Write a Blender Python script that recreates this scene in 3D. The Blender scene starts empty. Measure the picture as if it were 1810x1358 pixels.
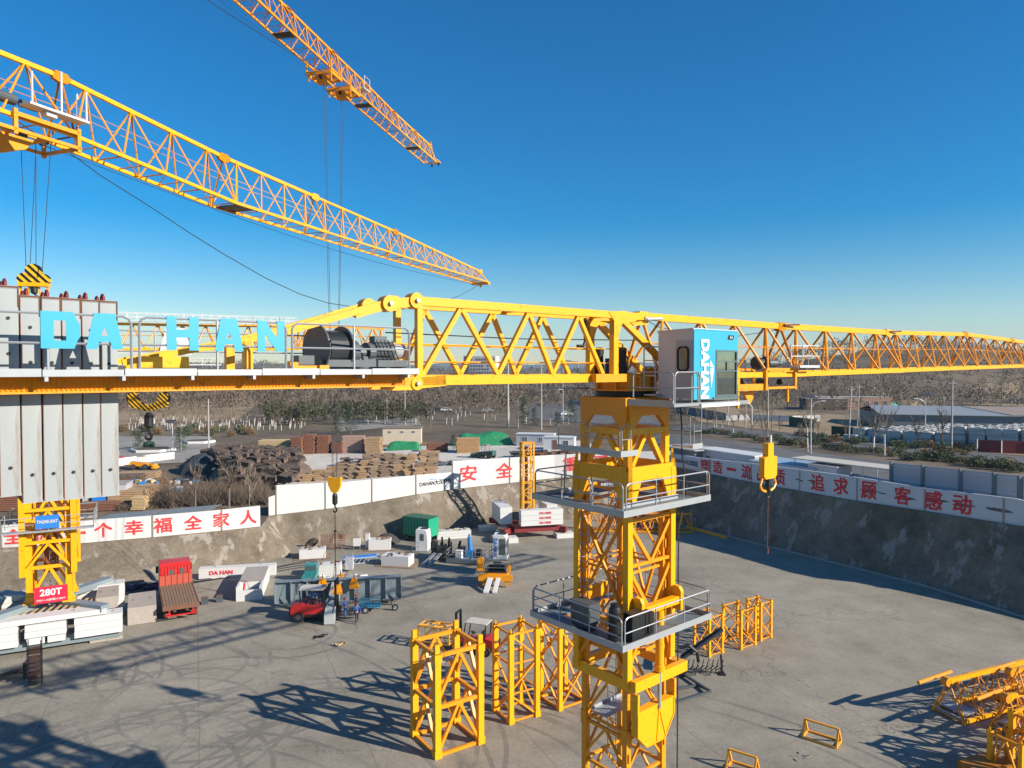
import bpy, math, random
from mathutils import Vector, Matrix, noise
RND = random.Random(7)
C = bpy.context.scene.collection
# ------------------------------------------------------------ survey helpers: where a sight line meets a height or a distance
F = 1257.0; TH = math.atan(29/F); H = 22.0
CT, ST = math.cos(TH), math.sin(TH)
def ray(px, py):
    u = (px-905)/F; v = (py-679)/F
    return (u, CT-v*ST, -ST-v*CT)
def P(px, py, Y):
    r = ray(px, py); t = Y/r[1]; return Vector((r[0]*t, Y, H+r[2]*t))
def G(px, py, z=0.0):
    r = ray(px, py); t = (z-H)/r[2]; return Vector((r[0]*t, r[1]*t, z))
def lerp(a, b, t): return a+(b-a)*t
def sstep(t):
    t = max(0.0, min(1.0, t)); return t*t*(3-2*t)
def vl(a, b, t): return Vector(a)*(1-t)+Vector(b)*t
# ------------------------------------------------------------ mesh builder
class MB:
    def __init__(s): s.v = []; s.f = []; s.mi = []; s.m = 0
    def add(s, vs, fs):
        n = len(s.v); s.v += [tuple(v) for v in vs]
        for f in fs: s.f.append(tuple(n+i for i in f)); s.mi.append(s.m)
        return s
    def box(s, x0, x1, y0, y1, z0, z1):
        return s.add([(x0,y0,z0),(x1,y0,z0),(x1,y1,z0),(x0,y1,z0),(x0,y0,z1),(x1,y0,z1),(x1,y1,z1),(x0,y1,z1)],
                     [(0,3,2,1),(4,5,6,7),(0,1,5,4),(1,2,6,5),(2,3,7,6),(3,0,4,7)])
    def obox(s, c, sx, sy, sz, rz=0.0, tilt=0.0):
        M = Matrix.Translation(c) @ Matrix.Rotation(rz, 4, 'Z') @ Matrix.Rotation(tilt, 4, 'X')
        vs = [M @ Vector((a*sx/2, b*sy/2, k*sz/2)) for k in (-1,1) for b in (-1,1) for a in (-1,1)]
        return s.add(vs, [(0,2,3,1),(4,5,7,6),(0,1,5,4),(1,3,7,5),(3,2,6,7),(2,0,4,6)])
    def frame(s, p, q, up=(0,0,1)):
        p = Vector(p); q = Vector(q); d = q-p
        if d.length < 1e-6: d = Vector((0,0,1e-3))
        d.normalize(); u = Vector(up)
        if abs(d.dot(u)) > .98: u = Vector((1,0,0)) if abs(d.x) < .9 else Vector((0,1,0))
        a = d.cross(u).normalized(); b = a.cross(d).normalized()
        return p, q, a, b
    def beam(s, p, q, w, h=None, up=(0,0,1)):
        h = w if h is None else h
        p, q, a, b = s.frame(p, q, up); a = a*w/2; b = b*h/2
        return s.add([p-a-b, p+a-b, p+a+b, p-a+b, q-a-b, q+a-b, q+a+b, q-a+b],
                     [(0,3,2,1),(4,5,6,7),(0,1,5,4),(1,2,6,5),(2,3,7,6),(3,0,4,7)])
    def tube(s, p, q, r, n=6, r2=None):
        r2 = r if r2 is None else r2
        p, q, a, b = s.frame(p, q); vs = []
        for k in range(n):
            t = 2*math.pi*k/n; vs.append(p+(a*math.cos(t)+b*math.sin(t))*r)
        for k in range(n):
            t = 2*math.pi*k/n; vs.append(q+(a*math.cos(t)+b*math.sin(t))*r2)
        fs = [(k, (k+1) % n, n+(k+1) % n, n+k) for k in range(n)]
        if n > 3: fs += [tuple(reversed(range(n))), tuple(range(n, 2*n))]
        return s.add(vs, fs)
    def pipe(s, pts, r, n=6):
        for a, b in zip(pts, pts[1:]): s.tube(a, b, r, n)
        return s
    def prism(s, pts, off):
        n = len(pts); off = Vector(off)
        vs = [Vector(p) for p in pts]+[Vector(p)+off for p in pts]
        return s.add(vs, [tuple(reversed(range(n))), tuple(range(n, 2*n))]+[(k, (k+1) % n, n+(k+1) % n, n+k) for k in range(n)])
    def disc(s, c, axis, r, w, n=16):
        c = Vector(c); ax = Vector(axis).normalized()*w/2
        return s.tube(c-ax, c+ax, r, n)
    def lathe(s, c, prof, n=12):
        c = Vector(c); vs = []; fs = []
        for r, z in prof:
            for k in range(n):
                t = 2*math.pi*k/n; vs.append((c.x+r*math.cos(t), c.y+r*math.sin(t), c.z+z))
        m = len(prof)
        for i in range(m-1):
            for k in range(n): fs.append((i*n+k, i*n+(k+1) % n, (i+1)*n+(k+1) % n, (i+1)*n+k))
        fs.append(tuple(reversed(range(n)))); fs.append(tuple((m-1)*n+k for k in range(n)))
        return s.add(vs, fs)
    def build(s, name, mats, parent=None, smooth=False, label=None):
        me = bpy.data.meshes.new(name); me.from_pydata(s.v, [], s.f)
        if not isinstance(mats, (list, tuple)): mats = [mats]
        for m in mats: me.materials.append(m)
        if len(mats) > 1: me.polygons.foreach_set('material_index', s.mi)
        if smooth: me.polygons.foreach_set('use_smooth', [True]*len(s.f))
        me.update()
        o = bpy.data.objects.new(name, me); C.objects.link(o)
        if parent is not None: o.parent = parent
        if label: o['label'] = label
        return o
def tag(o, label=None, cat=None, group=None, kind=None):
    if label: o['label'] = label
    if cat: o['category'] = cat
    if group: o['group'] = group
    if kind: o['kind'] = kind
    return o
def thing(name, label, cat, loc=(0,0,0), rz=0.0, group=None):
    o = bpy.data.objects.new(name, None); C.objects.link(o)
    o.location = loc; o.rotation_euler = (0, 0, rz); o.empty_display_size = .3
    return tag(o, label, cat, group)
def dup(o, loc=None, rz=None, label=None, group=None, scale=None, parent=None):
    c = o.copy(); C.objects.link(c)
    if parent is not None: c.parent = parent
    if loc is not None: c.location = loc
    if rz is not None: c.rotation_euler = (0, 0, rz)
    if scale is not None: c.scale = (scale,)*3
    if label: c['label'] = label
    if group: c['group'] = group
    for ch in list(o.children): dup(ch, parent=c)
    return c
# ------------------------------------------------------------ materials
MATS = {}
def nodes(name):
    m = bpy.data.materials.new(name); m.use_nodes = True; nt = m.node_tree
    return m, nt, nt.nodes['Principled BSDF']
def N(nt, t, **kw):
    n = nt.nodes.new(t)
    for k, v in kw.items():
        if k in ('operation','blend_type','noise_dimensions','feature','data_type','wave_type','bands_direction','distance','use_clamp','normalize'): setattr(n, k, v)
        else: n.inputs[k].default_value = v
    return n
def mat(name, col, rough=.5, metal=0.0, var=.15, scale=1.5, dirt=None, dirtc=(.12,.07,.04), dscale=3.0, bump=0.0, bscale=20.0, spec=None, streak=False):
    if name in MATS: return MATS[name]
    m, nt, b = nodes(name); L = nt.links.new
    tc = nt.nodes.new('ShaderNodeTexCoord')
    co = tc.outputs['Object']
    if streak:
        mp = N(nt, 'ShaderNodeMapping'); mp.inputs['Scale'].default_value = (1, 1, .12); L(co, mp.inputs['Vector']); co = mp.outputs['Vector']
    nz = N(nt, 'ShaderNodeTexNoise', Scale=scale, Detail=5.0, Roughness=.6); L(co, nz.inputs['Vector'])
    mix = N(nt, 'ShaderNodeMix', data_type='RGBA')
    mix.inputs[6].default_value = (*[c*(1-var) for c in col], 1); mix.inputs[7].default_value = (*[min(1, c*(1+var)) for c in col], 1)
    L(nz.outputs['Fac'], mix.inputs[0]); out = mix.outputs[2]
    if dirt:
        n2 = N(nt, 'ShaderNodeTexNoise', Scale=dscale, Detail=8.0, Roughness=.7); L(co, n2.inputs['Vector'])
        rp = N(nt, 'ShaderNodeMapRange'); rp.inputs[1].default_value = 1-dirt; rp.inputs[2].default_value = 1-dirt+.12; L(n2.outputs['Fac'], rp.inputs[0])
        m2 = N(nt, 'ShaderNodeMix', data_type='RGBA'); m2.inputs[7].default_value = (*dirtc, 1)
        L(rp.outputs[0], m2.inputs[0]); L(out, m2.inputs[6]); out = m2.outputs[2]
    L(out, b.inputs['Base Color'])
    b.inputs['Roughness'].default_value = rough; b.inputs['Metallic'].default_value = metal
    if spec is not None: b.inputs['Specular IOR Level'].default_value = spec
    if bump:
        n3 = N(nt, 'ShaderNodeTexNoise', Scale=bscale, Detail=6.0); L(tc.outputs['Object'], n3.inputs['Vector'])
        bp = N(nt, 'ShaderNodeBump', Strength=bump, Distance=.05); L(n3.outputs['Fac'], bp.inputs['Height']); L(bp.outputs[0], b.inputs['Normal'])
    MATS[name] = m; return m
YEL = mat('crane_yellow', (.86,.395,.003), .38, var=.08, scale=.8, dirt=.43, dirtc=(.42,.17,.02), dscale=6)
YEL2 = mat('crane_yellow_orange', (.76,.29,.004), .45, var=.12, scale=.8, dirt=.42, dirtc=(.34,.13,.02), dscale=4)
YEL3 = mat('crane_yellow_far', (.84,.37,.02), .45, var=.08, dirt=.38, dirtc=(.5,.22,.08), dscale=1.5)
GALV = mat('galvanised_steel', (.38,.41,.43), .45, .35, var=.15, scale=3, dirt=.35, dirtc=(.25,.26,.26))
GRAIL = mat('rail_grey', (.33,.35,.37), .4, .4, var=.1)
DECK = mat('deck_grey', (.16,.19,.21), .6, .2, var=.25, scale=4, dirt=.42, dirtc=(.28,.27,.24))
SLAB = mat('slab_paint', (.31,.34,.345), .6, var=.26, scale=1.6, dirt=.43, dirtc=(.22,.17,.13), dscale=2.2, streak=True)
RUST = mat('rust', (.16,.06,.03), .9, var=.4, scale=6)
BLACK = mat('black_steel', (.015,.016,.018), .5, .2, var=.4, scale=4)
DGREY = mat('winch_grey', (.022,.026,.030), .4, .2, var=.3, scale=3, dirt=.35, dirtc=(.12,.11,.1))
MGREY = mat('machine_grey', (.085,.10,.11), .45, .2, var=.2, scale=3, dirt=.35, dirtc=(.10,.10,.1))
STEELG = mat('beam_grey_blue', (.20,.25,.27), .5, .1, var=.15, scale=2, dirt=.35, dirtc=(.12,.11,.09))
BLUE = mat('sign_blue', (.03,.35,.50), .4, var=.04)
BLUE2 = mat('banner_blue', (.02,.18,.58), .5, var=.08)
BLUE3 = mat('motor_blue', (.02,.20,.50), .4, var=.2)
CABG = mat('cab_grey', (.50,.525,.545), .5, var=.05, dirt=.3, dirtc=(.2,.17,.15))
WHITE = mat('white_paint', (.62,.62,.61), .5, var=.05, dirt=.34, dirtc=(.38,.35,.31), dscale=3)
WBLOCK = mat('white_block', (.60,.60,.58), .7, var=.05, scale=1, dirt=.37, dirtc=(.34,.30,.25), dscale=2.2, bump=.15)
CONC = mat('block_concrete', (.36,.32,.28), .9, var=.2, scale=2, dirt=.4, dirtc=(.22,.18,.14), bump=.3)
REDP = mat('red_paint', (.50,.02,.02), .4, var=.15, dirt=.35, dirtc=(.25,.05,.03))
DRED = mat('dark_red', (.20,.02,.02), .6, var=.2)
REDT = mat('red_lettering', (.70,.035,.04), .7, var=.15, scale=3, dirt=.42, dirtc=(.74,.45,.42), dscale=3)
REDT2 = mat('red_lettering_deep', (.62,.02,.03), .7, var=.15, scale=3, dirt=.36, dirtc=(.40,.22,.22), dscale=2)
DTEXT = mat('dark_lettering', (.02,.03,.05), .6, var=.1)
RUBBER = mat('tyre_rubber', (.02,.02,.02), .9, var=.3)
TEAL = mat('teal_paint', (.03,.22,.22), .4, var=.15, dirt=.35, dirtc=(.05,.1,.1))
GREENP = mat('green_box', (.01,.30,.16), .45, var=.1, dirt=.36, dirtc=(.02,.12,.07))
TARP = mat('green_tarp', (.015,.20,.08), .55, var=.35, scale=1.2, dirt=.4, dirtc=(.06,.40,.20), dscale=1.5)
WOOD = mat('timber', (.38,.25,.14), .85, var=.3, scale=1.2, dirt=.42, dirtc=(.18,.10,.06), bump=.3)
WOODR = mat('timber_red', (.20,.085,.05), .9, var=.35, scale=2, dirt=.42, dirtc=(.08,.04,.03))
WOODY = mat('timber_pale', (.52,.38,.20), .85, var=.2, scale=2, dirt=.38, dirtc=(.25,.15,.08))
WOODD = mat('timber_dark', (.125,.09,.068), .95, var=.55, scale=1.5, dirt=.42, dirtc=(.27,.20,.16), dscale=1.2)
PLANKD = mat('flatbed_board', (.24,.15,.09), .85, var=.25, scale=1.5, dirt=.42, dirtc=(.13,.07,.05))
BEIGE = mat('beige_render', (.55,.47,.36), .9, var=.08, dirt=.33, dirtc=(.35,.28,.2), streak=True)
ROOFG = mat('roof_grey', (.32,.31,.29), .8, var=.15)
ROOFB = mat('roof_blue', (.28,.38,.48), .5, var=.1)
ROOFC = mat('roof_cream', (.55,.50,.42), .6, var=.1)
PANELB = mat('panel_blue', (.03,.09,.22), .6, var=.2)
BRICK = mat('brick_red', (.36,.20,.14), .9, var=.2, scale=3)
WALLW = mat('whitewashed_wall', (.60,.60,.585), .85, var=.04, scale=.6, dirt=.33, dirtc=(.45,.43,.40), dscale=1.0, bump=.2)
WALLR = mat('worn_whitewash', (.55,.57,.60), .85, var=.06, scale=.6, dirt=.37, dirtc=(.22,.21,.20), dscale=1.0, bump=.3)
PLASG = mat('palegrey_panel', (.42,.42,.46), .6, var=.05, dirt=.33, dirtc=(.3,.3,.32), dscale=.8)
BARK = mat('bark', (.17,.13,.10), .95, var=.3, scale=5)
BARKW = mat('limewashed_bark', (.62,.58,.52), .9, var=.15)
TWIG = mat('twigs', (.145,.11,.08), .95, var=.35, scale=.5)
TWIG2 = mat('twigs_pale', (.20,.165,.12), .95, var=.3, scale=.5)
LEAFD = mat('conifer_leaf', (.035,.065,.035), .8, var=.5, scale=2)
LEAFG = mat('shrub_leaf', (.07,.09,.035), .8, var=.5, scale=2)
LEAFB = mat('dry_leaf', (.20,.13,.06), .9, var=.4, scale=2)
STONE = mat('block_stone', (.46,.48,.46), .9, var=.15, scale=1, dirt=.4, dirtc=(.30,.31,.30), bump=.3)
POLE = mat('concrete_pole', (.40,.38,.36), .8, var=.1)
LAMPM = mat('lamp_post', (.60,.60,.60), .4, .2, var=.05)
SOLAR = mat('solar_panel', (.06,.06,.07), .2, var=.1)
CABLE = mat('cable', (.03,.03,.035), .7, var=.1)
SKIN = mat('skin', (.45,.27,.19), .6, var=.05)
CLBLUE = mat('work_blue', (.03,.09,.32), .8, var=.15)
CLDARK = mat('work_dark', (.025,.03,.045), .8, var=.15)
HELM = mat('helmet_red', (.62,.03,.03), .35, var=.05)
GREENF = mat('green_fence', (.012,.05,.028), .8, var=.3)
REDGATE = mat('maroon_gate', (.16,.015,.02), .7, var=.2)
HAZARD = None
def glassmat(name, col=(.08,.11,.11), rough=.08):
    m, nt, b = nodes(name)
    b.inputs['Base Color'].default_value = (*col, 1); b.inputs['Roughness'].default_value = rough
    b.inputs['Metallic'].default_value = .0; b.inputs['Specular IOR Level'].default_value = .8
    MATS[name] = m; return m
GLASSD = glassmat('dark_window')
def clear_glass():
    m, nt, b = nodes('cab_glass'); L = nt.links.new
    tr = nt.nodes.new('ShaderNodeBsdfTransparent'); tr.inputs[0].default_value = (.72,.82,.80,1)
    gl = nt.nodes.new('ShaderNodeBsdfGlossy'); gl.inputs['Roughness'].default_value = .03; gl.inputs[0].default_value = (.8,.9,.9,1)
    ms = nt.nodes.new('ShaderNodeMixShader'); ms.inputs[0].default_value = .38
    L(tr.outputs[0], ms.inputs[1]); L(gl.outputs[0], ms.inputs[2]); L(ms.outputs[0], nt.nodes['Material Output'].inputs[0])
    return m
GLASS = clear_glass()
def hazard():
    m, nt, b = nodes('hazard_stripes'); L = nt.links.new
    tc = nt.nodes.new('ShaderNodeTexCoord'); sp = nt.nodes.new('ShaderNodeSeparateXYZ'); L(tc.outputs['Object'], sp.inputs[0])
    ad = N(nt, 'ShaderNodeMath', operation='ADD'); L(sp.outputs[0], ad.inputs[0]); L(sp.outputs[2], ad.inputs[1])
    mu = N(nt, 'ShaderNodeMath', operation='MULTIPLY'); mu.inputs[1].default_value = 3.6; L(ad.outputs[0], mu.inputs[0])
    fr = N(nt, 'ShaderNodeMath', operation='FRACT'); L(mu.outputs[0], fr.inputs[0])
    gt = N(nt, 'ShaderNodeMath', operation='GREATER_THAN'); gt.inputs[1].default_value = .5; L(fr.outputs[0], gt.inputs[0])
    mx = N(nt, 'ShaderNodeMix', data_type='RGBA'); mx.inputs[6].default_value = (.80,.46,.01,1); mx.inputs[7].default_value = (.012,.012,.012,1)
    L(gt.outputs[0], mx.inputs[0]); L(mx.outputs[2], b.inputs['Base Color']); b.inputs['Roughness'].default_value = .45
    return m
HAZARD = hazard()
# --- large ground materials
def ground_mat(name, cols, sc=(.03,.25,2.5), rough=.92, extra=None, bump=.25):
    m, nt, b = nodes(name); L = nt.links.new
    tc = nt.nodes.new('ShaderNodeTexCoord'); co = tc.outputs['Object']
    n1 = N(nt, 'ShaderNodeTexNoise', Scale=sc[0], Detail=6.0, Roughness=.6); L(co, n1.inputs['Vector'])
    n2 = N(nt, 'ShaderNodeTexNoise', Scale=sc[1], Detail=8.0, Roughness=.65); L(co, n2.inputs['Vector'])
    n3 = N(nt, 'ShaderNodeTexNoise', Scale=sc[2], Detail=6.0, Roughness=.7); L(co, n3.inputs['Vector'])
    rp = nt.nodes.new('ShaderNodeValToRGB'); e = rp.color_ramp.elements
    e[0].position = .36; e[0].color = (*cols[0], 1); e[1].position = .64; e[1].color = (*cols[-1], 1)
    for i, c_ in enumerate(cols[1:-1]):
        q = e.new(.36+.28*(i+1)/(len(cols)-1)); q.color = (*c_, 1)
    a = N(nt, 'ShaderNodeMath', operation='MULTIPLY_ADD'); a.inputs[1].default_value = .5; L(n1.outputs['Fac'], a.inputs[0])
    k = N(nt, 'ShaderNodeMath', operation='MULTIPLY'); k.inputs[1].default_value = .5; L(n2.outputs['Fac'], k.inputs[0]); L(k.outputs[0], a.inputs[2])
    L(a.outputs[0], rp.inputs[0]); out = rp.outputs[0]
    mr = N(nt, 'ShaderNodeMapRange'); mr.inputs[1].default_value = .3; mr.inputs[2].default_value = .7; mr.inputs[3].default_value = .82; mr.inputs[4].default_value = 1.16
    L(n3.outputs['Fac'], mr.inputs[0])
    vm = N(nt, 'ShaderNodeVectorMath', operation='SCALE'); L(out, vm.inputs[0]); L(mr.outputs[0], vm.inputs['Scale']); out = vm.outputs[0]
    if extra: out = extra(nt, co, out)
    L(out, b.inputs['Base Color']); b.inputs['Roughness'].default_value = rough; b.inputs['Specular IOR Level'].default_value = .25
    if bump:
        bp = N(nt, 'ShaderNodeBump', Strength=bump, Distance=.1); L(n3.outputs['Fac'], bp.inputs['Height']); L(bp.outputs[0], b.inputs['Normal'])
    return m
def mixc(nt, fac, a, col):
    m2 = N(nt, 'ShaderNodeMix', data_type='RGBA'); m2.inputs[7].default_value = (*col, 1)
    nt.links.new(fac, m2.inputs[0]); nt.links.new(a, m2.inputs[6]); return m2.outputs[2]
def mth(nt, op, a, b=None, c=None):
    n = nt.nodes.new('ShaderNodeMath'); n.operation = op
    for i, q in enumerate((a, b, c)):
        if q is None: continue
        if isinstance(q, (int, float)): n.inputs[i].default_value = q
        else: nt.links.new(q, n.inputs[i])
    return n.outputs[0]
def floor_extra(nt, co, out):
    L = nt.links.new
    # big paler and darker pours, joints, cracks and tyre marks
    sp = nt.nodes.new('ShaderNodeSeparateXYZ')
    mp = nt.nodes.new('ShaderNodeMapping'); mp.inputs['Rotation'].default_value = (0, 0, math.radians(-24)); L(co, mp.inputs['Vector']); L(mp.outputs[0], sp.inputs[0])
    nz = N(nt, 'ShaderNodeTexNoise', Scale=.5, Detail=4.0); L(co, nz.inputs['Vector'])
    wob = mth(nt, 'MULTIPLY', mth(nt, 'SUBTRACT', nz.outputs['Fac'], .5), .25)
    def joint(s, gap, w):
        f = mth(nt, 'PINGPONG', mth(nt, 'ADD', s, wob), gap/2)
        return mth(nt, 'LESS_THAN', f, w)
    j = mth(nt, 'MAXIMUM', joint(sp.outputs[0], 9.0, .03), joint(sp.outputs[1], 31.0, .018))
    out = mixc(nt, mth(nt, 'MULTIPLY', j, .5), out, (.12,.105,.09))
    vn = N(nt, 'ShaderNodeTexVoronoi', feature='DISTANCE_TO_EDGE', Scale=.085)
    nv = N(nt, 'ShaderNodeTexNoise', Scale=.35, Detail=8.0, Roughness=.7); L(co, nv.inputs['Vector'])
    va = nt.nodes.new('ShaderNodeVectorMath'); va.operation = 'SCALE'; va.inputs['Scale'].default_value = 5.0; L(nv.outputs['Color'], va.inputs[0])
    vb = nt.nodes.new('ShaderNodeVectorMath'); L(co, vb.inputs[0]); L(va.outputs[0], vb.inputs[1]); L(vb.outputs[0], vn.inputs['Vector'])
    cr = mth(nt, 'LESS_THAN', vn.outputs['Distance'], .0032)
    n5 = N(nt, 'ShaderNodeTexNoise', Scale=.06, Detail=2.0); L(co, n5.inputs['Vector'])
    cr = mth(nt, 'MULTIPLY', cr, mth(nt, 'GREATER_THAN', n5.outputs['Fac'], .47))
    out = mixc(nt, mth(nt, 'MULTIPLY', cr, .7), out, (.09,.08,.07))
    s2 = nt.nodes.new('ShaderNodeSeparateXYZ'); L(co, s2.inputs[0])
    tot = None
    for (cx, cy, r, w) in TYRES:
        dx = mth(nt, 'SUBTRACT', s2.outputs[0], cx); dy = mth(nt, 'SUBTRACT', s2.outputs[1], cy)
        d = mth(nt, 'SQRT', mth(nt, 'ADD', mth(nt, 'MULTIPLY', dx, dx), mth(nt, 'MULTIPLY', dy, dy)))
        t = mth(nt, 'ABSOLUTE', mth(nt, 'SUBTRACT', mth(nt, 'ABSOLUTE', mth(nt, 'SUBTRACT', d, r)), .85))
        q = mth(nt, 'LESS_THAN', t, w)
        tot = q if tot is None else mth(nt, 'MAXIMUM', tot, q)
    n6 = N(nt, 'ShaderNodeTexNoise', Scale=.16, Detail=5.0, Roughness=.65); L(co, n6.inputs['Vector'])
    mk = N(nt, 'ShaderNodeMapRange'); mk.inputs[1].default_value = .40; mk.inputs[2].default_value = .56; mk.inputs[4].default_value = .5; L(n6.outputs['Fac'], mk.inputs[0])
    out = mixc(nt, mth(nt, 'MULTIPLY', tot, mk.outputs[0]), out, (.11,.11,.105))
    # oil and damp stains
    n7 = N(nt, 'ShaderNodeTexNoise', Scale=.45, Detail=7.0, Roughness=.7); L(co, n7.inputs['Vector'])
    st = N(nt, 'ShaderNodeMapRange'); st.inputs[1].default_value = .62; st.inputs[2].default_value = .72; st.inputs[4].default_value = .45; L(n7.outputs['Fac'], st.inputs[0])
    out = mixc(nt, st.outputs[0], out, (.15,.135,.115))
    return out
TYRES = []
for (px, py, r) in [(380,1240,6.5),(250,1290,8),(560,1330,10),(150,1230,5),(60,1330,7),(700,1450,12),(300,1500,14),(120,1420,9),(420,1650,22),(-60,1230,11),(640,1600,19),(330,1180,5),(520,1120,4.2),(160,1600,13),(-300,1500,30),(900,1700,24),]:
    g = G(px, py); TYRES.append((g.x, g.y, r, .15))
FLOORM = ground_mat('pit_concrete', [(.19,.172,.134),(.272,.248,.197),(.338,.31,.248)], sc=(.05,.3,4.0), extra=floor_extra, bump=.12)
def slope_extra(nt, co, out):
    L = nt.links.new
    mp = nt.nodes.new('ShaderNodeMapping'); mp.inputs['Scale'].default_value = (1, 1, .35); L(co, mp.inputs['Vector'])
    n = N(nt, 'ShaderNodeTexNoise', Scale=.55, Detail=9.0, Roughness=.68); L(mp.outputs[0], n.inputs['Vector'])
    r = N(nt, 'ShaderNodeMapRange'); r.inputs[1].default_value = .55; r.inputs[2].default_value = .60; r.inputs[4].default_value = .85; L(n.outputs['Fac'], r.inputs[0])
    out = mixc(nt, r.outputs[0], out, (.31,.28,.24))
    n2 = N(nt, 'ShaderNodeTexNoise', Scale=.23, Detail=9.0, Roughness=.7); L(mp.outputs[0], n2.inputs['Vector'])
    r2 = N(nt, 'ShaderNodeMapRange'); r2.inputs[1].default_value = .54; r2.inputs[2].default_value = .66; r2.inputs[4].default_value = .6; L(n2.outputs['Fac'], r2.inputs[0])
    return mixc(nt, r2.outputs[0], out, (.10,.085,.065))
SLOPEM = ground_mat('slope_shotcrete', [(.105,.087,.062),(.18,.15,.11),(.235,.20,.155)], sc=(.12,.6,3.0), extra=slope_extra, bump=.9)
EARTHM = ground_mat('dry_grassland', [(.075,.058,.040),(.12,.092,.062),(.19,.145,.095),(.11,.09,.06)], sc=(.012,.09,1.2), bump=.5)
GRASSM = ground_mat('straw_grass', [(.20,.145,.085),(.30,.22,.13),(.35,.27,.17)], sc=(.06,.4,3), bump=.3)
YARDM = ground_mat('upper_yard_concrete', [(.44,.41,.36),(.56,.52,.46),(.64,.60,.53)], sc=(.05,.3,2), bump=.1)
ROADM = ground_mat('asphalt', [(.10,.10,.10),(.13,.13,.13),(.16,.155,.15)], sc=(.05,.4,5), bump=.1)
PATHM = ground_mat('path_paving', [(.22,.205,.18),(.28,.26,.23),(.33,.31,.27)], sc=(.08,.4,3), bump=.1)
# ------------------------------------------------------------ the pit and the land round it
PAIRS = [((-75,-60,0),(-79,-62,3.5)), ((-75,40,0),(-79,42,3.5))]
for e, r in [((-150,1090),(-150,985,3.5)),((0,1068),(0,970,3.5)),((140,1047),(152,961,3.5)),((250,1030),(270,951,3.5)),((400,1003),(385,940,3.5)),
             ((515,983),(460,932,3.5)),((514,964),(475,913,3.6)),((610,960),(609,897,4.0)),((720,951),(736,875,4.9)),((800,940),(798,866,5.0)),
             ((870,930),(870,858,5.1)),((982,920),(980,846,5.5)),((1100,915),(1100,835,6.2)),((1190,922),(1192,826,7.0)),((1225,932),(1236,835,6.9)),
             ((1354,964),(1354,858,6.8)),((1493,998),(1493,883,6.7)),((1632,1033),(1633,904,6.8)),((1810,1089),(1810,932,6.9)),((2100,1190),(2100,1030,4.2))]:
    PAIRS.append((tuple(G(*e)), tuple(G(r[0], r[1], r[2]))))
PAIRS.append(((70,-60,0),(72,-62,2.0)))
def subdiv(pairs, step=2.2):
    out = []
    for (e0, r0), (e1, r1) in zip(pairs, pairs[1:]+pairs[:1]):
        n = max(1, int((Vector(r1)-Vector(r0)).length/step)) if abs(r0[1]+62) > 1 or abs(r1[1]+62) > 1 else 12
        for k in range(n): out.append((vl(e0, e1, k/n), vl(r0, r1, k/n)))
    return out
RIMP = subdiv(PAIRS)
RTAB = sorted((math.atan2(r.x, r.y), math.hypot(r.x, r.y), r.z) for e, r in RIMP)
def rimat(az):
    if az <= RTAB[0][0] or az >= RTAB[-1][0]: return RTAB[0][1], RTAB[0][2]
    lo, hi = 0, len(RTAB)-1
    while hi-lo > 1:
        m = (lo+hi)//2
        if RTAB[m][0] <= az: lo = m
        else: hi = m
    t = (az-RTAB[lo][0])/max(1e-9, RTAB[hi][0]-RTAB[lo][0])
    return lerp(RTAB[lo][1], RTAB[hi][1], t), lerp(RTAB[lo][2], RTAB[hi][2], t)
HILLS = [(235,480,95,100,25),(350,520,110,100,15),(460,640,170,160,14),(-330,760,260,200,12),(60,900,420,150,9),(640,700,200,300,10),(-800,1200,500,300,20)]
def Zt(x, y):
    az = math.atan2(x, y); r = math.hypot(x, y); rr, rz = rimat(az)
    z = lerp(rz, 5.2, sstep((r-rr)/110))
    for hx, hy, sx, sy, hh in HILLS:
        q = ((x-hx)/sx)**2+((y-hy)/sy)**2
        if q < 6: z += hh*math.exp(-q)*sstep((r-260)/120)
    if r > 300: z += (noise.noise((x/90, y/90, 0))*2.2)*sstep((r-300)/300)
    return z
def T(px, py):
    z = 5.0
    for _ in range(14):
        g = G(px, py, z)
        if g.y > 3000 or g.y < 0: break
        z = Zt(g.x, g.y)
    g = G(px, py, z); return g
mb = MB()
dist = [0, 1, 3, 6, 10, 15, 22, 30, 40, 52, 66, 82, 100, 125, 155, 190, 230, 280, 340, 410, 500, 620, 780, 1000, 1400, 2200, 3800, 6800]
n = len(RIMP)
for (e, r) in RIMP:
    rr = math.hypot(r.x, r.y)
    for i, d in enumerate(dist):
        s = (rr+d)/rr; x, y = r.x*s, r.y*s
        mb.v.append((x, y, r.z if i == 0 else Zt(x, y)))
m_ = len(dist)
for i in range(n):
    j = (i+1) % n
    for k in range(m_-1):
        mb.f.append((i*m_+k, j*m_+k, j*m_+k+1, i*m_+k+1)); mb.mi.append(0)
tag(mb.build('ground', EARTHM, smooth=True), 'brown dry grassland round the works yard reaching the horizon', 'ground', kind='structure')
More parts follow.
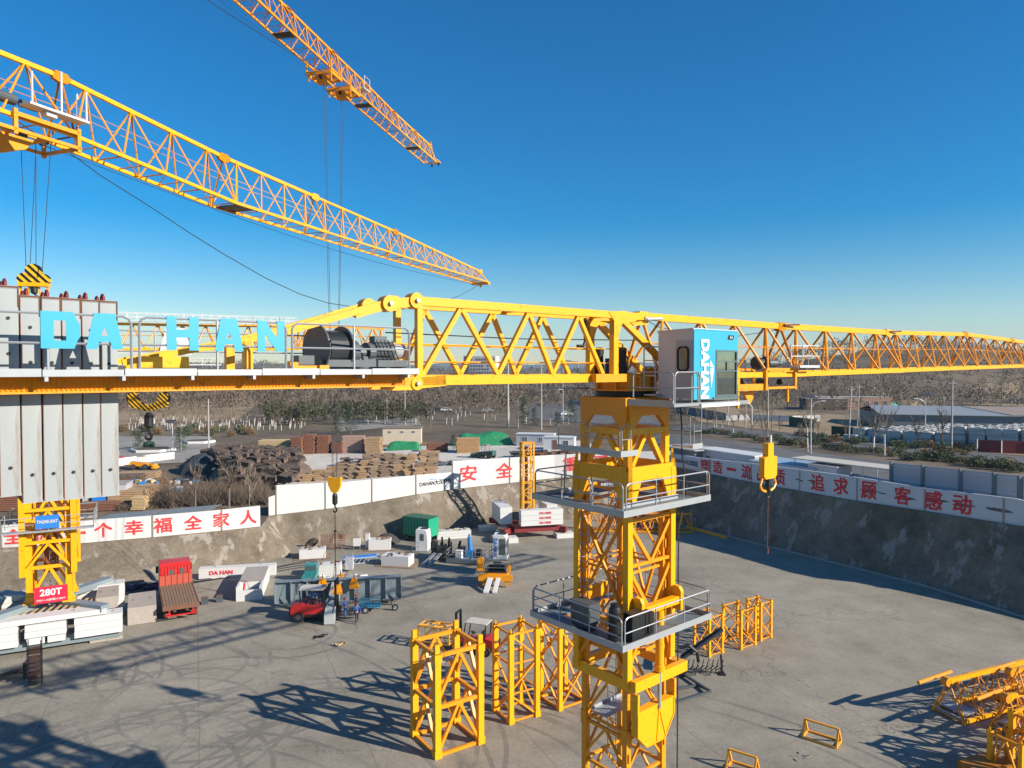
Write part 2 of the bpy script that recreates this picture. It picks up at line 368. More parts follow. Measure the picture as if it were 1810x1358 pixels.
# slope: a rough sprayed bank from the pit floor to the rim
mb = MB(); rows = 9
for (e, r) in RIMP:
    for k in range(rows+1):
        t = k/rows; p = vl(e, r, t)
        if 0 < k < rows:
            q = noise.noise((p.x*.35, p.y*.35, p.z*.6))*.28+noise.noise((p.x*1.1, p.y*1.1, p.z))*.12
            d = Vector((p.x, p.y, 0)).normalized(); p = p+d*q
        mb.v.append(tuple(p))
for i in range(n):
    j = (i+1) % n
    for k in range(rows):
        mb.f.append((i*(rows+1)+k, j*(rows+1)+k, j*(rows+1)+k+1, i*(rows+1)+k+1)); mb.mi.append(0)
tag(mb.build('pit_slope', SLOPEM, smooth=True), 'rough sprayed concrete bank rising round the pit floor', 'slope', kind='structure')
mb = MB(); cx, cy = 0, 25
mb.v.append((cx, cy, 0))
for (e, r) in RIMP: mb.v.append((e.x*1.004, e.y*1.004, 0))
for i in range(n): mb.f.append((0, 1+(i+1) % n, 1+i)); mb.mi.append(0)
# keep normals up
fl = tag(mb.build('pit_floor', FLOORM), 'flat cracked concrete floor of the sunken yard', 'ground', kind='structure')
# kerb drain at the slope foot on the right
mb = MB(); ks = [vl(G(*a), G(*b), t) for a, b in [((1225,932),(1354,964)),((1354,964),(1493,998)),((1493,998),(1632,1033)),((1632,1033),(1810,1089)),((1810,1089),(2100,1190))] for t in (0, .5)]
for a, b in zip(ks, ks[1:]):
    d = (b-a).normalized(); nn = Vector((d.y, -d.x, 0))*-1
    w = Vector((-a.x, -a.y, 0)).normalized()*.5
    mb.beam(a+w+Vector((0,0,.06)), b+w+Vector((0,0,.06)), .32, .14)
tag(mb.build('drain_kerb', CONC), 'low concrete kerb and drain along the foot of the shaded bank', 'kerb', kind='structure')
def sheet(name, quad, m, label, off=.06, nu=14, nv=6, cat='ground'):
    a, b, c_, d = [Vector((*T(*q)[:2], 0)) if len(q) == 2 else Vector((q[0], q[1], 0)) for q in quad]
    mb = MB()
    for i in range(nu+1):
        for j in range(nv+1):
            p = vl(vl(a, b, i/nu), vl(d, c_, i/nu), j/nv)
            mb.v.append((p.x, p.y, Zt(p.x, p.y)+off))
    for i in range(nu):
        for j in range(nv):
            k = i*(nv+1)+j; mb.f.append((k, k+nv+1, k+nv+2, k+1)); mb.mi.append(0)
    return tag(mb.build(name, m, smooth=True), label, cat, kind='structure')
sheet('yard_pavement', [(505,862),(1080,836),(1040,779),(470,800)], YARDM, 'pale concrete storage yard above the pit', off=.10, nu=40, nv=20)
sheet('plaza_paving', [(195,824),(400,816),(372,772),(205,772)], PATHM, 'pale paving with raised planters left of the timber yard', off=.10, nu=20, nv=10)
sheet('path', [(600,764),(745,752),(735,738),(590,745)], PATHM, 'pale path between the orchard and the timber yard', off=.12, cat='path')
# the road on the right, running down to the right of the picture, with hedged median and second carriageway
sheet('road', [(1130,782),(1810,900),(1880,862),(1170,767)], ROADM, 'asphalt road running past the huts behind the slogan wall', off=.14, nu=50, nv=6, cat='road')
sheet('road', [(1180,760),(1850,826),(1870,815),(1220,750)], ROADM, 'far carriageway beyond the hedge of the divided road', off=.14, nu=50, nv=6, cat='road')
sheet('verge', [(1235,746),(1560,786),(1500,735),(1180,712)], GRASSM, 'straw coloured grass verge beyond the road', off=.10, nu=30, nv=10)
sheet('verge', [(1560,786),(1960,822),(1960,800),(1540,770)], GRASSM, 'dry grass strip before the maroon gates', off=.10, nu=30, nv=6)
sheet('road', [(930,742),(1180,756),(1120,722),(940,712)], ROADM, 'asphalt junction behind the main crane mast', off=.13, nu=20, nv=8, cat='road')
sheet('verge', [(1175,712),(1290,706),(1290,690),(1160,694)], GRASSM, 'tan bare field beyond the junction', off=.10)
sheet('clearing', [(205,752),(420,744),(470,700),(205,715)], GRASSM, 'thin straw coloured field left of the orchard', off=.10)
# distant mountains
def ridge(name, Y, pts, label, col):
    mb = MB(); pts2 = []
    for (x0, y0), (x1, y1) in zip(pts, pts[1:]):
        for k in range(10):
            t = k/10; x = lerp(x0, x1, t); y = lerp(y0, y1, sstep(t))+noise.noise((x*.05, Y*.01, 3))*3+noise.noise((x*.2, Y*.01, 8))*1.2
            pts2.append((x, y))
    for x, y in pts2:
        p = P(x, min(y, 651), Y)
        for k, (f, g) in enumerate(((-.22, 0), (-.12, .45), (0, 1), (.15, .4), (.25, 0))):
            zz = -1+(p.z+1)*g*(1+.15*noise.noise((x*.03, k*3.1, 1)))if g < 1 else p.z
            mb.v.append((p.x, Y*(1+f), max(-1, zz)))
    for i in range(len(pts2)-1):
        for k in range(4):
            a = i*5+k; mb.f.append((a, a+5, a+6, a+1)); mb.mi.append(0)
    return tag(mb.build(name, mat('mountain_'+name[-3:]+str(Y), col, .95, var=.3, scale=.002), smooth=True), label, 'mountain', kind='structure')
ridge('mountains', 5600, [(1380,650),(1500,632),(1560,607),(1610,616),(1640,618),(1665,602),(1720,606),(1790,622),(1850,614),(2000,630),(2200,650)], 'blue far mountain range on the right horizon', (.10,.10,.085))
ridge('mountains', 4700, [(-500,650),(-200,636),(200,645),(600,642),(740,646),(800,640),(900,646),(1040,640),(1250,642),(1420,640),(1560,646)], 'low hazy hills on the middle horizon', (.10,.10,.085))
# haze
hb = MB().box(-6500, 6500, -400, 7600, -3, 272)
hm = bpy.data.materials.new('air'); hm.use_nodes = True; nt = hm.node_tree; nt.nodes.clear()
om = nt.nodes.new('ShaderNodeOutputMaterial'); pv = nt.nodes.new('ShaderNodeVolumePrincipled')
pv.inputs['Color'].default_value = (.62,.81,1.0,1); pv.inputs['Density'].default_value = .0001; pv.inputs['Anisotropy'].default_value = .0
nt.links.new(pv.outputs[0], om.inputs['Volume'])
USE_HAZE = True
if USE_HAZE:
    hz = tag(hb.build('haze', hm), 'thin bluish haze over the far land', 'haze', kind='stuff')
# ------------------------------------------------------------ lettering
def text_mb(s, size, depth=.03, bold=0.0, shear=0.0, spacing=1.0):
    cu = bpy.data.curves.new('t', 'FONT'); cu.body = s; cu.size = size; cu.extrude = depth/2; cu.offset = bold; cu.shear = shear
    cu.align_x = 'CENTER'; cu.align_y = 'CENTER'; cu.resolution_u = 3; cu.space_character = spacing
    o = bpy.data.objects.new('t', cu); C.objects.link(o); bpy.context.view_layer.update()
    dg = bpy.context.evaluated_depsgraph_get(); me = o.evaluated_get(dg).to_mesh()
    mb = MB(); mb.add([v.co for v in me.vertices], [tuple(p.vertices) for p in me.polygons])
    o.evaluated_get(dg).to_mesh_clear(); bpy.data.objects.remove(o); bpy.data.curves.remove(cu)
    return mb
def place(mb, org, xd, yd, fit=None):
    """carry flat lettering onto a face: xd along the writing, yd up; fit = (w,h) stretches it to that size"""
    xd = Vector(xd).normalized(); yd = Vector(yd).normalized(); nd = xd.cross(yd)
    xs = [v[0] for v in mb.v]; ys = [v[1] for v in mb.v]
    cx, cy = (min(xs)+max(xs))/2, (min(ys)+max(ys))/2; sx = sy = 1
    if fit: sx = fit[0]/max(1e-6, max(xs)-min(xs)); sy = fit[1]/max(1e-6, max(ys)-min(ys))
    org = Vector(org)
    mb.v = [tuple(org+xd*(v[0]-cx)*sx+yd*(v[1]-cy)*sy+nd*v[2]) for v in mb.v]
    return mb
def lettering(s, org, xd, yd, fit, m, parent, bold=.0, name='lettering', depth=.03, heavy=0, **k):
    t = text_mb(s, 1.0, depth, bold, **k)
    if not t.v: return None
    place(t, org, xd, yd, fit)
    if heavy:
        xd = Vector(xd).normalized(); yd = Vector(yd).normalized(); nd = xd.cross(yd); base = list(t.v); fs = list(t.f); t = MB(); s_ = (fit[0]+fit[1])*.5*heavy
        for k, (a, b) in enumerate(((-1,-1),(1,-1),(-1,1),(1,1))): t.add([Vector(v)+xd*a*s_+yd*b*s_+nd*.0015*k for v in base], fs)
    return t.build(name, m, parent)
def logo_roof(mb, c, xd, yd, w, h):
    pass
# ------------------------------------------------------------ perimeter walls on the rim
def wall(name, label, pts, tops, m, thick=.25, seam=7.0, chars=(), cm=None, post=True, capm=None):
    """pts: rim points; tops: height at each"""
    root = thing(name, label, 'wall', pts[0]); o0 = Vector(pts[0])
    mb = MB(); pm = MB(); acc = 0; nxt = 0
    for (a, b, ha, hb_) in zip(pts, pts[1:], tops, tops[1:]):
        a = Vector(a)-o0; b = Vector(b)-o0; d = (b-a); L_ = Vector((d.x, d.y, 0)).length; d2 = Vector((d.x, d.y, 0)).normalized()
        nn = Vector((-d2.y, d2.x, 0))*thick
        mb.prism([a-Vector((0,0,.5)), b-Vector((0,0,.5)), b+Vector((0,0,hb_)), a+Vector((0,0,ha))], nn)
        while nxt <= acc+L_:
            t = (nxt-acc)/L_; p = a.lerp(b, t); hh = lerp(ha, hb_, t)
            if post:
                pm.box(p.x-.07, p.x+.07, p.y-.10, p.y+.02, p.z-.3, p.z+hh+.03)
            nxt += seam
        acc += L_
    mb.build('wall_face', m, root)
    if post: pm.build('joint_post', CONC, root)
    for (s, x0, x1, fy) in chars:      # text between sight lines x0..x1, fy: (bottom share, top share) of the wall height
        def hit(px):
            u = (px-905)/F/CT
            for (a, b, ha, hb_) in zip(pts, pts[1:], tops, tops[1:]):
                # x = u*y crossing
                fa = a[0]-u*a[1]; fb = b[0]-u*b[1]
                if fa*fb <= 0:
                    t = fa/(fa-fb); q = vl(a, b, t); return q, lerp(ha, hb_, t)
            return Vector(pts[-1]), tops[-1]
        p, h0 = hit(x0); q, h1 = hit(x1); hh = (h0+h1)/2
        d = (q-p); d2 = Vector((d.x, d.y, 0)).normalized(); nn = Vector((d2.y, -d2.x, 0))
        cc = (p+q)/2-o0+nn*.035+Vector((0,0,hh*(fy[0]+fy[1])/2))
        if len(s) > 1:
            m_ = MB(); hz_ = hh*.09; o_ = cc+Vector((0,0,hh*(fy[1]-fy[0])/2+.02))
            m_.prism([o_-d2*d.length*.32, o_-d2*d.length*.12+Vector((0,0,hz_)), o_+d2*d.length*.06, o_-d2*d.length*.12+Vector((0,0,hz_*.45))], nn*.02); m_.build('roof_mark', BLUE2, root)
        lettering(s, cc, d, (0,0,1), (d.length, hh*(fy[1]-fy[0])), cm if len(s) == 1 else DTEXT, root, bold=.0, heavy=.020 if len(s) == 1 else .004)
    return root
def rimpts(idx): return [PAIRS[i][1] for i in idx]
inw = lambda p, k=.35: (p[0]*(1+k/80), p[1]*(1+k/80), p[2])
wp = [inw(p) for p in rimpts(range(2, 8))]
wall('slogan_wall', 'white wall with red characters on the lower left rim behind the heavy crane base', wp, [2.3,2.3,2.35,2.35,2.35,2.4], WALLW,
     chars=[('安',-60,-20,(.2,.82)),('全',3,36,(.16,.80)),('你',56,90,(.18,.82)),('一',129,148,(.42,.52)),('个',164,195,(.2,.84)),('幸',218,250,(.2,.84)),('福',269,301,(.18,.86)),('全',324,354,(.2,.84)),('家',375,403,(.2,.86)),('人',423,451,(.2,.86))], cm=REDT)
def rim_at(px, z=None):
    u = (px-905)/F/CT
    for a, b in zip(PAIRS[8:], PAIRS[9:]):
        a, b = a[1], b[1]; fa = a[0]-u*a[1]; fb = b[0]-u*b[1]
        if fa*fb <= 0: return tuple(vl(a, b, fa/(fa-fb)))
ra = rim_at(487); rb = rim_at(609); rc = rim_at(736); rd = rim_at(799)
def hh(px, ytop, r, ybase=None):
    f = r[1]; return P(px, ytop, f).z-r[2]
wp = [inw(PAIRS[8][1]), inw(rim_at(486))]
wall('short_wall', 'low white wall return stepping up beside the bramble thicket', wp, [2.3, 2.5], WALLW, post=False)
wp = [inw(ra), inw(rb), inw(rc), inw(rd)]
wall('plain_wall', 'plain white wall in front of the stacked timber', wp, [hh(487,859,ra), hh(609,853,rb), hh(736,841,rc), hh(799,836,rd)], WALLW,
     chars=[('DAHAN大汉科技',741,797,(.38,.66))], seam=6)
rs = [rim_at(q) for q in (800, 870, 980, 1100, 1186)]
wall('slogan_wall', 'tall white wall with large red characters behind the small crane base', [inw(p) for p in rs], [hh(800,816,rs[0]), hh(870,812,rs[1]), hh(980,805,rs[2]), hh(1100,800,rs[3]), hh(1186,798,rs[4])], WALLW,
     chars=[('安',813,842,(.24,.80)),('全',877,905,(.24,.80)),('重',996,1022,(.28,.86)),('于',1050,1076,(.28,.86))], cm=REDT, seam=9)
def rimdir2(q):
    a = Vector(q)
    px = 905+F*CT*a.x/a.y; u = rim_at(px-6); v = rim_at(px+6) or u
    d = Vector((v[0]-u[0], v[1]-u[1], 0)); return d.normalized() if d.length > 0 else Vector((.55,-.83,0))
rs = [rim_at(q) for q in (1192, 1236, 1354, 1493, 1633, 1800)]+[rim_at(1850)]
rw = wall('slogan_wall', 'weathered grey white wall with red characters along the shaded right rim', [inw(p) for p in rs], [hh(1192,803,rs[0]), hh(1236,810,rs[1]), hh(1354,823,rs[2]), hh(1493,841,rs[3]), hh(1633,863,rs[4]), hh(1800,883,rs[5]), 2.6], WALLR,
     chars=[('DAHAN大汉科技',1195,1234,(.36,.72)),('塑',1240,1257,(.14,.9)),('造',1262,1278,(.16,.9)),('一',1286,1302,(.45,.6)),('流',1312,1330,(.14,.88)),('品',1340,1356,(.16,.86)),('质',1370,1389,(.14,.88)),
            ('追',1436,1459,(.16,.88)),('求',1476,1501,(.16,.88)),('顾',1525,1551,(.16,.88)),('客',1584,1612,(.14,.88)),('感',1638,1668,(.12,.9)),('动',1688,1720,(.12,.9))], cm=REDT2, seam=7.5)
rq = rw.location; rr_ = random.Random(4)
for (xa, ya, n_) in ((1425,.55,5),(1500,.5,3),(1545,.55,6),(1600,.45,4),(1655,.5,8),(1705,.5,8),(1760,.5,6),(1785,.45,5),(1240,.3,2),(1330,.2,3)):
    m_ = MB()
    for k in range(n_):
        q = Vector(inw(rim_at(min(1808, xa+rr_.uniform(-14,16))))); d = rimdir2(q); nn = Vector((d.y,-d.x,0)); c_ = q-rq+nn*.01+Vector((0,0,2.5*ya+rr_.uniform(-.12,.12)))
        pts = []
        for a in range(7): t_ = a/7*6.283; pts.append(c_+d*math.cos(t_)*rr_.uniform(.2,.75)+Vector((0,0,math.sin(t_)*rr_.uniform(.04,.14))))
        m_.prism(pts, nn*.012*(1+k*.1))
    m_.build('scuff_mark', mat('scuff_grey',(.10,.11,.115),.9,var=.3), rw)
# blue roof mark above the company lettering on each wall
# ------------------------------------------------------------ camera, light, sky
cam = bpy.data.cameras.new('Camera'); cam.lens = F/1810*36; cam.sensor_width = 36; cam.clip_start = .3; cam.clip_end = 20000
co_ = bpy.data.objects.new('Camera', cam); C.objects.link(co_); co_.location = (0, 0, H); co_.rotation_euler = (math.pi/2-TH, 0, 0)
bpy.context.scene.camera = co_
SUNAZ, SUNEL = math.atan2(.918, -.396), math.radians(25.2)
sd = Vector((math.sin(SUNAZ)*math.cos(SUNEL), math.cos(SUNAZ)*math.cos(SUNEL), math.sin(SUNEL)))
sl = bpy.data.lights.new('sun', 'SUN'); sl.energy = 5.0; sl.angle = math.radians(.5); sl.color = (1, .90, .77)
so = bpy.data.objects.new('sun', sl); C.objects.link(so); so.rotation_euler = (-sd).to_track_quat('-Z', 'Y').to_euler()
w = bpy.data.worlds.new('World'); bpy.context.scene.world = w; w.use_nodes = True; nt = w.node_tree
sk = nt.nodes.new('ShaderNodeTexSky'); sk.sky_type = 'NISHITA'; sk.sun_disc = False; sk.sun_elevation = SUNEL; sk.sun_rotation = SUNAZ
sk.altitude = 100; sk.air_density = 1.12; sk.dust_density = 0; sk.ozone_density = 4
hs = nt.nodes.new('ShaderNodeHueSaturation'); hs.inputs['Saturation'].default_value = 1.62; hs.inputs['Hue'].default_value = .503; nt.links.new(sk.outputs[0], hs.inputs['Color']); nt.links.new(hs.outputs[0], nt.nodes['Background'].inputs[0]); nt.nodes['Background'].inputs[1].default_value = .080
sc = bpy.context.scene; sc.view_settings.view_transform = 'Standard'; sc.view_settings.look = 'None'; sc.view_settings.exposure = 0.72; sc.view_settings.gamma = 1
sc.cycles.max_bounces = 6; sc.cycles.diffuse_bounces = 3; sc.cycles.transparent_max_bounces = 12; sc.cycles.volume_bounces = 0
# ------------------------------------------------------------ crane building blocks
def rail(mb, pts, h=1.1, r=.028, mids=(.5,), posts=None, close=False, tube=5):
    """handrail: top and mid tubes along pts, posts about every 1.6 m"""
    pts = [Vector(p) for p in pts]
    if close: pts = pts+[pts[0]]
    for a, b in zip(pts, pts[1:]):
        for m in (1.0,)+tuple(mids):
            z = Vector((0,0,h*m)); mb.tube(a+z, b+z, r, tube)
        L_ = (b-a).length; n = max(1, round(L_/1.5)) if posts is None else posts
        for k in range(n+1):
            p = a.lerp(b, k/n); mb.tube(p, p+Vector((0,0,h)), r*1.1, tube)
    return mb
def hooprail(mb, a, b, h=1.05, r=.027, mids=(.5,)):
    """a railing panel with rounded upper corners"""
    a = Vector(a); b = Vector(b); d = (b-a).normalized(); c = .14; Z = Vector((0,0,1))
    pts = [a, a+Z*(h-c), a+Z*(h-c*.35)+d*c*.3, a+Z*h+d*c, b+Z*h-d*c, b+Z*(h-c*.35)-d*c*.3, b+Z*(h-c), b]
    mb.pipe(pts, r)
    for m in mids: mb.tube(a+Z*h*m, b+Z*h*m, r*.85, 5)
    n = max(1, round((b-a).length/1.6))
    for k in range(1, n): p = a.lerp(b, k/n); mb.tube(p, p+Z*h, r, 5)
    return mb
def jib_truss(root, x0, x1, n, zt0, zt1, zb0, zb1, w0, w1, mch, rc=.13, rb=.045, name='jib_section', apex=True, joint=True, sq=False, lin=True):
    """one triangular jib section: apex chord, two bottom chords, W bracing; parts: chords, bracing"""
    ch = MB(); br = MB(); L_ = x1-x0
    T0, T1 = Vector((x0,0,zt0)), Vector((x1,0,zt1))
    top = lambda t: T0.lerp(T1, t)
    bot = lambda t, s: Vector((lerp(x0,x1,t), s*lerp(w0,w1,t), lerp(zb0,zb1,t)))
    ch.beam(T0, T1, rc*1.5, rc*1.8)
    for s in (-1, 1): ch.beam(bot(0,s), bot(1,s), rc*1.3, rc*1.5)
    for k in range(n):
        t0, tm, t1 = k/n, (k+.5)/n, (k+1)/n
        for s in (-1, 1):
            br.tube(top(tm), bot(t0, s), rb); br.tube(top(tm), bot(t1, s), rb)
        br.tube(bot(t0,-1), bot(t0,1), rb*.8); br.tube(bot(t0,-1), bot(t1,1) if k % 2 else bot(tm, 1), rb*.6)
        br.tube(bot(tm,-1), bot(tm,1), rb*.6)
    br.tube(bot(1,-1), bot(1,1), rb*.8)
    if lin:
        for t, s in ((0,-1),(0,1),(1,-1),(1,1)): br.tube(top(t), bot(t,s), rb*1.1)
        # rungs and safety lines
        for s in (-.45, .4):
            br.tube(Vector((x0, s*w0, lerp(zb0,zt0,.55))), Vector((x1, s*w1, lerp(zb1,zt1,.55))), .014, 4)
    if joint:
        for (x, z) in ((x0, zt0), (x1, zt1)):
            ch.prism([(x-.35,-rc*.9,z-.16),(x-.1,-rc*.9,z-.24),(x+.25,-rc*.9,z-.22),(x+.42,-rc*.9,z),(x+.25,-rc*.9,z+.17),(x-.25,-rc*.9,z+.17)], (0,rc*1.8,0))
    o = ch.build(name, mch, root)
    br.build('bracing', YEL2 if mch is YEL else mch, o)
    return o
def mast_section(w, h, leg, brace, panels=2, style='K', caps=True, wy=None):
    """returns legs MB list, bracing MB"""
    wy = wy or w; legs = []; br = MB()
    cs = [(-w,-wy),(w,-wy),(w,wy),(-w,wy)]
    for cx, cy in cs:
        m_ = MB().box(cx-leg/2, cx+leg/2, cy-leg/2, cy+leg/2, 0, h)
        if caps:
            m_.box(cx-leg*.62, cx+leg*.62, cy-leg*.62, cy+leg*.62, 0, leg*1.2); m_.box(cx-leg*.62, cx+leg*.62, cy-leg*.62, cy+leg*.62, h-leg*1.2, h)
            m_.tube((cx,cy,h), (cx,cy,h+leg*.8), leg*.22, 6)
        legs.append(m_)
    ph = h/panels
    for i in range(4):
        a = Vector((*cs[i],0)); b = Vector((*cs[(i+1) % 4],0)); out = (a+b).normalized()*leg*.2
        for k in range(panels):
            z0, z1 = k*ph+.12, (k+1)*ph-.12
            if style == 'K':
                m_ = (a+b)/2+Vector((0,0,z1)); br.beam(a+Vector((0,0,z0)), m_, brace); br.beam(b+Vector((0,0,z0)), m_, brace)
                br.beam(a+Vector((0,0,z1)), b+Vector((0,0,z1)), brace*1.1, brace*1.3)
            elif style == 'V':
                m_ = (a+b)/2+Vector((0,0,z0)); br.beam(a+Vector((0,0,z1)), m_, brace); br.beam(b+Vector((0,0,z1)), m_, brace)
                br.beam(a+Vector((0,0,z0)), b+Vector((0,0,z0)), brace, brace)
            elif style == 'X':
                br.beam(a+Vector((0,0,z0)), b+Vector((0,0,z1)), brace); br.beam(b+Vector((0,0,z0))+out, a+Vector((0,0,z1))+out, brace)
            elif style == 'Z':
                p, q = (a, b) if (k+i) % 2 else (b, a)
                br.beam(p+Vector((0,0,z0)), q+Vector((0,0,z1)), brace); br.beam(a+Vector((0,0,z1+.06)), b+Vector((0,0,z1+.06)), brace*.8)
        br.beam(a+Vector((0,0,h-.1)), b+Vector((0,0,h-.1)), brace); br.beam(a+Vector((0,0,.1)), b+Vector((0,0,.1)), brace)
    return legs, br
def ladder(mb, x, y, z0, z1, ax=(1,0), w=.2, cage=False, step=.32):
    a = Vector((x-ax[0]*w, y-ax[1]*w, 0)); b = Vector((x+ax[0]*w, y+ax[1]*w, 0))
    for p in (a, b): mb.tube(p+Vector((0,0,z0)), p+Vector((0,0,z1)), .022, 4)
    z = z0+.1
    while z < z1: mb.tube(a+Vector((0,0,z)), b+Vector((0,0,z)), .014, 4); z += step
    if cage:
        z = z0+1.2
        while z < z1:
            c = Vector((x, y, z)); n = Vector((ax[1], -ax[0], 0)); d = Vector((ax[0], ax[1], 0))
            pts = [c+d*w*1.3*math.cos(t)+n*.55*math.sin(t) for t in [math.pi*k/6 for k in range(7)]]
            mb.pipe(pts, .012, 4); z += .9
    return mb
# ============================================================ MAIN CRANE
ANG = math.atan2(.645, .764); OX, OY = 4.23, 26.5
MC = thing('tower_crane', 'nearest yellow tower crane with a blue and grey cab and letter boards on its deck', 'tower crane', (OX, OY, 0), ANG)
# --- mast (inner), visible from the ground up to z 17
W1 = 1.0; SH = 2.95; mx = -.04
for k in range(6):
    z0 = k*SH
    legs, br = mast_section(W1, SH, .22, .085 if k < 4 else .055, 2 if k < 3 else 1, 'K' if k < 3 else 'Z')
    b2 = MB(); b2.add([(v[0]+mx, v[1], v[2]+z0) for v in br.v], br.f); s_ = b2.build('mast_section', YEL2, MC)
    for li, lg in enumerate(legs):
        m_ = MB(); m_.add([(v[0]+mx, v[1], v[2]+z0) for v in lg.v], lg.f)
        cx = (-W1, W1, W1, -W1)[li]; cy = (-W1, -W1, W1, W1)[li]
        for zz in (.75, 2.2):
            m_.box(mx+cx-.05, mx+cx+.05, cy-.17 if cy < 0 else cy+.1, cy-.1 if cy < 0 else cy+.17, z0+zz-.16, z0+zz+.16)
        m_.build('leg', YEL2, s_)
    ladder(MB(), mx-.55, .1, z0, z0+SH, (0,1)).build('ladder', GALV, s_)
    if k in (2, 3, 4):
        pf = MB(); zz = z0+.2 if k != 4 else z0+.4
        pf.box(mx-.85, mx+.85, .1, .85, zz, zz+.06); pf.box(mx+.1, mx+.85, -.85, .099, zz, zz+.06)
        for y_ in (-.88, .88): pf.box(mx-.85, mx+.85, y_-.03, y_+.03, zz, zz+.16)
        pf.build('rest_platform', GALV, s_)
# --- climbing cage
W2 = 1.21; cz0, cz1 = 10.75, 18.35
cb = MB()
def cageface(mb, a, b, zs, w=.13):
    a = Vector(a); b = Vector(b); m_ = (a+b)/2
    for i, (z0, z1, st) in enumerate(zs):
        Z0, Z1 = Vector((0,0,z0)), Vector((0,0,z1))
        if st == 'V': mb.beam(a+Z1, m_+Z0, w); mb.beam(b+Z1, m_+Z0, w); mb.beam(a+Z0, b+Z0, w*.9)
        elif st == 'A': mb.beam(a+Z0, m_+Z1, w); mb.beam(b+Z0, m_+Z1, w); mb.beam(a+Z1, b+Z1, w)
        elif st == 'K': mb.beam(a+Z0, m_+(Z0+Z1)/2, w); mb.beam(a+Z1, m_+(Z0+Z1)/2, w); mb.beam(b+Z0, m_+(Z0+Z1)/2, w); mb.beam(b+Z1, m_+(Z0+Z1)/2, w)
P0 = (mx-W2,-W2,0); P1 = (mx+W2,-W2,0); P2 = (mx+W2,W2,0); P3 = (mx-W2,W2,0)
cageface(cb, P0, P1, [(15.0,16.55,'V'),(13.2,14.95,'V')])
cb.beam((mx-W2,-W2,16.6), (mx+W2,-W2,16.6), .12, .12)
for a_, b_ in ((P3,P0),(P2,P3),(P1,P2)):
    cageface(cb, a_, b_, [(13.0,17.0,'K'),(11.1,12.9,'A')] if a_ == P3 or b_ == P3 else [(13.2,16.9,'V'),(11.1,12.9,'A')], .10)
    for z in (17.0, 12.9): cb.beam(Vector(a_)+Vector((0,0,z)), Vector(b_)+Vector((0,0,z)), .12)
cb.beam((mx-W2,-W2,11.3), (mx-.3,-W2,12.9), .12); cb.beam((mx+W2,-W2,11.5), (mx+.6,-W2,12.9), .1)
co_cage = cb.build('climbing_cage', YEL2, MC)
for cx in (-W2, W2):
    for cy in (-W2, W2): MB().box(mx+cx-.125, mx+cx+.125, cy-.125, cy+.125, cz0 if not (cx > 0 and cy < 0) else cz0+.5, cz1).build('leg', YEL, co_cage)
# bottom collar of channel beams
cl = MB()
cl.box(mx-W2-.05, mx+W2+.5, -W2-.42, -W2-.19, 10.68, 11.06)
cl.box(mx-W2-.06, mx-W2+.12, -W2-.18, W2+.25, 10.62, 11.02)
cl.box(mx-W2+.06, mx+W2+.5, W2-.02, W2+.2, 10.66, 11.0)
cl.box(mx+W2+.18, mx+W2+.42, -W2-.18, W2-.03, 10.66, 11.02)
cl.box(mx+W2+.42, mx+W2+.62, -W2-.15, -W2+.3, 10.7, 10.98)
cl.build('bottom_collar', YEL, co_cage)
# top adapter: lower flared box, A frames, upper box band
ad = MB()
def bracket(mb, a, b, z0, z1, leg, t=.10, dep=.0):
    """wall plate from z0 to z1 with legs tapering down at both ends (an upside-down U with chamfers)"""
    a = Vector(a); b = Vector(b); d = (b-a); L_ = d.length; d.normalized(); d = d/L_; n = Vector((d.y, -d.x, 0))
    pr = [(0,z1),(L_,z1),(L_,z0-leg),(L_-.22,z0-leg),(L_-.62,z0),(.62,z0),(.22,z0-leg),(0,z0-leg)]
    mb.prism([a+d*x+Vector((0,0,z)) for x, z in pr], n*t)
h1 = 1.42
Q = lambda h, z=0: [Vector((mx-h,-h,z)), Vector((mx+h,-h,z)), Vector((mx+h,h,z)), Vector((mx-h,h,z))]
q = Q(1.22)
for i in range(4): bracket(ad, q[i], q[(i+1) % 4], 18.0, 18.5, .95)
for i in range(4):      # flared gussets at the corners
    c_ = q[i]; d = Vector((c_.x-mx, c_.y, 0)).normalized()
    ad.prism([c_+Vector((0,0,19.0)), c_+Vector((0,0,17.2)), c_+d*.2+Vector((0,0,17.4)), c_+d*.2+Vector((0,0,18.1)), c_+d*.06+Vector((0,0,19.0))], Vector((-d.y, d.x, 0))*.14)
q2 = Q(1.05)
for i in range(4):
    a, b = q2[i], q2[(i+1) % 4]; m_ = (a+b)/2
    ad.box(a.x-.11, a.x+.11, a.y-.11, a.y+.11, 18.5, 20.1)
    dd = (b-a).normalized()
    ad.beam(a+dd*.2+Vector((0,0,18.5)), m_-dd*.12+Vector((0,0,19.62)), .16); ad.beam(b-dd*.2+Vector((0,0,18.5)), m_+dd*.12+Vector((0,0,19.62)), .16)
    ad.beam(a+Vector((0,0,19.72)), b+Vector((0,0,19.72)), .2, .22)
ad.build('mast_top_frame', YEL, MC)
ad = MB()
q3 = Q(1.10)
for i in range(4): bracket(ad, q3[i], q3[(i+1) % 4], 20.28, 20.92, .45, .12)
ad.box(mx-1.06, mx+1.06, -1.06, 1.06, 20.86, 20.94)
ad.build('slewing_support', YEL2, MC)
rg = MB(); rg.lathe((0,0,20.94), [(1.02,0),(1.12,.02),(1.12,.2),(1.0,.22)], 32)
rg.build('slewing_ring', BLACK, MC)
sb = MB(); sb.lathe((0,0,21.16), [(1.15,0),(1.28,.0),(1.28,.06),(1.12,.06),(1.12,.5),(1.28,.5),(1.28,.56),(1.1,.56)], 8)
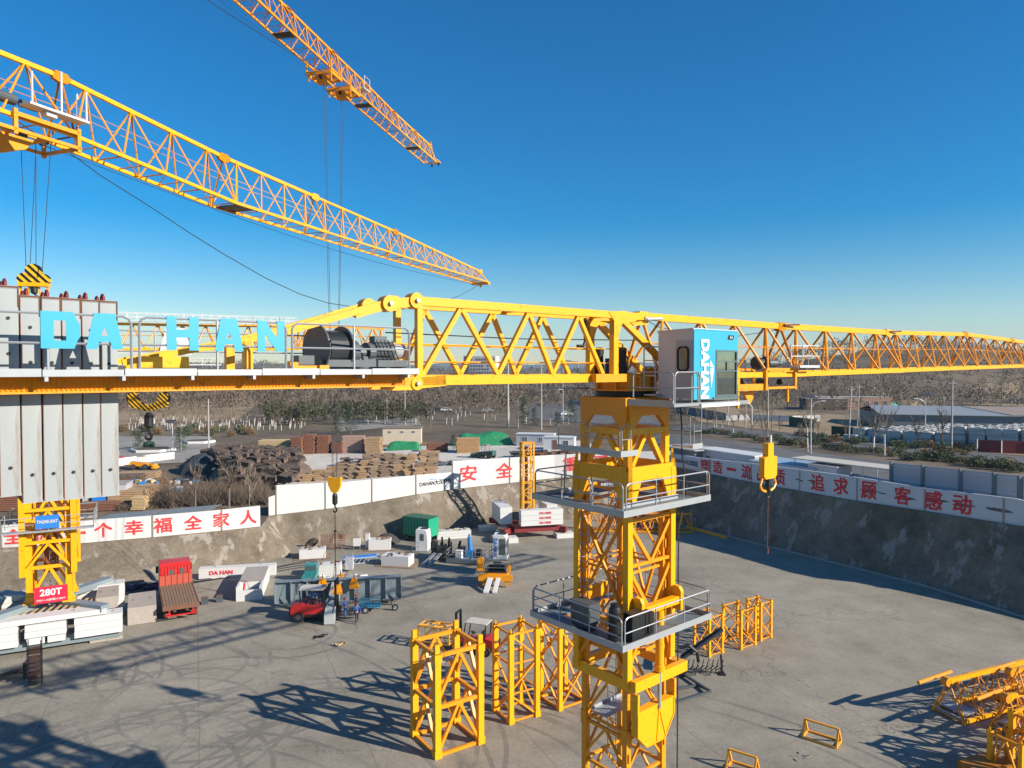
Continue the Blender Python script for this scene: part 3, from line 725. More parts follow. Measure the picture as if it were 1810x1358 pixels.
for k in range(8):
    t = math.pi*k/4+.39; sb.beam((1.1*math.cos(t),1.1*math.sin(t),21.2), (1.1*math.cos(t),1.1*math.sin(t),21.68), .08, .16, (math.cos(t),math.sin(t),0))
sb.box(-2.6, 2.9, -.95, -.7, 21.5, 21.78); sb.box(-2.6, 2.9, .7, .95, 21.5, 21.78); sb.box(-1.0, 1.3, -.69, .69, 21.55, 21.74)
sb.build('slewing_table', YEL2, MC)
mt = MB()
for (x, y) in ((-.55,-.3),(-.9,.5)):
    mt.lathe((x,y,21.74), [(.2,0),(.2,.35),(.16,.36),(.16,.75),(.18,.76),(.18,.95),(.1,1.0)], 12)
mt.box(-.3, .1, .3, .75, 21.74, 22.35)
mt.build('slewing_motor', BLACK, MC)
gl = MB()
for k in range(14): gl.box(.35+.1*k, .42+.1*k, -.62, -.5, 21.80, 21.98+.04*math.sin(k*2.1))
gl.box(.3, 1.8, -.66, -.46, 21.74, 21.84)
gl.build('lubrication_block', YEL, MC)
# --- tower head: posts and top beams, from x=-9.6 to x=+0.9
TW = .58; ZT = 23.86; ZB = 21.66
hd = MB()
for s in (-1, 1):
    y = s*TW
    hd.beam((-9.6,y,ZT), (-1.35,y,ZT), .2, .24); hd.beam((-9.6,y,ZB-.02), (-1.1,y,ZB-.02), .22, .28)
    hd.beam((-9.45,y,ZB), (-9.45,y,ZT), .17)
    hd.beam((-1.3,y,ZB-.1), (-1.3,y,ZT), .22, .24)
    hd.beam((-1.1,y,ZT-.05), (.9,y*.2,ZT+.05), .2, .22)
    hd.beam((-1.0,y,ZT-.1), (2.0,y*1.3,ZB+.1), .2, .2)
    for (x, z) in ((-9.6, ZT), (-10.45, ZT-.13)): hd.disc((x, y, z), (0,1,0), .22, .34, 18)
    hd.beam((-10.45,y,ZT-.14), (-9.4,y,ZT), .22, .26)
    hd.disc((-9.6, y, ZB-.1), (0,1,0), .19, .34, 18); hd.beam((-9.6,y,ZB-.1), (-8.6,y,ZB-.03), .22, .3)
    hd.prism([(-10.4,y-.13,ZB-.28),(-9.75,y-.13,ZB-.28),(-9.4,y-.13,ZB-.02),(-9.7,y-.13,ZB+.1),(-10.0,y-.13,ZB+.02)], (0,.26,0))
    hd.prism([(-1.7,y-.12,ZT+.1),(-.9,y-.12,ZT+.16),(.1,y-.12,ZT+.05),(-.3,y-.12,ZT-.2),(-1.0,y-.12,ZT-.3),(-1.18,y-.12,ZT-.7),(-1.42,y-.12,ZT-.7),(-1.42,y-.12,ZT-.2)], (0,.2,0))
for x in (-9.6, -5.4, -1.3): hd.beam((x,-TW,ZT), (x,TW,ZT), .14); hd.beam((x,-TW,ZB), (x,TW,ZB), .14)
hd.prism([(-.2,-.17,ZT+.16),(.6,-.17,ZT+.2),(1.05,-.17,ZT+.18),(1.1,-.17,ZT-.22),(.3,-.17,ZT-.3),(-.1,-.17,ZT-.1)], (0,.34,0))
head = hd.build('tower_head', YEL, MC)
hb2 = MB()
for s in (-1, 1):
    y = s*TW; xs = [-9.35, -7.9, -6.35, -4.85, -3.35, -1.45]
    pts = [(-9.35,ZB),(-8.0,ZT),(-6.6,ZB),(-5.35,ZT),(-4.3,ZB),(-3.1,ZT),(-1.9,ZB)] if s < 0 else [(-9.35,ZB),(-8.5,ZT),(-7.2,ZB),(-5.9,ZT),(-4.9,ZB),(-3.7,ZT),(-2.4,ZB)]
    for (xa, za), (xb, zb_) in zip(pts, pts[1:]): hb2.beam((xa,y,za+(.12 if za == ZB else -.1)), (xb,y,zb_+(.12 if zb_ == ZB else -.1)), .13)
for z in (.75, 1.25):
    hb2.tube((-10.2,-.42,ZB+z-.25), (-1.3,-.42,ZB+z-.25), .018, 4); hb2.tube((-10.2,.4,ZB+z-.25), (-1.3,.4,ZB+z-.25), .018, 4)
hb2.build('bracing', YEL, head)
pn = MB()
for s in (-1, 1):
    for (x, z) in ((-9.6, ZT), (-10.45, ZT-.13), (-9.6, ZB-.1)): MB().disc((x, s*(TW)+s*.2, z), (0,1,0), .06, .1, 8).build('pin', GALV, head)
for (x, z) in ((.15, ZT+.02), (.85, ZT)): MB().disc((x,-.24,z), (0,1,0), .085, .14, 10).build('pin', GALV, head)
pn.tube((.85,-.3,ZT-.04), (1.6,-.42,ZT+.0), .06, 8)
pn.build('pin', GALV, head)
dk = MB(); dk.pipe([(-2.0,.15,ZT-.1),(-2.0,.15,ZT-.95),(-2.15,.1,ZT-1.1),(-2.45,.1,ZT-1.1)], .06, 6); dk.build('cable_bend', BLACK, head)
wk = MB()
for (x0, x1, y0, y1) in ((-2.5,-.9,1.0,1.6),(-.4,1.6,-1.7,-1.2)):
    if y0 < 0: wk.build('service_walkway', GALV, MC); wk = MB()
    wk.box(x0, x1, y0, y1, 21.2 if y0 > 0 else 21.0, 21.26 if y0 > 0 else 21.06)
    rail(wk, [(x0,y0,21.2),(x0,y1,21.2),(x1,y1,21.2)], 1.05, .02)
hooprail(wk, (-.4,-1.2,21.3), (.9,-1.2,21.3), 1.45)
wk.build('service_walkway', GALV, MC)
# --- jib
js = [(.9,11.0,24.0,24.0,21.68,21.70),(11.0,22.85,24.0,24.08,21.70,21.84),(22.85,35.6,24.08,24.36,21.84,22.0),(35.6,46,24.36,24.2,22.0,22.12),(46,57,24.2,23.9,22.12,22.25)]
for i, (x0, x1, a, b, c_, d) in enumerate(js):
    jib_truss(MC, x0, x1, (4,4,5,4,4)[i], a-.05, b-.05, c_, d, .88, .88, YEL, .15 if i < 2 else .135, .056 if i < 2 else .05)
pj = MB()
for x, z in ((11.05, 24.02), (22.9, 24.1)): pj.tube((x,-.2,z-.02), (x+1.1,-.35,z+.03), .045, 6)
pj.build('joint_pin', RUST, MC)
# --- trolley and its winch
tr = MB()
for y in (-1.05, 1.05):
    tr.box(6.2, 8.9, y-.06, y+.06, 21.0, 21.2) if y > 0 else None
    for x in (8.0, 10.5): tr.box(x-.07, x+.07, y-.05, y+.05, 21.02, 21.9)
    tr.box(8.0, 10.6, y-.05, y+.05, 21.86, 21.98); tr.box(8.0, 10.6, y-.05, y+.05, 21.06, 21.16)
for x in (6.2, 8.0, 10.5): tr.box(x-.06, x+.06, -1.0, 1.0, 21.02, 21.14)
tr.box(5.9, 8.0, -1.0, -.8, 21.02, 21.3); tr.box(5.9, 6.15, -.95, -.8, 21.0, 21.9)
for (x, y, z0) in ((6.05,-.9,20.3),(10.0,-.95,20.45),(7.7,-.5,20.7)): tr.box(x-.05, x+.05, y-.05, y+.05, z0, 21.05)
tr.prism([(7.0,-.6,20.95),(7.9,-.6,20.95),(7.7,-.6,20.6),(7.5,-.6,20.4),(7.2,-.6,20.7)], (0,.1,0))
trolley = tr.build('trolley', YEL2, MC)
sv = MB()
for x in (6.9, 7.4, 8.9, 9.4): MB().disc((x,-.2,21.3), (0,1,0), .22, .1, 14).build('sheave', BLACK, trolley)
for x in (6.6, 9.7): MB().disc((x,-.75,21.36), (1,0,0), .14, .12, 10).build('roller', BLACK, trolley)
dw = MB(); dw.disc((8.75,-.35,22.2), (.9,-.2,0), .24, .6, 18); dw.disc((8.45,-.3,22.2), (.9,-.2,0), .31, .05, 18); dw.disc((9.05,-.4,22.2), (.9,-.2,0), .31, .05, 18); dw.build('trolley_drum', BLACK, trolley)
mo = MB(); mo.tube((9.15,-.42,22.2), (9.75,-.5,22.2), .17, 12); mo.tube((9.75,-.5,22.2), (10.1,-.54,22.2), .12, 12); mo.box(8.4, 9.8, -.62, -.2, 21.92, 22.0); mo.build('trolley_motor', MGREY, trolley)
bk = MB(); bk.box(10.1, 11.9, -1.5, -.95, 22.0, 22.1)
rail(bk, [(10.3,-.95,22.05),(11.9,-.95,22.05),(11.9,-1.5,22.05),(10.3,-1.5,22.05)], .95, .02)
bk.build('inspection_basket', WHITE, trolley)
rp = MB()
for x in (9.3, 9.9, 10.35, 11.0): rp.tube((x-.6, 0, 21.05), (lerp(x,10.06,.75), 0, 18.55), .012, 4)
rp.build('hoist_rope', CABLE, trolley)
# --- cab (near side of the head)
cbm = MB(); X0, X1, Y0, Y1, Z0, Z1 = 0.0, 2.62, -3.0, -1.52, 20.92, 23.28
t = .05
cbm.box(X0, X0+t, Y0, Y1, Z0, Z1-.001); cbm.box(X0+t, X1, Y1-t, Y1, Z0, Z1-.001); cbm.box(X0+t, X1, Y0+.001, Y1-t, Z0, Z0+.08)
cbm.prism([(X0-.03,Y0-.03,Z1),(X1+.06,Y0-.03,Z1),(X1+.06,Y1+.03,Z1-.04),(X0-.03,Y1+.03,Z1-.04)], (0,0,.07))
cab = cbm.build('operator_cab', CABG, MC)
bp_ = MB(); bp_.box(X0+.001, 1.28, Y0-.03, Y0, Z0-.02, Z1+.04); bp_.box(1.28, X1+.03, Y0-.03, Y0, 22.62, Z1+.04); bp_.box(X1+.0, X1+.03, Y0, Y1, 22.9, Z1)
bp_.build('blue_panel', BLUE, cab)
wf = MB()
for (a, b, c_, d) in ((1.28,1.34,Z0+.05,22.62),(X1-.06,X1+.0,Z0+.05,22.62),(1.34,X1-.06,Z0+.05,Z0+.11),(1.34,X1-.06,22.56,22.62),(1.34,X1-.06,22.2,22.25),(1.34,X1-.06,21.86,21.9)): wf.box(a, b, Y0-.05, Y0+.01, c_, d)
wf.box(1.95, 2.0, Y0-.045, Y0, 21.9, 22.2); wf.box(1.1, X1+.1, Y0-.08, Y0-.055, Z0-.06, Z0+.04)
for y in (Y0+.02, (Y0+Y1)/2, Y1-.04): wf.box(X1-.05, X1, y, y+.04, Z0+.05, 22.9)
wf.box(X1-.05, X1, Y0+.05, Y1-.05, 21.9, 21.94)
wf.build('window_frame', mat('frame_grey', (.10,.14,.14), .4), cab)
gp = MB(); gp.box(1.34, X1-.06, Y0-.012, Y0-.006, Z0+.11, 22.56); gp.box(X1-.03, X1-.024, Y0+.06, Y1-.04, Z0+.08, 22.9)
gp.build('window_pane', GLASS, cab)
st = MB(); st.box(1.3,1.85,-2.55,-2.0,Z0+.35,Z0+.5); st.box(1.25,1.35,-2.55,-2.0,Z0+.45,Z0+1.15); st.box(1.45,1.7,-2.4,-2.15,Z0+.08,Z0+.35); st.box(1.9,2.3,-2.7,-2.6,Z0+.08,Z0+.7)
st.build('seat', BLACK, cab)
dr = MB(); dr.box(X0-.02, X0, Y0+.03, Y0+.72, Z0+.05, 22.95)
door = dr.build('door', mat('cab_door_grey', (.35,.37,.385), .5, var=.05), cab)
dw_ = MB(); f = [(-2.82,21.98),(-2.82,22.62),(-2.74,22.7),(-2.48,22.7),(-2.40,22.62),(-2.40,21.98),(-2.48,21.9),(-2.74,21.9)]
dw_.prism([(X0-.045,y,z) for y, z in f], (.02,0,0)); dw_.build('door_window', GLASSD, cab)
fr_ = MB()
for (a, b) in zip(f, f[1:]+f[:1]): fr_.beam((X0-.05,a[0],a[1]), (X0-.05,b[0],b[1]), .05, .05, (1,0,0))
fr_.build('window_seal', RUBBER, cab)
cp = MB(); cp.box(-1.5, 2.9, -3.35, -3.3, 20.72, 20.82); cp.box(-1.5, X1, -3.3, -1.4, 20.70, 20.80); cp.box(-1.5,-1.42,-3.3,-1.4,20.80,20.92)
hooprail(cp, (-1.45,-1.6,20.8), (-1.45,-3.28,20.8), 1.05, .025); hooprail(cp, (-1.4,-3.3,20.8), (-.15,-3.3,20.8), 1.05, .025)
hooprail(cp, (-.05,-3.3,20.75), (-.05,-2.98,20.75), 1.1, .03)
cp.build('cab_platform', GRAIL, cab)
sk_ = MB(); sk_.box(-.1,2.2,-3.42,-3.36,20.66,20.78); sk_.pipe([(2.2,-3.3,20.7),(3.0,-3.3,20.7),(3.2,-3.3,20.55),(3.2,-3.3,19.9)], .02, 5)
sk_.build('platform_edge', WHITE, cab)
lettering('DAHAN', (.62,Y0-.045,21.95), (0,0,-1), (1,0,0), (2.0,.42), WHITE, cab, depth=.012, heavy=.022)
rf = MB(); rf.prism([(.93,Y0-.034,22.72-.45),(1.18,Y0-.034,22.35-.35),(.93,Y0-.034,22.02)], (0,-.01,0)); rf.prism([(.93,Y0-.034,21.98),(1.16,Y0-.034,21.98),(1.0,Y0-.034,20.95+.3)], (0,-.01,0)); rf.build('roof_mark', WHITE, cab)
hm_ = MB(); hm_.prism([(2.0,Y0-.034,23.0),(2.35,Y0-.034,23.0),(2.4,Y0-.034,23.16),(2.05,Y0-.034,23.16)], (0,-.008,0)); hm_.build('badge', DGREY, cab)
lettering('H', (2.2,Y0-.05,23.08), (1,0,0), (0,0,1), (.14,.11), WHITE, cab, bold=.02, depth=.012)
# --- tie bars from the head down to the counter jib
tb = MB()
for s in (-1, 1):
    y = s*.62
    tb.beam((-10.45,y,ZT-.14), (-11.45,y,23.42), .09, .26); tb.beam((-10.45,y+.12,ZT-.14), (-11.45,y+.12,23.42), .05, .2)
    tb.beam((-11.3,y,23.5), (-13.3,y,22.88), .14, .17)
    tb.beam((-13.3,y,22.88), (-14.4,y,22.62), .12, .14); tb.beam((-14.4,y,22.62), (-16.9,y,22.1), .1, .13)
    tb.box(-16.6,-15.6,y-.14,y+.14,21.98,22.24); tb.box(-14.35,-14.15,y-.09,y+.09,21.9,22.62)
tb.build('tie_bar', YEL, MC)
# --- counter jib deck
cj = MB()
for y in (-1.22, 1.22):
    cj.box(-22.5,-10.2,y-.05,y+.05,21.52,21.82)
    cj.box(-22.5,-10.2,y-.12,y+.12,21.50,21.54); cj.box(-22.5,-10.2,y-.12,y+.12,21.80,21.84)
    n_ = 150
    if y < 0:
        for k in range(n_):
            x = -22.4+12.1*k/n_
            cj.prism([(x,y-.05,21.55),(x+.04,y-.085,21.55),(x+.062,y-.05,21.55)], (0,0,.25))
for x in (-22,-19.9,-16.6,-14,-12,-10.4): cj.box(x-.08,x+.08,-1.1,1.1,21.56,21.78)
cj_ = cj.build('counter_jib', YEL2, MC)
dkm = MB()
for k in range(9):
    x = -22.6+1.38*k; dkm.box(x, x+1.36, -1.72, -1.28, 21.86, 21.9); dkm.box(x, x+1.36, -1.75, -1.72, 21.83, 21.98-.02*(k % 2))
dkm.box(-22.5,-10.3,1.3,1.75,21.86,21.92); dkm.box(-16.4,-10.3,-1.28,-.9,21.88,21.94); dkm.box(-16.4,-10.3,.9,1.3,21.88,21.93)
for x in (-22.4,-21.1,-19.7,-18.4,-17.1,-15.8,-14.5,-13.1,-11.8,-10.5): dkm.box(x-.03,x+.03,-1.74,-1.12,21.74,21.85)
dkm.build('deck_walkway', GALV, cj_)
rl = MB()
ends = [(-22.6,-16.95),(-16.8,-13.75),(-13.6,-10.45)]
for a, b in ends: hooprail(rl, (a,-1.68,21.9), (b,-1.68,21.9), 1.12, .027)
rl.build('handrail', GRAIL, cj_); rl = MB()
for a, b in ((-22.6,-17.6),(-17.4,-14.0),(-13.9,-10.4)): hooprail(rl, (a,1.7,21.9), (b,1.7,21.9), 1.0, .022)
rl.build('handrail', GRAIL, cj_)
# letter boards on the near handrail
def board(ch, x0, x1, polys, z0=22.36, z1=23.06):
    mb = MB()
    for pl in polys: mb.prism([(lerp(x0,x1,a), -1.725, lerp(z0,z1,b)) for a, b in pl], (0,.02,0))
    return mb.build('letter_board', BLUE, cj_, label='sky blue letter %s board on the handrail' % ch)
A_ = [[(0,0),(.30,0),(.35,.2),(.40,.38),(.5,.62),(.5,1),(.22,1)],[(1,0),(.78,1),(.5,1),(.5,.62),(.60,.38),(.65,.2),(.70,0)],[(.35,.2),(.65,.2),(.60,.38),(.40,.38)]]
board('D', -18.48, -17.82, [[(0,0),(.32,0),(.32,1),(0,1)],[(.32,0),(.82,0),(.9,.22),(.32,.22)],[(.32,.76),(.9,.76),(.8,1),(.32,1)],[(.62,.22),(.9,.22),(.97,.34),(.97,.66),(.9,.76),(.62,.76)]])
board('A', -17.75, -17.10, A_)
board('H', -16.3, -15.67, [[(0,0),(.3,0),(.3,1),(0,1)],[(.7,0),(1,0),(1,1),(.7,1)],[(.3,.38),(.7,.38),(.7,.62),(.3,.62)]])
board('A', -15.35, -14.73, A_)
board('N', -14.42, -13.80, [[(0,0),(.28,0),(.28,1),(0,1)],[(.72,0),(1,0),(1,1),(.72,1)],[(.28,1),(.28,.55),(.72,0),(.72,.45)]])
# --- hoist winch
wn = MB(); wn.disc((-12.0,-.35,22.48), (.9,.12,0), .48, .55, 28); wh = wn.build('hoist_drum', DGREY, MC, smooth=False)
fl_ = MB()
for dx, r in ((-.42,.62),(.32,.60)): fl_.disc((-12.0+dx,-.35+dx*.13,22.48), (.9,.12,0), r, .05, 32)
fl_.disc((-11.5,-.28,22.4),(.9,.12,0),.34,.42,20); fl_.disc((-11.22,-.25,22.4),(.9,.12,0),.22,.2,16)
fl_.build('drum_flange', MGREY, wh)
gb = MB(); gb.disc((-11.0,-.24,22.4),(.9,.12,0),.14,.5,12); gb.disc((-10.83,-.22,22.42),(.9,.12,0),.26,.22,16); gb.box(-11.3,-10.7,-.4,-.05,22.1,22.3); gb.build('gearbox', MGREY, wh)
mo = MB(); mo.tube((-10.72,-.2,22.46),(-10.1,-.1,22.46),.27,18)
for k in range(14):
    t = 2*math.pi*k/14; mo.beam((-10.7,-.2+.28*math.cos(t),22.46+.28*math.sin(t)),(-10.2,-.12+.28*math.cos(t),22.46+.28*math.sin(t)),.02,.04,(0,math.cos(t),math.sin(t)))
mo.box(-10.68,-10.3,-.3,0,22.7,22.86); mo.build('hoist_motor', MGREY, wh)
me_ = MB(); me_.tube((-10.1,-.1,22.46),(-9.85,-.06,22.46),.25,18); me_.tube((-9.85,-.06,22.46),(-9.68,-.03,22.46),.22,18); me_.build('motor_brake', GALV, wh)
fb = MB(); fb.box(-12.45,-9.95,-.8,-.65,22.02,22.2); fb.box(-12.45,-9.95,.1,.25,22.02,22.2)
for x in (-12.4,-11.5,-10.6,-10.1): fb.box(x,x+.14,-.65,.1,22.03,22.18); fb.box(x,x+.14,-.75,.15,21.92,22.02)
fb.box(-12.3,-11.6,-.72,-.3,21.92,22.0); fb.box(-13.1,-12.7,-.9,-.4,21.93,22.3); fb.build('winch_frame', MGREY, wh)
yb = MB(); yb.box(-13.35,-12.75,-1.15,-.95,21.9,22.05); yb.box(-13.4,-13.2,-1.1,-.9,22.05,22.15); yb.box(-12.65,-12.4,-1.1,-.9,21.93,22.06); yb.build('rope_guide', YEL2, wh)
hs = MB(); 
for k in range(5): 
    a = Vector((-10.7+.12*k,-.42,22.75)); hs.pipe([a, a+Vector((.03,-.1,-.2)), a+Vector((.1,-.12,-.45)), a+Vector((.3,-.15,-.75))], .014, 4)
hs.build('cable_loops', BLACK, wh)
# --- cage platforms
def deck_ring(z, xa, xb, ya, yb, w, railh, mats, name, hole=True, edge=.2):
    mb = MB(); mb.box(xa,xb,ya,ya+w,z-.06,z); mb.box(xa,xb,yb-w,yb,z-.06,z); mb.box(xa,xa+w,ya+w,yb-w,z-.06,z); mb.box(xb-w,xb,ya+w,yb-w,z-.06,z)
    o = mb.build(name, DECK, MC)
    e = MB()
    e.box(xa-.02,xb+.02,ya-.04,ya,z-.08,z+edge-.06); e.box(xa-.02,xb+.02,yb,yb+.04,z-.08,z+edge-.06)
    e.box(xa-.05,xa-.02,ya-.04,yb+.04,z-.08,z+edge-.06); e.box(xb+.02,xb+.05,ya-.04,yb+.04,z-.08,z+edge-.06)
    e.box(xa+w+.1, xb-w-.1, ya+w, ya+w+.03, z-.02, z+.16)
    e.build('toe_board', GALV, o)
    r = MB(); e_ = .06
    hooprail(r, (xa,yb-.1,z), (xa,ya+1.5,z), railh) if name != 'lower_platform' else None
    hooprail(r, (xa,ya+(1.4 if name != 'lower_platform' else .1),z), (xa,ya+.05,z), railh) if name != 'lower_platform' else hooprail(r, (xa,yb-.05,z), (xa,ya+.05,z), railh, mids=(.38,.7))
    hooprail(r, (xa+.1,ya,z), (xb,ya,z), railh); hooprail(r, (xb,ya+.1,z), (xb,yb,z), railh); hooprail(r, (xa+.1,yb,z), (xb-.1,yb,z), railh)
    r.build('handrail', GRAIL, o)
    return o
up_ = deck_ring(17.2, -2.72, 2.0, -2.3, 2.1, .75, 1.0, None, 'upper_platform')
lo_ = deck_ring(12.8, -2.75, 2.1, -2.3, 2.15, .8, 1.0, None, 'lower_platform')
sp_ = MB(); sp_.box(-2.25,-1.55,-1.75,1.3,19.05,19.1); sp_.box(-2.28,-2.25,-1.78,1.3,19.0,19.2); sp_.box(-2.25,-1.4,-1.78,-1.75,19.0,19.2)
o2 = MB(); o2.box(1.5,2.1,-1.9,-1.0,19.05,19.1); o2.box(1.5,2.12,-1.93,-1.9,19.0,19.2); o2.build('side_platform', GALV, MC)
o = sp_.build('side_platform', GALV, MC)
r = MB(); hooprail(r, (-2.25,1.25,19.1), (-2.25,-.2,19.1), .95, .02); hooprail(r, (-2.25,-.3,19.1), (-2.25,-1.7,19.1), .95, .02); hooprail(r, (-2.2,-1.75,19.1), (-1.75,-1.75,19.1), .95, .02)
r.build('handrail', GRAIL, o); r = MB(); hooprail(r, (2.08,-1.4,19.1), (2.08,-1.0,19.1), 1.1, .02); hooprail(r, (1.62,-1.9,19.1), (2.05,-1.9,19.1), 1.1, .02); r.build('handrail', GRAIL, o)
# hydraulic unit, cylinder and yoke
hy = MB(); hy.box(-2.1,-1.45,-2.15,-1.75,12.82,13.75); hy.lathe((-2.35,-1.6,12.85), [(.22,0),(.22,.95),(.2,1.05),(.16,1.1),(.16,1.2),(.05,1.22)], 16); hy.box(-1.35,-.9,-2.1,-1.7,12.85,13.6); hy.box(-1.25,-1.0,-2.16,-2.1,12.95,13.25)
hy.build('hydraulic_pump', BLACK, MC)
hx = MB(); hx.box(-2.5,-1.95,-.55,.35,13.0,13.75); hx.box(-2.45,-2.0,-.5,.3,12.85,13.0); hx.build('control_box', MGREY, MC)
cy = MB(); cy.tube((mx+.12,-1.58,10.95+.2),(mx+.12,-1.58,13.3),.155,18); cy.tube((mx+.12,-1.58,11.1),(mx+.12,-1.58,11.3),.19,18)
cyl_ = cy.build('climbing_cylinder', YEL, MC, smooth=False)
rd_ = MB().tube((mx+.12,-1.58,9.75),(mx+.12,-1.58,11.15),.075,12); rd_.build('piston_rod', GALV, cyl_)
yk = MB(); yk.prism([(mx-1.05,-1.5,9.9),(mx-1.05,-1.5,9.05),(mx-.55,-1.5,8.55),(mx+.45,-1.5,8.55),(mx+1.0,-1.5,9.3),(mx+1.0,-1.5,9.95)], (0,-.06,0))
yk.prism([(mx-1.05,-1.28,9.9),(mx-1.05,-1.28,9.05),(mx-.55,-1.28,8.55),(mx+.45,-1.28,8.55),(mx+1.0,-1.28,9.3),(mx+1.0,-1.28,9.95)], (0,-.04,0))
for (a, b) in (((-1.05,9.9),(1.0,9.92)),((-1.05,9.9),(-1.05,9.05)),((-1.05,9.05),(-.55,8.55)),((-.55,8.55),(.45,8.55)),((.45,8.55),(1.0,9.3)),((1.0,9.3),(1.0,9.95)),((.0,8.57),(.12,9.8)),((.12,9.8),(.5,8.65))):
    yk.beam((mx+a[0],-1.44,a[1]),(mx+b[0],-1.44,b[1]),.05,.30,(0,1,0))
for sx in (-1.05, 1.02): yk.box(mx+sx-.05,mx+sx+.05,-1.6,-1.25,9.85,10.55)
yk.build('climbing_yoke', YEL, MC)
gb_ = MB(); gb_.box(mx-.9,mx+1.15,-1.7,-1.45,13.35,13.62); gb_.box(mx-.9,mx+1.15,1.3,1.5,13.1,13.6)
for sx in (-1.0,1.2):
    gb_.prism([(mx+sx-.08,-1.75,13.1),(mx+sx-.08,-1.75,13.8),(mx+sx-.08,-1.65,13.95),(mx+sx-.08,-1.45,13.98),(mx+sx-.08,-1.3,13.85),(mx+sx-.08,-1.3,13.1)], (.16,0,0))
for k in range(5): gb_.tube((mx-.7+.35*k,-1.66,13.35),(mx-.7+.35*k,-1.66,12.9),.02,5)
gb_.tube((mx-.9,-1.68,12.98),(mx+1.1,-1.68,12.98),.03,6)
gb_.build('cylinder_beam', YEL, MC)
ld = MB(); ladder(ld, -1.62, .55, 12.9, 17.2, (0,1), .2, True); ld.build('ladder', GALV, MC)
mj = MB(); ladder(mj, -1.0, -.6, 17.2, 19.1, (0,1), .2); mj.build('ladder', GALV, MC)
cb_ = MB(); cb_.pipe([(1.55,-1.3,20.9),(1.62,-1.35,19.9),(1.5,-1.45,18.8),(1.75,-1.5,17.6),(1.42,-1.38,16),(1.42,-1.38,.2)], .03, 5); cb_.build('power_cable', CABLE, MC)
dr_ = MB(); dr_.pipe([(0.4,0,24.1),(2,.1,23.6),(6,.1,23.2),(11,0,23.8)], .014, 4); dr_.pipe([(-10,.3,23.0),(-5,.3,22.95),(1,.3,23.05)], .018, 4); dr_.build('power_cable', CABLE, MC)
# --- counterweight slabs hung in the deck: things of their own
W_ = lambda x, y, z: Vector((OX+x*math.cos(ANG)-y*math.sin(ANG), OY+x*math.sin(ANG)+y*math.cos(ANG), z))
sx_ = [-19.62,-19.26,-18.9,-18.55,-18.2,-17.86,-17.52,-17.2]
slabn = ['tall grey counterweight slab at the far left edge, outermost of the row','grey counterweight slab left of the rusty edged raised one','raised grey counterweight slab with rusty top edge under the striped hook block',
         'grey counterweight slab just right of the raised one','grey counterweight slab behind the letter D board','grey counterweight slab between the blue D and A boards','grey counterweight slab behind the letter A board','rightmost grey counterweight slab in the row, at the end by the tie bar']
for k, x in enumerate(sx_):
    up = .16 if k == 2 else (.04 if k == 1 else .0)
    t = thing('counterweight_slab', slabn[k], 'counterweight', W_(x, 0, 19.33+.03*(7-k)*.2+up), ANG, 'counterweight slabs hanging in the crane deck')
    top = 4.05; wd = (.162,.156,.165,.16,.158,.163,.157,.16)[k]
    b = MB()
    b.box(-wd, wd, -.88, .88, 0, top)
    for z in (.0, top-.05): b.box(-wd-.006, wd+.006, -.89, .89, z, z+.05)
    b.build('slab_body', SLAB, t)
    e = MB(); e.beam((-wd+.01,-.886,top-.02),(wd,-.886,top-.02),.03); e.beam((-wd,-.887,0.02),(-wd,-.887,top),.016); e.beam((wd,-.887,top-.4),(wd,-.887,top),.02); e.build('rusty_edge', RUST, t)
    l = MB(); l.pipe([(0,-.45,top),(0,-.4,top+.12),(0,-.3,top+.17),(0,-.2,top+.12),(0,-.15,top)], .03, 6); l.pipe([(0,.15,top),(0,.2,top+.12),(0,.3,top+.17),(0,.4,top+.12),(0,.45,top)], .03, 6); l.build('lifting_loop', DRED, t)
    h = MB()
    for z in (.55, top-.62, top-1.3): h.disc((.0,-.885,z), (0,1,0), .033, .02, 10)
    h.build('bolt_hole', BLACK, t)
# --- hook block under the trolley
hk = thing('hook_block', 'plain yellow hook block hanging below the trolley right of the cab, dropping a thin chain', 'hook block', W_(10.06, 0, 0), ANG)
b = MB()
b.prism([(-.22,-.14,18.5),(.22,-.14,18.5),(.24,-.14,17.9),(.55,-.14,17.85),(.55,-.14,17.0),(.4,-.14,16.85),(-.4,-.14,16.85),(-.55,-.14,17.0),(-.55,-.14,17.85),(-.24,-.14,17.9)], (0,.28,0))
for s in (-1,1): b.pipe([(s*.45,0,17.0),(s*.68,0,16.55),(s*.5,0,16.35),(s*.2,0,16.25)], .06, 6)
b.build('block_body', YEL, hk)
b = MB(); b.box(-.08,.08,-.1,.1,16.4,17.1); b.pipe([(0,0,16.4),(.14,0,16.2),(.1,0,16.0),(-.05,0,15.95),(-.16,0,16.08)], .05, 8); b.build('hook', DGREY, hk)
b = MB(); b.tube((0.02,0,15.95),(.0,0,13.6),.022,5); b.pipe([(0,0,13.6),(.06,0,13.45),(0,0,13.3)], .04, 6); b.build('chain', RUST, hk)
b = MB(); b.tube((.2,0,18.5),(.2,0,18.85),.07,6); b.build('rope_socket', WHITE, hk)
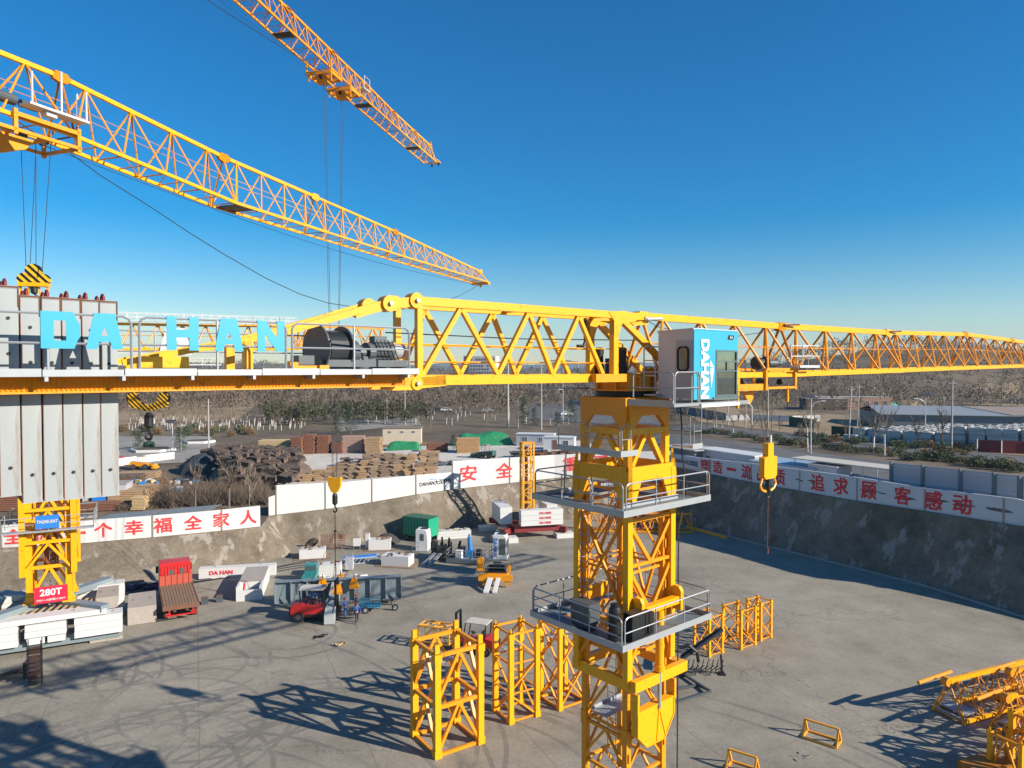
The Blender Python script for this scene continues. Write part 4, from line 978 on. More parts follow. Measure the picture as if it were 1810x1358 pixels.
# ============================================================ OTHER CRANES
def crane_a():
    ang = math.atan2(.929, .3705); O_ = Vector((-26.9, 4.8, 0))
    R_ = thing('tower_crane', 'upper left yellow tower crane whose long jib slopes down across the sky to the middle', 'tower crane', O_, ang)
    js = [(1.5,14,33.6,33.4,31.3,31.2,5),(14,25,33.4,33.35,31.2,30.95,4),(25,33.5,33.35,32.55,30.95,30.2,4),(33.5,40.8,32.55,32.2,30.2,30.05,4),(40.8,50,32.2,31.75,30.05,29.9,5),(50,64.8,31.75,30.75,29.9,29.75,9)]
    for i, (a, b, t0, t1, b0, b1, n_) in enumerate(js):
        j = jib_truss(R_, a, b, n_, t0, t1, b0, b1, .8, .8, YEL if i < 3 else YEL3, .095 if i < 4 else .075, .04 if i < 3 else .034)
        if i in (3,):
            MB().box(a+.3, a+1.6, -.8, .8, b0-.03, b0+.02).build('grating', DGREY, j)
    j.name = 'jib_section'
    en = MB(); en.box(64.7,65.1,-.85,.85,29.55,29.8); en.disc((64.9,0,29.5),(0,1,0),.18,.1,10); en.build('end_frame', YEL3, R_)
    # trolley
    t = MB()
    for y in (-.98,.98):
        for x in (20.4, 22.6, 25.0): t.box(x-.07,x+.07,y-.05,y+.05,30.3,31.2)
        t.box(22.6,25.0,y-.05,y+.05,30.95,31.1); t.box(20.3,25.1,y-.05,y+.05,30.4,30.52)
    for x in (20.4,21.4,22.6,23.8,25.0): t.box(x-.06,x+.06,-.95,.95,30.38,30.5)
    t.box(20.6,21.6,-.6,.6,30.3,30.4); t.prism([(22.4,-.5,30.4),(23.6,-.5,30.4),(23.3,-.5,30.0),(22.9,-.5,29.85)], (0,1.0,0))
    tr = t.build('trolley', YEL2, R_)
    s = MB()
    for x in (21.3,22.0,23.4,24.2): MB().disc((x,-.1,30.62),(0,1,0),.2,.12,12).build('sheave', BLACK, tr)
    m = MB(); m.tube((22.0,-.5,31.65),(22.9,-.5,31.65),.2,14); m.tube((23.1,-.5,31.62),(23.7,-.5,31.62),.14,12); m.build('trolley_motor', MGREY, tr)
    b = MB(); b.box(22.9,25.2,-1.35,-.75,31.42,31.5); b.box(23.6,24.0,-1.2,-.9,31.25,31.4)
    for x,y in ((23.0,-1.3),(24.1,-1.3),(25.1,-1.3),(25.1,-.8)): b.tube((x,y,31.5),(x,y,33.0 if x == 24.1 else 32.6),.035,5)
    b.build('inspection_basket', WHITE, tr)
    r = MB(); 
    for k,(y1,y2) in enumerate(((.60,.46),(.2,.26),(-.22,-.14),(-.62,-.5))): r.tube((23.85+.3*(k%2),y1,30.4),(23.85,y2*.9,25.5),.014,4)
    r.build('hoist_rope', CABLE, tr)
    mw = MB()
    for cx in (-1,1):
        for cy in (-1,1): mw.box(cx-.13,cx+.13,cy-.13,cy+.13,0,31.2)
    for k in range(20):
        z=1.56*k
        for (a,b) in (((-1,-1),(1,-1)),((1,-1),(1,1)),((1,1),(-1,1)),((-1,1),(-1,-1))):
            mw.beam((*(a if k%2 else b),z),(*(b if k%2 else a),z+1.56),.1)
    mw.build('mast', YEL2, R_)
    sl = MB(); sl.box(-1.5,1.6,-1.2,1.2,31.1,31.6); sl.beam((-1,0,31.5),(1.6,0,33.7),.3); sl.beam((1.4,0,33.6),(-10,0,31.9),.15); sl.box(-13,-1.5,-1.1,1.1,31.2,31.5); sl.box(-12.8,-10.5,-.8,.8,28.5,31.2); sl.build('counter_jib', YEL2, R_)
    # slack rope from the trolley to the jib end
    pts = []
    for (px, py) in ((112,262),(180,312),(260,362),(340,415),(400,452),(470,492),(530,520),(580,536),(640,545),(700,548),(760,541),(810,524),(850,502)):
        u = (px-905)/F; Y = 28.77/(.3989-u); pts.append(P(px, py, Y))
    r = MB(); c_, s_ = math.cos(ang), math.sin(ang); loc = []
    for p in pts:
        q = p-O_; loc.append((q.x*c_+q.y*s_, -q.x*s_+q.y*c_, q.z))
    r.pipe(loc, .022, 4); r.build('slack_rope', CABLE, R_)
    r = MB(); n_ = 24
    r.pipe([(24+40*k/n_, .5, lerp(30.7,29.6,k/n_)-.7*math.sin(math.pi*k/n_)) for k in range(n_+1)], .013, 4); r.build('trolley_rope', CABLE, R_)
    h = thing('hook_block', 'black and yellow striped hook block hanging above the raised grey slab', 'hook block', (-26.9+23.85*.3705, 4.8+23.85*.929, 25.2), ang-.9)
    b = MB()
    for x, z, rr in ((-.3,.12,.24),(.3,.12,.24),(0,.44,.27)): b.disc((x,0,z),(0,1,0),rr,.24,20)
    b.prism([(-.36,-.1,-.1),(.36,-.1,-.1),(.2,-.1,.5),(-.2,-.1,.5)],(0,.2,0)); b.build('block_body', HAZARD, h)
    b = MB(); b.box(-.5,.5,-.15,.15,-.14,.0); 
    for s in (-1,1): b.beam((s*.45,0,-.1),(s*.3+s*.12,0,-.62),.07)
    for s in (-1,1): b.beam((s*.15,0,-.1),(s*.2,0,-.5),.06)
    b.build('guard_frame', YEL, h)
    b = MB(); b.lathe((0,0,-.42),[(.06,0),(.12,.05),(.12,.25),(.08,.3)],10); b.pipe([(0,0,-.4),(.1,0,-.5),(.08,0,-.62),(-.04,0,-.66)],.04,6); b.build('hook', BLACK, h)
crane_a()
def crane_b():
    ang = math.atan2(1, .23); d = Vector((math.cos(ang), math.sin(ang), 0)); T_ = Vector((-16.0, 64, 0)); O_ = T_-d*70
    R_ = thing('tower_crane', 'topmost yellow tower crane jib pointing down from the upper edge, seen from below', 'tower crane', O_, ang)
    xs = [2,14,26,38,47,55,62.5,70,77,84,90.5,96]
    for i, (a, b) in enumerate(zip(xs, xs[1:])):
        zb = lambda x: 48.2-.02*max(0, x-50)+.0004*(x-70)**2 if x > 50 else 48.4
        ht = lambda x: 2.3 if x < 80 else 2.1
        j = jib_truss(R_, a, b, max(3, int((b-a)/1.75)), zb(a)+ht(a), zb(b)+ht(b), zb(a), zb(b), .82, .82, YEL2 if i < 9 else YEL3, .1, .038)
        if i % 2: MB().box(b-1.0, b-.2, -.8, .8, zb(b)-.05, zb(b)).build('grating', DGREY, j)
        MB().tube((b-.2,-.1,zb(b)+ht(b)), (b+.6,-.35,zb(b)+ht(b)+.02), .035, 6).build('joint_pin', RUST, j)
    en = MB(); en.beam((96,0,49.95+.2),(97.3,0,48.0),.12); en.box(96,97.5,-.85,-.75,47.85,47.97); en.box(96,97.5,.75,.85,47.85,47.97); en.box(97.3,97.5,-.75,.75,47.8,47.97)
    en.build('end_frame', YEL3, R_)
    en = MB(); en.disc((97.4,-.6,47.7),(0,1,0),.2,.1,10); en.disc((97.4,.3,47.6),(0,1,0),.2,.1,10); en.box(96.1,96.25,-.8,-.7,47.4,47.85); en.build('end_sheave', BLACK, R_)
    z = 47.2; t = MB()
    for x0 in (67.5, 71.2):
        for y in (-1.15,1.15):
            for x in (x0, x0+1.9): t.box(x-.07,x+.07,y-.05,y+.05,z-.05,z+1.15)
            t.box(x0,x0+1.9,y-.06,y+.06,z-.05,z+.2)
        for x in (x0, x0+.95, x0+1.9): t.box(x-.1,x+.1,-1.1,1.1,z-.06,z+.22)
        t.prism([(x0+.3,-.5,z),(x0+1.6,-.5,z),(x0+1.3,-.5,z-.5),(x0+.6,-.5,z-.5)],(0,1,0))
        t.box(x0-.05,x0+.05,-1.2,-1.08,z-.7,z); t.box(x0-.05,x0+.05,.9,1.0,z-.6,z)
    t.build('trolley', YEL2, R_); tr = [c for c in R_.children if c.name.startswith('trolley')][-1]
    s = MB()
    for x in (67.9,69.0,71.6,72.7): MB().disc((x,0,z-.05),(0,1,0),.25,.2,12).build('sheave', BLACK, tr)
    bk = MB(); bk.box(73.4,74.6,-1.5,-.9,z+.9,z+.98); rail(bk,[(73.4,-1.5,z+.95),(74.6,-1.5,z+.95)],1.1,.025); bk.build('inspection_basket', WHITE, tr)
    r = MB()
    for k, (x, y, dx) in enumerate(((67.7,-.5,-.55),(69.1,.4,-.2),(71.3,-.4,.15),(72.8,.5,.55))): r.tube((x,y,z-.3),(70+dx,y*.3,12.1),.022,4)
    r.build('hoist_rope', CABLE, tr)
    r = MB(); r.pipe([(30+38*k/16,-.6,lerp(44.2,47.2,(k/16)**.8)-.6*math.sin(math.pi*k/16)) for k in range(17)],.03,4)
    r.pipe([(30+38*k/16,-.2,lerp(45.2,47.4,(k/16)**.8)-.3*math.sin(math.pi*k/16)) for k in range(17)],.014,4); r.build('trolley_rope', CABLE, tr)
    mw = MB()
    for cx in (-1.2,1.2):
        for cy in (-1.2,1.2): mw.box(cx-.15,cx+.15,cy-.15,cy+.15,0,48.5)
    for k in range(24):
        zz=2*k
        for (a,b) in (((-1.2,-1.2),(1.2,-1.2)),((1.2,-1.2),(1.2,1.2)),((1.2,1.2),(-1.2,1.2)),((-1.2,1.2),(-1.2,-1.2))): mw.beam((*(a if k%2 else b),zz),(*(b if k%2 else a),zz+2),.1)
    mw.build('mast', YEL2, R_)
    sl = MB(); sl.box(-1.6,2.1,-1.3,1.3,48.3,48.7); sl.box(-15,-1.6,-1.1,1.1,48.3,48.6); sl.box(-14.8,-12,-.8,.8,45.5,48.3); sl.beam((2,0,50.6),(-12,0,48.8),.15); sl.build('counter_jib', YEL2, R_)
    h = thing('hook_block', 'yellow hook block with black swivel hanging low over the blue grey steel beams', 'hook block', (-16, 64, 11.3), -.2)
    b = MB(); b.prism([(-.62,-.16,.85),(-.3,-.16,.75),(.3,-.16,.75),(.62,-.16,.85),(.6,-.16,.1),(.3,-.16,-.5),(0,-.16,-.65),(-.3,-.16,-.5),(-.6,-.16,.1)],(0,.32,0)); b.build('block_body', YEL, h)
    b = MB(); b.lathe((0,0,-1.7),[(.12,0),(.24,.15),(.24,.85),(.15,1.05)],12); b.pipe([(0,0,-1.7),(0,0,-1.9),(.18,0,-2.05),(.14,0,-2.3),(-.08,0,-2.36),(-.2,0,-2.2)],.07,6); b.build('hook', BLACK, h)
    b = MB(); zz = -2.35
    while zz > -8.2: b.box(-.04,.04,-.015,.015,zz-.13,zz); b.box(-.015,.015,-.04,.04,zz-.25,zz-.12); zz -= .25
    b.disc((0,0,-4.1),(0,1,0),.12,.1,8)
    for s,e in ((-2.4,-.4),(-.25,-.1),(.2,.15),(2.1,.4)): b.tube((0,0,-4.1 if abs(s)>1 else -6.5),(s,e,-9.3),.02,4)
    b.build('sling_chain', DGREY, h)
crane_b()
# bow-shaped striped hook under the near deck
hk = thing('hook_block', 'black and yellow striped bow shaped hook block with black hook over the orchard', 'hook block', (-31.5, 61.6, 18.55), .0)
hk.scale = (1.42,1.42,1.42)
b = MB(); b.pipe([(-.78,0,.45),(-.62,0,.1),(-.35,0,-.1),(0,0,-.2),(.35,0,-.1),(.62,0,.1),(.78,0,.45)],.02,4)
b.prism([(-1.25,-.1,.8),(-.75,-.1,.95),(-.5,-.1,.35),(0,-.1,.12),(.5,-.1,.35),(.75,-.1,.95),(1.25,-.1,.8),(1.15,-.1,.05),(.6,-.1,-.1),(0,-.1,-.25),(-.6,-.1,-.1),(-1.15,-.1,.05)],(0,.2,0))
b.build('block_body', HAZARD, hk)
b = MB()
for s in (-1,1): b.disc((s*.98,0,.6),(0,1,0),.36,.16,18)
b.build('sheave', BLACK, hk)
b = MB(); b.lathe((0,0,-1.25),[(.14,0),(.26,.12),(.26,.75),(.12,.95)],12); b.pipe([(0,0,-1.25),(0,0,-1.5),(.16,0,-1.7),(.1,0,-1.95),(-.14,0,-1.95),(-.22,0,-1.75)],.09,8); b.build('hook', BLACK, hk)
b = MB()
for x in (-1.28,-.7,.7,1.28): b.tube((x,0,.6),(x*.9,.2,3.8),.014,4)
b.build('hoist_rope', CABLE, hk)
def crane_c():
    ang = math.radians(27.2); O_ = Vector((-38.0, 58.3, 0))
    R_ = thing('tower_crane', 'yellow tower crane on the heavy white block base at the left, with red banner', 'tower crane', O_, ang)
    legs, br = mast_section(1.35, 8.6, .42, .2, 3, 'K')
    b2 = MB(); b2.add([(v[0], v[1], v[2]+3.2) for v in br.v], br.f); m0 = b2.build('mast', YEL, R_)
    for lg in legs:
        m_ = MB(); m_.add([(v[0], v[1], v[2]+3.2) for v in lg.v], lg.f); m_.build('leg', YEL, m0)
    for cx in (-1.35,1.35):
        for cy in (-1.35,1.35):
            f = MB(); f.box(cx-.45,cx+.45,cy-.45,cy+.45,3.0,3.2); f.prism([(cx-.4,cy-.05,3.2),(cx+.4,cy-.05,3.2),(cx,cy-.05,4.4)],(0,.1,0)); f.build('foot_plate', YEL, m0)
    b2 = MB(); c0 = 5.6; c1 = 23.0; w = 1.75
    for z0 in (c0, c0+2.6, c0+5.2, c0+7.8, c0+10.4, c0+13):
        for (a, b) in (((-w,-w),(w,-w)),((w,-w),(w,w)),((w,w),(-w,w)),((-w,w),(-w,-w))):
            m_ = ((a[0]+b[0])/2,(a[1]+b[1])/2); b2.beam((*a,z0),(*m_,z0+2.3),.17); b2.beam((*b,z0),(*m_,z0+2.3),.17); b2.beam((*a,z0+2.45),(*b,z0+2.45),.24)
    cg = b2.build('climbing_cage', YEL, R_)
    for cx in (-w,w):
        for cy in (-w,w): MB().box(cx-.2,cx+.2,cy-.2,cy+.2,c0-.2,c1).build('leg', YEL, cg)
    p = MB(); p.box(-3.0,3.2,-2.6,-1.95,9.0,9.12); p.box(-3.0,3.2,1.95,2.6,9.0,9.12); rail(p,[(-3,-2.6,9.1),(3.2,-2.6,9.1),(3.2,2.6,9.1),(-3,2.6,9.1),(-3,-2.6,9.1)],1.1,.03); p.build('platform', GALV, R_)
    l = MB(); ladder(l, .2, -.6, 3.2, 22, (1,0), .25, True); l.build('ladder', GRAIL, R_)
    c_ = MB(); c_.box(-.5,.5,-.2,.6,5.2,8.8); c_.build('climbing_cylinder', mat('brown_cylinder',(.20,.07,.02),.6), R_)
    # jib like truss to the right
    j = jib_truss(R_, 1.2, 11, 5, 25.7, 25.75, 23.55, 23.6, .9, .9, YEL, .13, .07)
    j = jib_truss(R_, 11, 20, 5, 25.75, 25.9, 23.6, 23.75, .9, .9, YEL, .12, .065); jib_truss(R_, 20, 28, 5, 25.9, 25.9, 23.75, 24.2, .9, .7, YEL2, .1, .06)
    w_ = MB(); w_.box(5,19.5,-.95,-.4,25.95,26.0); rail(w_,[(5,-.95,26),(19.6,-.95,26)],.65,.03,mids=(.5,),posts=20); rail(w_,[(5,.4,26),(19.6,.4,26)],.65,.03,posts=20); w_.build('walkway_rail', WHITE, R_)
    s = MB(); s.box(5,13,-1.9,-1.0,22.2,22.28); rail(s,[(5,-1.9,22.3),(8.6,-1.9,22.3)],.9,.03); rail(s,[(10,-1.9,22.3),(13,-1.9,22.3)],.5,.03); s.build('side_platform', WHITE, R_)
    a_ = MB(); z0, z1, x0, x1 = 23.1, 25.4, 8.1, 10.7
    for pl in A_: a_.prism([(lerp(x0,x1,a),-1.15,lerp(z0,z1,b)) for a, b in pl], (0,.06,0))
    a_.build('letter_board', WHITE, R_, label='white letter A board on the truss behind')
    t = MB(); t.box(-2.2,2.2,-1.9,1.9,23,23.5); t.box(-9,-2.2,-1.3,1.3,23.2,23.6); t.build('slewing_table', YEL2, R_)
    bn = MB(); bn.box(-.9,1.35,-2.6,-2.55,3.35,4.65); bo = bn.build('banner', mat('banner_red',(.75,.015,.05),.5,var=.03), R_)
    lettering('280T', (.22,-2.63,4.2), (1,0,0), (0,0,1), (1.5,.55), WHITE, bo, bold=.03)
    lettering('200×1.4(超载)=280T', (.22,-2.63,3.6), (1,0,0), (0,0,1), (1.95,.2), WHITE, bo, bold=.01)
    bn = MB(); bn.box(-.75,.85,-2.72,-2.66,9.3,10.35); bo = bn.build('sign_board', BLUE2, R_)
    lettering('TH6240-20AT', (.05,-2.74,9.85), (1,0,0), (0,0,1), (1.4,.26), WHITE, bo, bold=.02)
crane_c()
# heavy base: things stacked round the foot of that crane
ang = math.radians(27.2); BO = Vector((-38.0, 58.3, 0))
def BL(x, y, z=0): return Vector((BO.x+x*math.cos(ang)-y*math.sin(ang), BO.y+x*math.sin(ang)+y*math.cos(ang), z))
bf = thing('steel_base_frame', 'blue grey cross shaped steel base frame under the white ballast blocks', 'base frame', BL(0,0), ang)
b = MB(); b.box(-9,5.0,-3.9,-2.9,.25,.7); b.box(-9,5.0,2.9,3.5,.25,.7); b.box(-4,-3.4,-3.0,3.0,.3,.9); b.box(3.2,3.8,-3.0,3.0,.3,.9); b.build('base_beam', STEELG, bf)
b = MB(); b.beam((-4,-4,2.9),(4,4,2.9),.8,.5); b.beam((-4,4,2.75),(4,-4,2.75),.8,.5)
for x,y in ((-3.7,-3.2),(3.5,-3.2),(3.5,3.2),(-3.7,3.2)): b.box(x-.3,x+.3,y-.3,y+.3,.9,2.6)
b.build('cross_beam', STEELG, bf)
b = MB()
for x,y in ((-3.7,-3.2),(3.5,-3.2),(3.5,3.2),(-3.7,3.2),(-8.5,-3.2),(4.6,-3.2)): b.box(x-.6,x+.6,y-.6,y+.6,0,.25)
b.build('base_pad', CONC, bf)
gid = 'white ballast blocks of the heavy crane base'
def block(name, label, loc, rz, sx, sy, sz, m=WBLOCK, cat='ballast block', group=None, seams=0, top=None, legs=False):
    t = thing(name, label, cat, loc, rz, group); b = MB(); n_ = max(1, seams)
    for k in range(n_): b.box(-sx/2+(.02 if k % 2 else 0), sx/2-(.02 if k % 2 else 0), -sy/2, sy/2, k*sz/n_+.012, (k+1)*sz/n_-.012)
    b.build('block_body', m, t)
    b = MB()
    for s in (-.3,.3): b.pipe([(s*sx,-.12,sz),(s*sx,-.12,sz+.1),(s*sx,.12,sz+.1),(s*sx,.12,sz)],.02,4)
    b.build('lifting_eye', RUST, t)
    return t
for k, (x, y, z, sx, sy, sz, n_, lb) in enumerate([
    (3.55,-3.55,.72,3.3,1.5,1.55,3,'long stepped white ballast block at the right end of the heavy base, front row'),
    (.0,-3.55,1.25,2.7,1.5,1.0,2,'middle white ballast block in the front row under the red banner'),
    (-.65,-3.6,.72,1.15,1.4,.5,1,'small white ballast block on the beam under the middle block'),(.7,-3.6,.72,1.15,1.4,.5,1,'small white ballast block second from the dark gap, on the beam'),
    (-4.6,-3.55,.72,5.6,1.5,1.6,3,'stacked white ballast block at the left picture edge of the heavy base'),
    (-1.6,-3.5,2.32,11.4,1.4,.42,1,'long flat white ballast block lying on top of the front row'),
    (3.4,3.3,.72,3.6,1.5,2.1,4,'white ballast stack at the back right of the heavy base'),(-4.3,3.3,.72,4.5,1.5,2.1,4,'white ballast stack at the back left of the heavy base'),
    (4.0,.2,1.95,1.6,3.4,.95,1,'pale concrete block right of the crane foot on the heavy base'),(-5,.2,1.7,2.6,3.4,.95,1,'pale concrete block left of the crane foot on the heavy base')]):
    block('ballast_block', lb, BL(x,y,z), ang, sx, sy, sz, WBLOCK if k < 8 else CONC, group=gid, seams=n_)
b = MB()
for k in range(20):
    b.beam((-6.8+k*.52,-2.85,2.76),(-6.3+k*.52,-.1,2.62),.2,.05)
t = b.build('timber_decking', WOODY); t.location = BL(0,0); t.rotation_euler = (0,0,ang); tag(t,'worn yellow timber boards laid on the heavy base behind the front ballast','decking')
t = block('concrete_ramp', 'pale concrete ramp block standing right of the heavy crane base', BL(6.6,1.4,0), ang, 2.2, 4.4, 1.5, CONC, 'ramp')
st = thing('stair_tower', 'small dark lattice stair frame standing before the heavy base', 'stair frame', G(62,1212), ang)
b = MB()
for x in (-.4,.4):
    for y in (-.3,.3): b.tube((x,y,0),(x,y,3.2),.03,4)
b.build('frame', DGREY, st); b = MB()
for k in range(9): b.box(-.4,.4,-.3,.3,.3*k+.2,.3*k+.23)
b.build('tread', DGREY, st)
jk = thing('scrap_truss', 'dark dismantled truss lying on the floor at the left picture edge', 'truss', G(22,1200), .3)
b = MB()
for k in range(7): b.beam((-2.2+.2*k,-.5,.1),(1.2,.3-.1*k,.9),.08); b.beam((-2,.6,.2),(1.8-.3*k,.1*k,.3),.07)
b.box(.8,1.6,-.5,.4,.1,1.2); b.build('truss_body', DGREY, jk)
# ---- small crane base in the middle distance
def crane_d():
    ang = math.radians(14); c0 = Vector((2.0, 94.5, 0))
    t = thing('crane_mast', 'slim yellow lattice mast standing on the white block base with red beams', 'mast', c0, ang)
    for k in range(4):
        legs, br = mast_section(.72, 2.6, .2, .08, 2, 'Z'); b2 = MB(); b2.add([(v[0],v[1],v[2]+1.6+k*2.6) for v in br.v], br.f)
        if k == 3: b2.box(-.8,.8,-.8,.8,4.2+k*2.6+.02,4.2+k*2.6+.1)
        s_ = b2.build('mast_section', YEL, t)
        for lg in legs:
            m_ = MB(); m_.add([(v[0],v[1],v[2]+1.6+k*2.6) for v in lg.v], lg.f); m_.build('leg', YEL, s_)
    MB().box(-.25,.15,.0,.3,1.6,11.5).build('inner_cylinder', mat('brown_cylinder2',(.25,.09,.02),.6), t)
    LL = lambda x, y, z=0: (c0.x+x*math.cos(ang)-y*math.sin(ang), c0.y+x*math.sin(ang)+y*math.cos(ang), z)
    f = thing('steel_base_frame', 'dark red cross shaped steel frame under the white crane base blocks', 'base frame', c0, ang)
    b = MB(); b.beam((-4.2,-4.0,1.1),(4.2,4.0,1.1),.5,.7); b.build('cross_beam', DRED, f); b = MB(); b.beam((-4.2,4.0,1.05),(4.2,-4.0,1.05),.5,.7); b.build('cross_beam', DRED, f)
    b = MB(); b.box(-2.6,3.6,-3.6,-3.2,.9,1.75); b.box(-2.7,-2.4,-3.2,3.2,.9,1.7); b.build('side_beam', DRED, f)
    g = 'white blocks of the small crane base'
    for x,y,sx,sy,sz,z,n_,l in ((-3.6,-4.5,2.1,1.6,.65,0,1,'white foundation pad at the front left foot of the red frame'),(4.0,-3.6,2.4,1.6,.6,0,1,'white foundation pad at the front right foot of the red frame'),(-4.8,2.6,2.4,1.6,.6,0,1,'white foundation pad at the back left foot of the red frame'),(4.2,4,2.2,1.6,.6,0,1,'white foundation pad behind the mast at the back right'),
                         (.9,-3.6,5.6,1.2,2.0,1.8,3,'long white block stack lettered in red at the front of the mast'),(-3.4,.2,1.6,5.0,2.2,1.75,3,'white block stack left of the slim mast, nearest the bank'),(3.4,1.6,1.5,4.0,1.9,1.75,3,'white block stack right of the slim mast behind the lettered stack')):
        o = block('ballast_block', l, LL(x,y,z), ang, sx, sy, sz, group=g, seams=n_)
        if n_ == 3 and sx > 5:
            for k in range(3): lettering('DA HAN', (.4,-.63,.35+.62*k), (1,0,0), (0,0,1), (1.5,.3), REDT2, o, bold=.02)
    e = block('ballast_block','low concrete pad beside the front left white foundation pad',LL(-4.9,-4.0,0),ang,1.4,1.5,.7,CONC,group=g)
crane_d()
# ============================================================ sections standing on the floor
def free_section(label, c, rz, w, h, leg, brc, panels, style, m=YEL, m2=YEL2, name='mast_section', extra=None, scale=1, group='yellow crane mast sections standing on the floor'):
    t = thing(name, label, 'mast section', (*c, 0), rz, group)
    legs, br = mast_section(w, h, leg, brc, panels, style, True)
    br.build('bracing', m2, t)
    for l in legs: l.build('leg', m, t)
    return t
R = math.radians
t = free_section('largest yellow mast section, double height, nearest the camera left of the main mast', (-3.85,41.6), R(34), 1.42, 5.9, .36, .17, 2, 'K')
b = MB()
for cx,cy in ((-1.42,-1.42),(1.42,-1.42),(1.42,1.42),(-1.42,1.42)): b.box(cx-.14,cx+.14,cy-.1,cy+.1,5.9,6.4)
b.build('pin_lug', YEL, t)
b = MB(); b.tube((-1.3,-.6,5.2),(1.3,-.7,5.25),.03,5); b.tube((-1.3,.6,4.9),(1.3,.5,5.0),.03,5); b.box(-1.2,1.1,.2,1.0,4.55,4.6); ladder(b,.3,.3,1.2,5.0,(1,0),.2); b.build('ladder', GALV, t)
t = free_section('tall slender yellow mast section directly right of the largest one', (.25,44.8), R(31), .96, 5.6, .3, .10, 3, 'Z')
b = MB(); ladder(b,.1,.2,.6,5.0,(1,0),.2); b.box(-.8,.8,.1,.7,4.2,4.24); b.build('ladder', GALV, t)
t = free_section('yellow mast section partly hidden by the lower platform of the main crane', (3.35,46.6), R(34), 1.02, 5.3, .26, .11, 2, 'X')
b = MB(); ladder(b,.2,.3,.8,4.6,(1,0),.2); b.box(-.8,.8,.1,.7,4.2,4.24); b.build('ladder', GALV, t)
for lb, c, w in (('small yellow mast section by the dark boom, nearest of the three at the right',(15.2,54.6),.74),('small yellow mast section in the middle of the three at the right',(18.1,56.2),.86),('small yellow mast section farthest right of the three',(20.2,57.7),.66)):
    free_section(lb, c, R(34), w, 3.1, .17, .07, 2, 'X', group='three small yellow mast sections at the right')
# dark folded boom and grey triangular frame
bm = thing('folded_boom', 'dark grey folded boom truss leaning behind the main mast', 'boom', G(1200,1192), 0)
o = G(1200,1192); q = P(1276,1112,52.5)-o; b = MB()
for dy in (-.18,.18): b.beam((.2,dy,1.2),q+Vector((0,dy,0)),.14,.2)
b.beam((.0,0,1.0),q*.9+Vector((0,0,.1)),.3,.12); b.build('boom_arm', DGREY, bm)
b = MB()
for k in range(9): b.beam((k*.35,-.4,.1+.1*(k%3)),(k*.35+.5,.4,.9),.05); b.beam((k*.35,.4,.1),(k*.35+.3,-.4,.8),.05)
b.pipe([(0,0,1.9),(.7,0,2.1),(1.3,0,1.6),(1.4,0,.9)],.12,6); b.box(-.3,.4,-.5,.5,0,.3); b.box(2.9,3.3,-.3,.3,0,.1); b.beam((3.1,0,.1),(3.0,0,1.4),.12); b.build('boom_lattice', BLACK, bm)
fr = thing('a_frame', 'grey triangular steel frame lying flat on the floor right of the main mast', 'frame', G(1256,1228), 0); o = G(1256,1228)
b = MB(); A1 = G(1196,1188)-o; A2 = G(1180,1250)-o; A3 = G(1185,1222)-o
for a, c_ in (((0,0,.12),A1),((0,0,.12),A2),(G(1234,1214)-o,A3),(A1,A3),(G(1234,1214)-o,(0,0,.12))): b.beam(Vector(a)+Vector((0,0,.1)),Vector(c_)+Vector((0,0,.15)),.16,.14)
b.build('frame_body', MGREY, fr)
# small triangular frames on the floor
def tri_frame(lb, px, py, rz, L_=1.9):
    t = thing('triangular_frame', lb, 'frame', G(px,py), rz, 'small orange triangular frames on the floor'); b = MB()
    for x in (-L_/2, L_/2):
        b.beam((x,-.5,.06),(x,.5,.06),.1); b.beam((x,-.5,.06),(x,0,.95),.1); b.beam((x,.5,.06),(x,0,.95),.1)
    b.beam((-L_/2,0,.95),(L_/2,0,.95),.1); b.beam((-L_/2,-.5,.06),(L_/2,-.5,.06),.1); b.beam((-L_/2,.5,.06),(L_/2,.5,.06),.1); b.build('frame_body', YEL3, t)
tri_frame('small orange triangular frame lying alone on the floor, left of the jib pile', 1452, 1308, R(-40))
tri_frame('small orange triangular frame at the bottom picture edge', 1312, 1362, R(-35), 1.5)
# jib pile lower right
jp = [((27.4,44.2,0),R(23),11,'yellow jib section lying farther from the camera in the lower right corner pile'),((29.6,42.0,0),R(23),9,'yellow jib section lying nearer the camera in the lower right corner pile'),((32.4,45.6,0),R(21),8,'yellow jib section lying at the right edge behind the others in the lower right pile'),((31.6,40.6,0),R(24),6,'shortest yellow jib section at the right edge in the lower right pile')]
for (loc, rz, L_, lb) in jp:
    t = thing('jib_section', lb, 'jib section', loc, rz, 'yellow jib sections piled in the lower right corner')
    jib_truss(t, 0, L_, 6, 2.35, 2.35, .15, .15, 1.0, 1.0, YEL, .15, .05, name='chord')
    b = MB(); b.box(.4,1.6,-.8,.8,.4,.45); b.box(.1,.2,-1.0,1.0,.1,.3); b.build('grating', GALV, t)
    b = MB(); b.disc((-.2,0,2.35),(0,1,0),.28,.4,16); b.tube((-1.9,.62,2.3),(1.1,.62,2.5),.12,10); b.build('pin_lug', YEL2, t)
t = free_section('yellow mast section standing in the lower right corner beside the jib pile', (28.4,38.0), R(30), .85, 3.3, .26, .12, 2, 'K', group='yellow crane mast sections standing on the floor')
t = free_section('short yellow mast section in front of the jib pile at the right picture edge', (30.6,39.6), R(28), .8, 3.0, .22, .10, 2, 'X')
t = free_section('squat yellow mast section with ladder at the very corner of the picture, lower right', (26.9,37.6), R(24), .8, 2.4, .2, .09, 1, 'K')
b = MB(); ladder(b,.1,.1,.2,2.3,(1,0),.2); b.build('ladder', GALV, t)
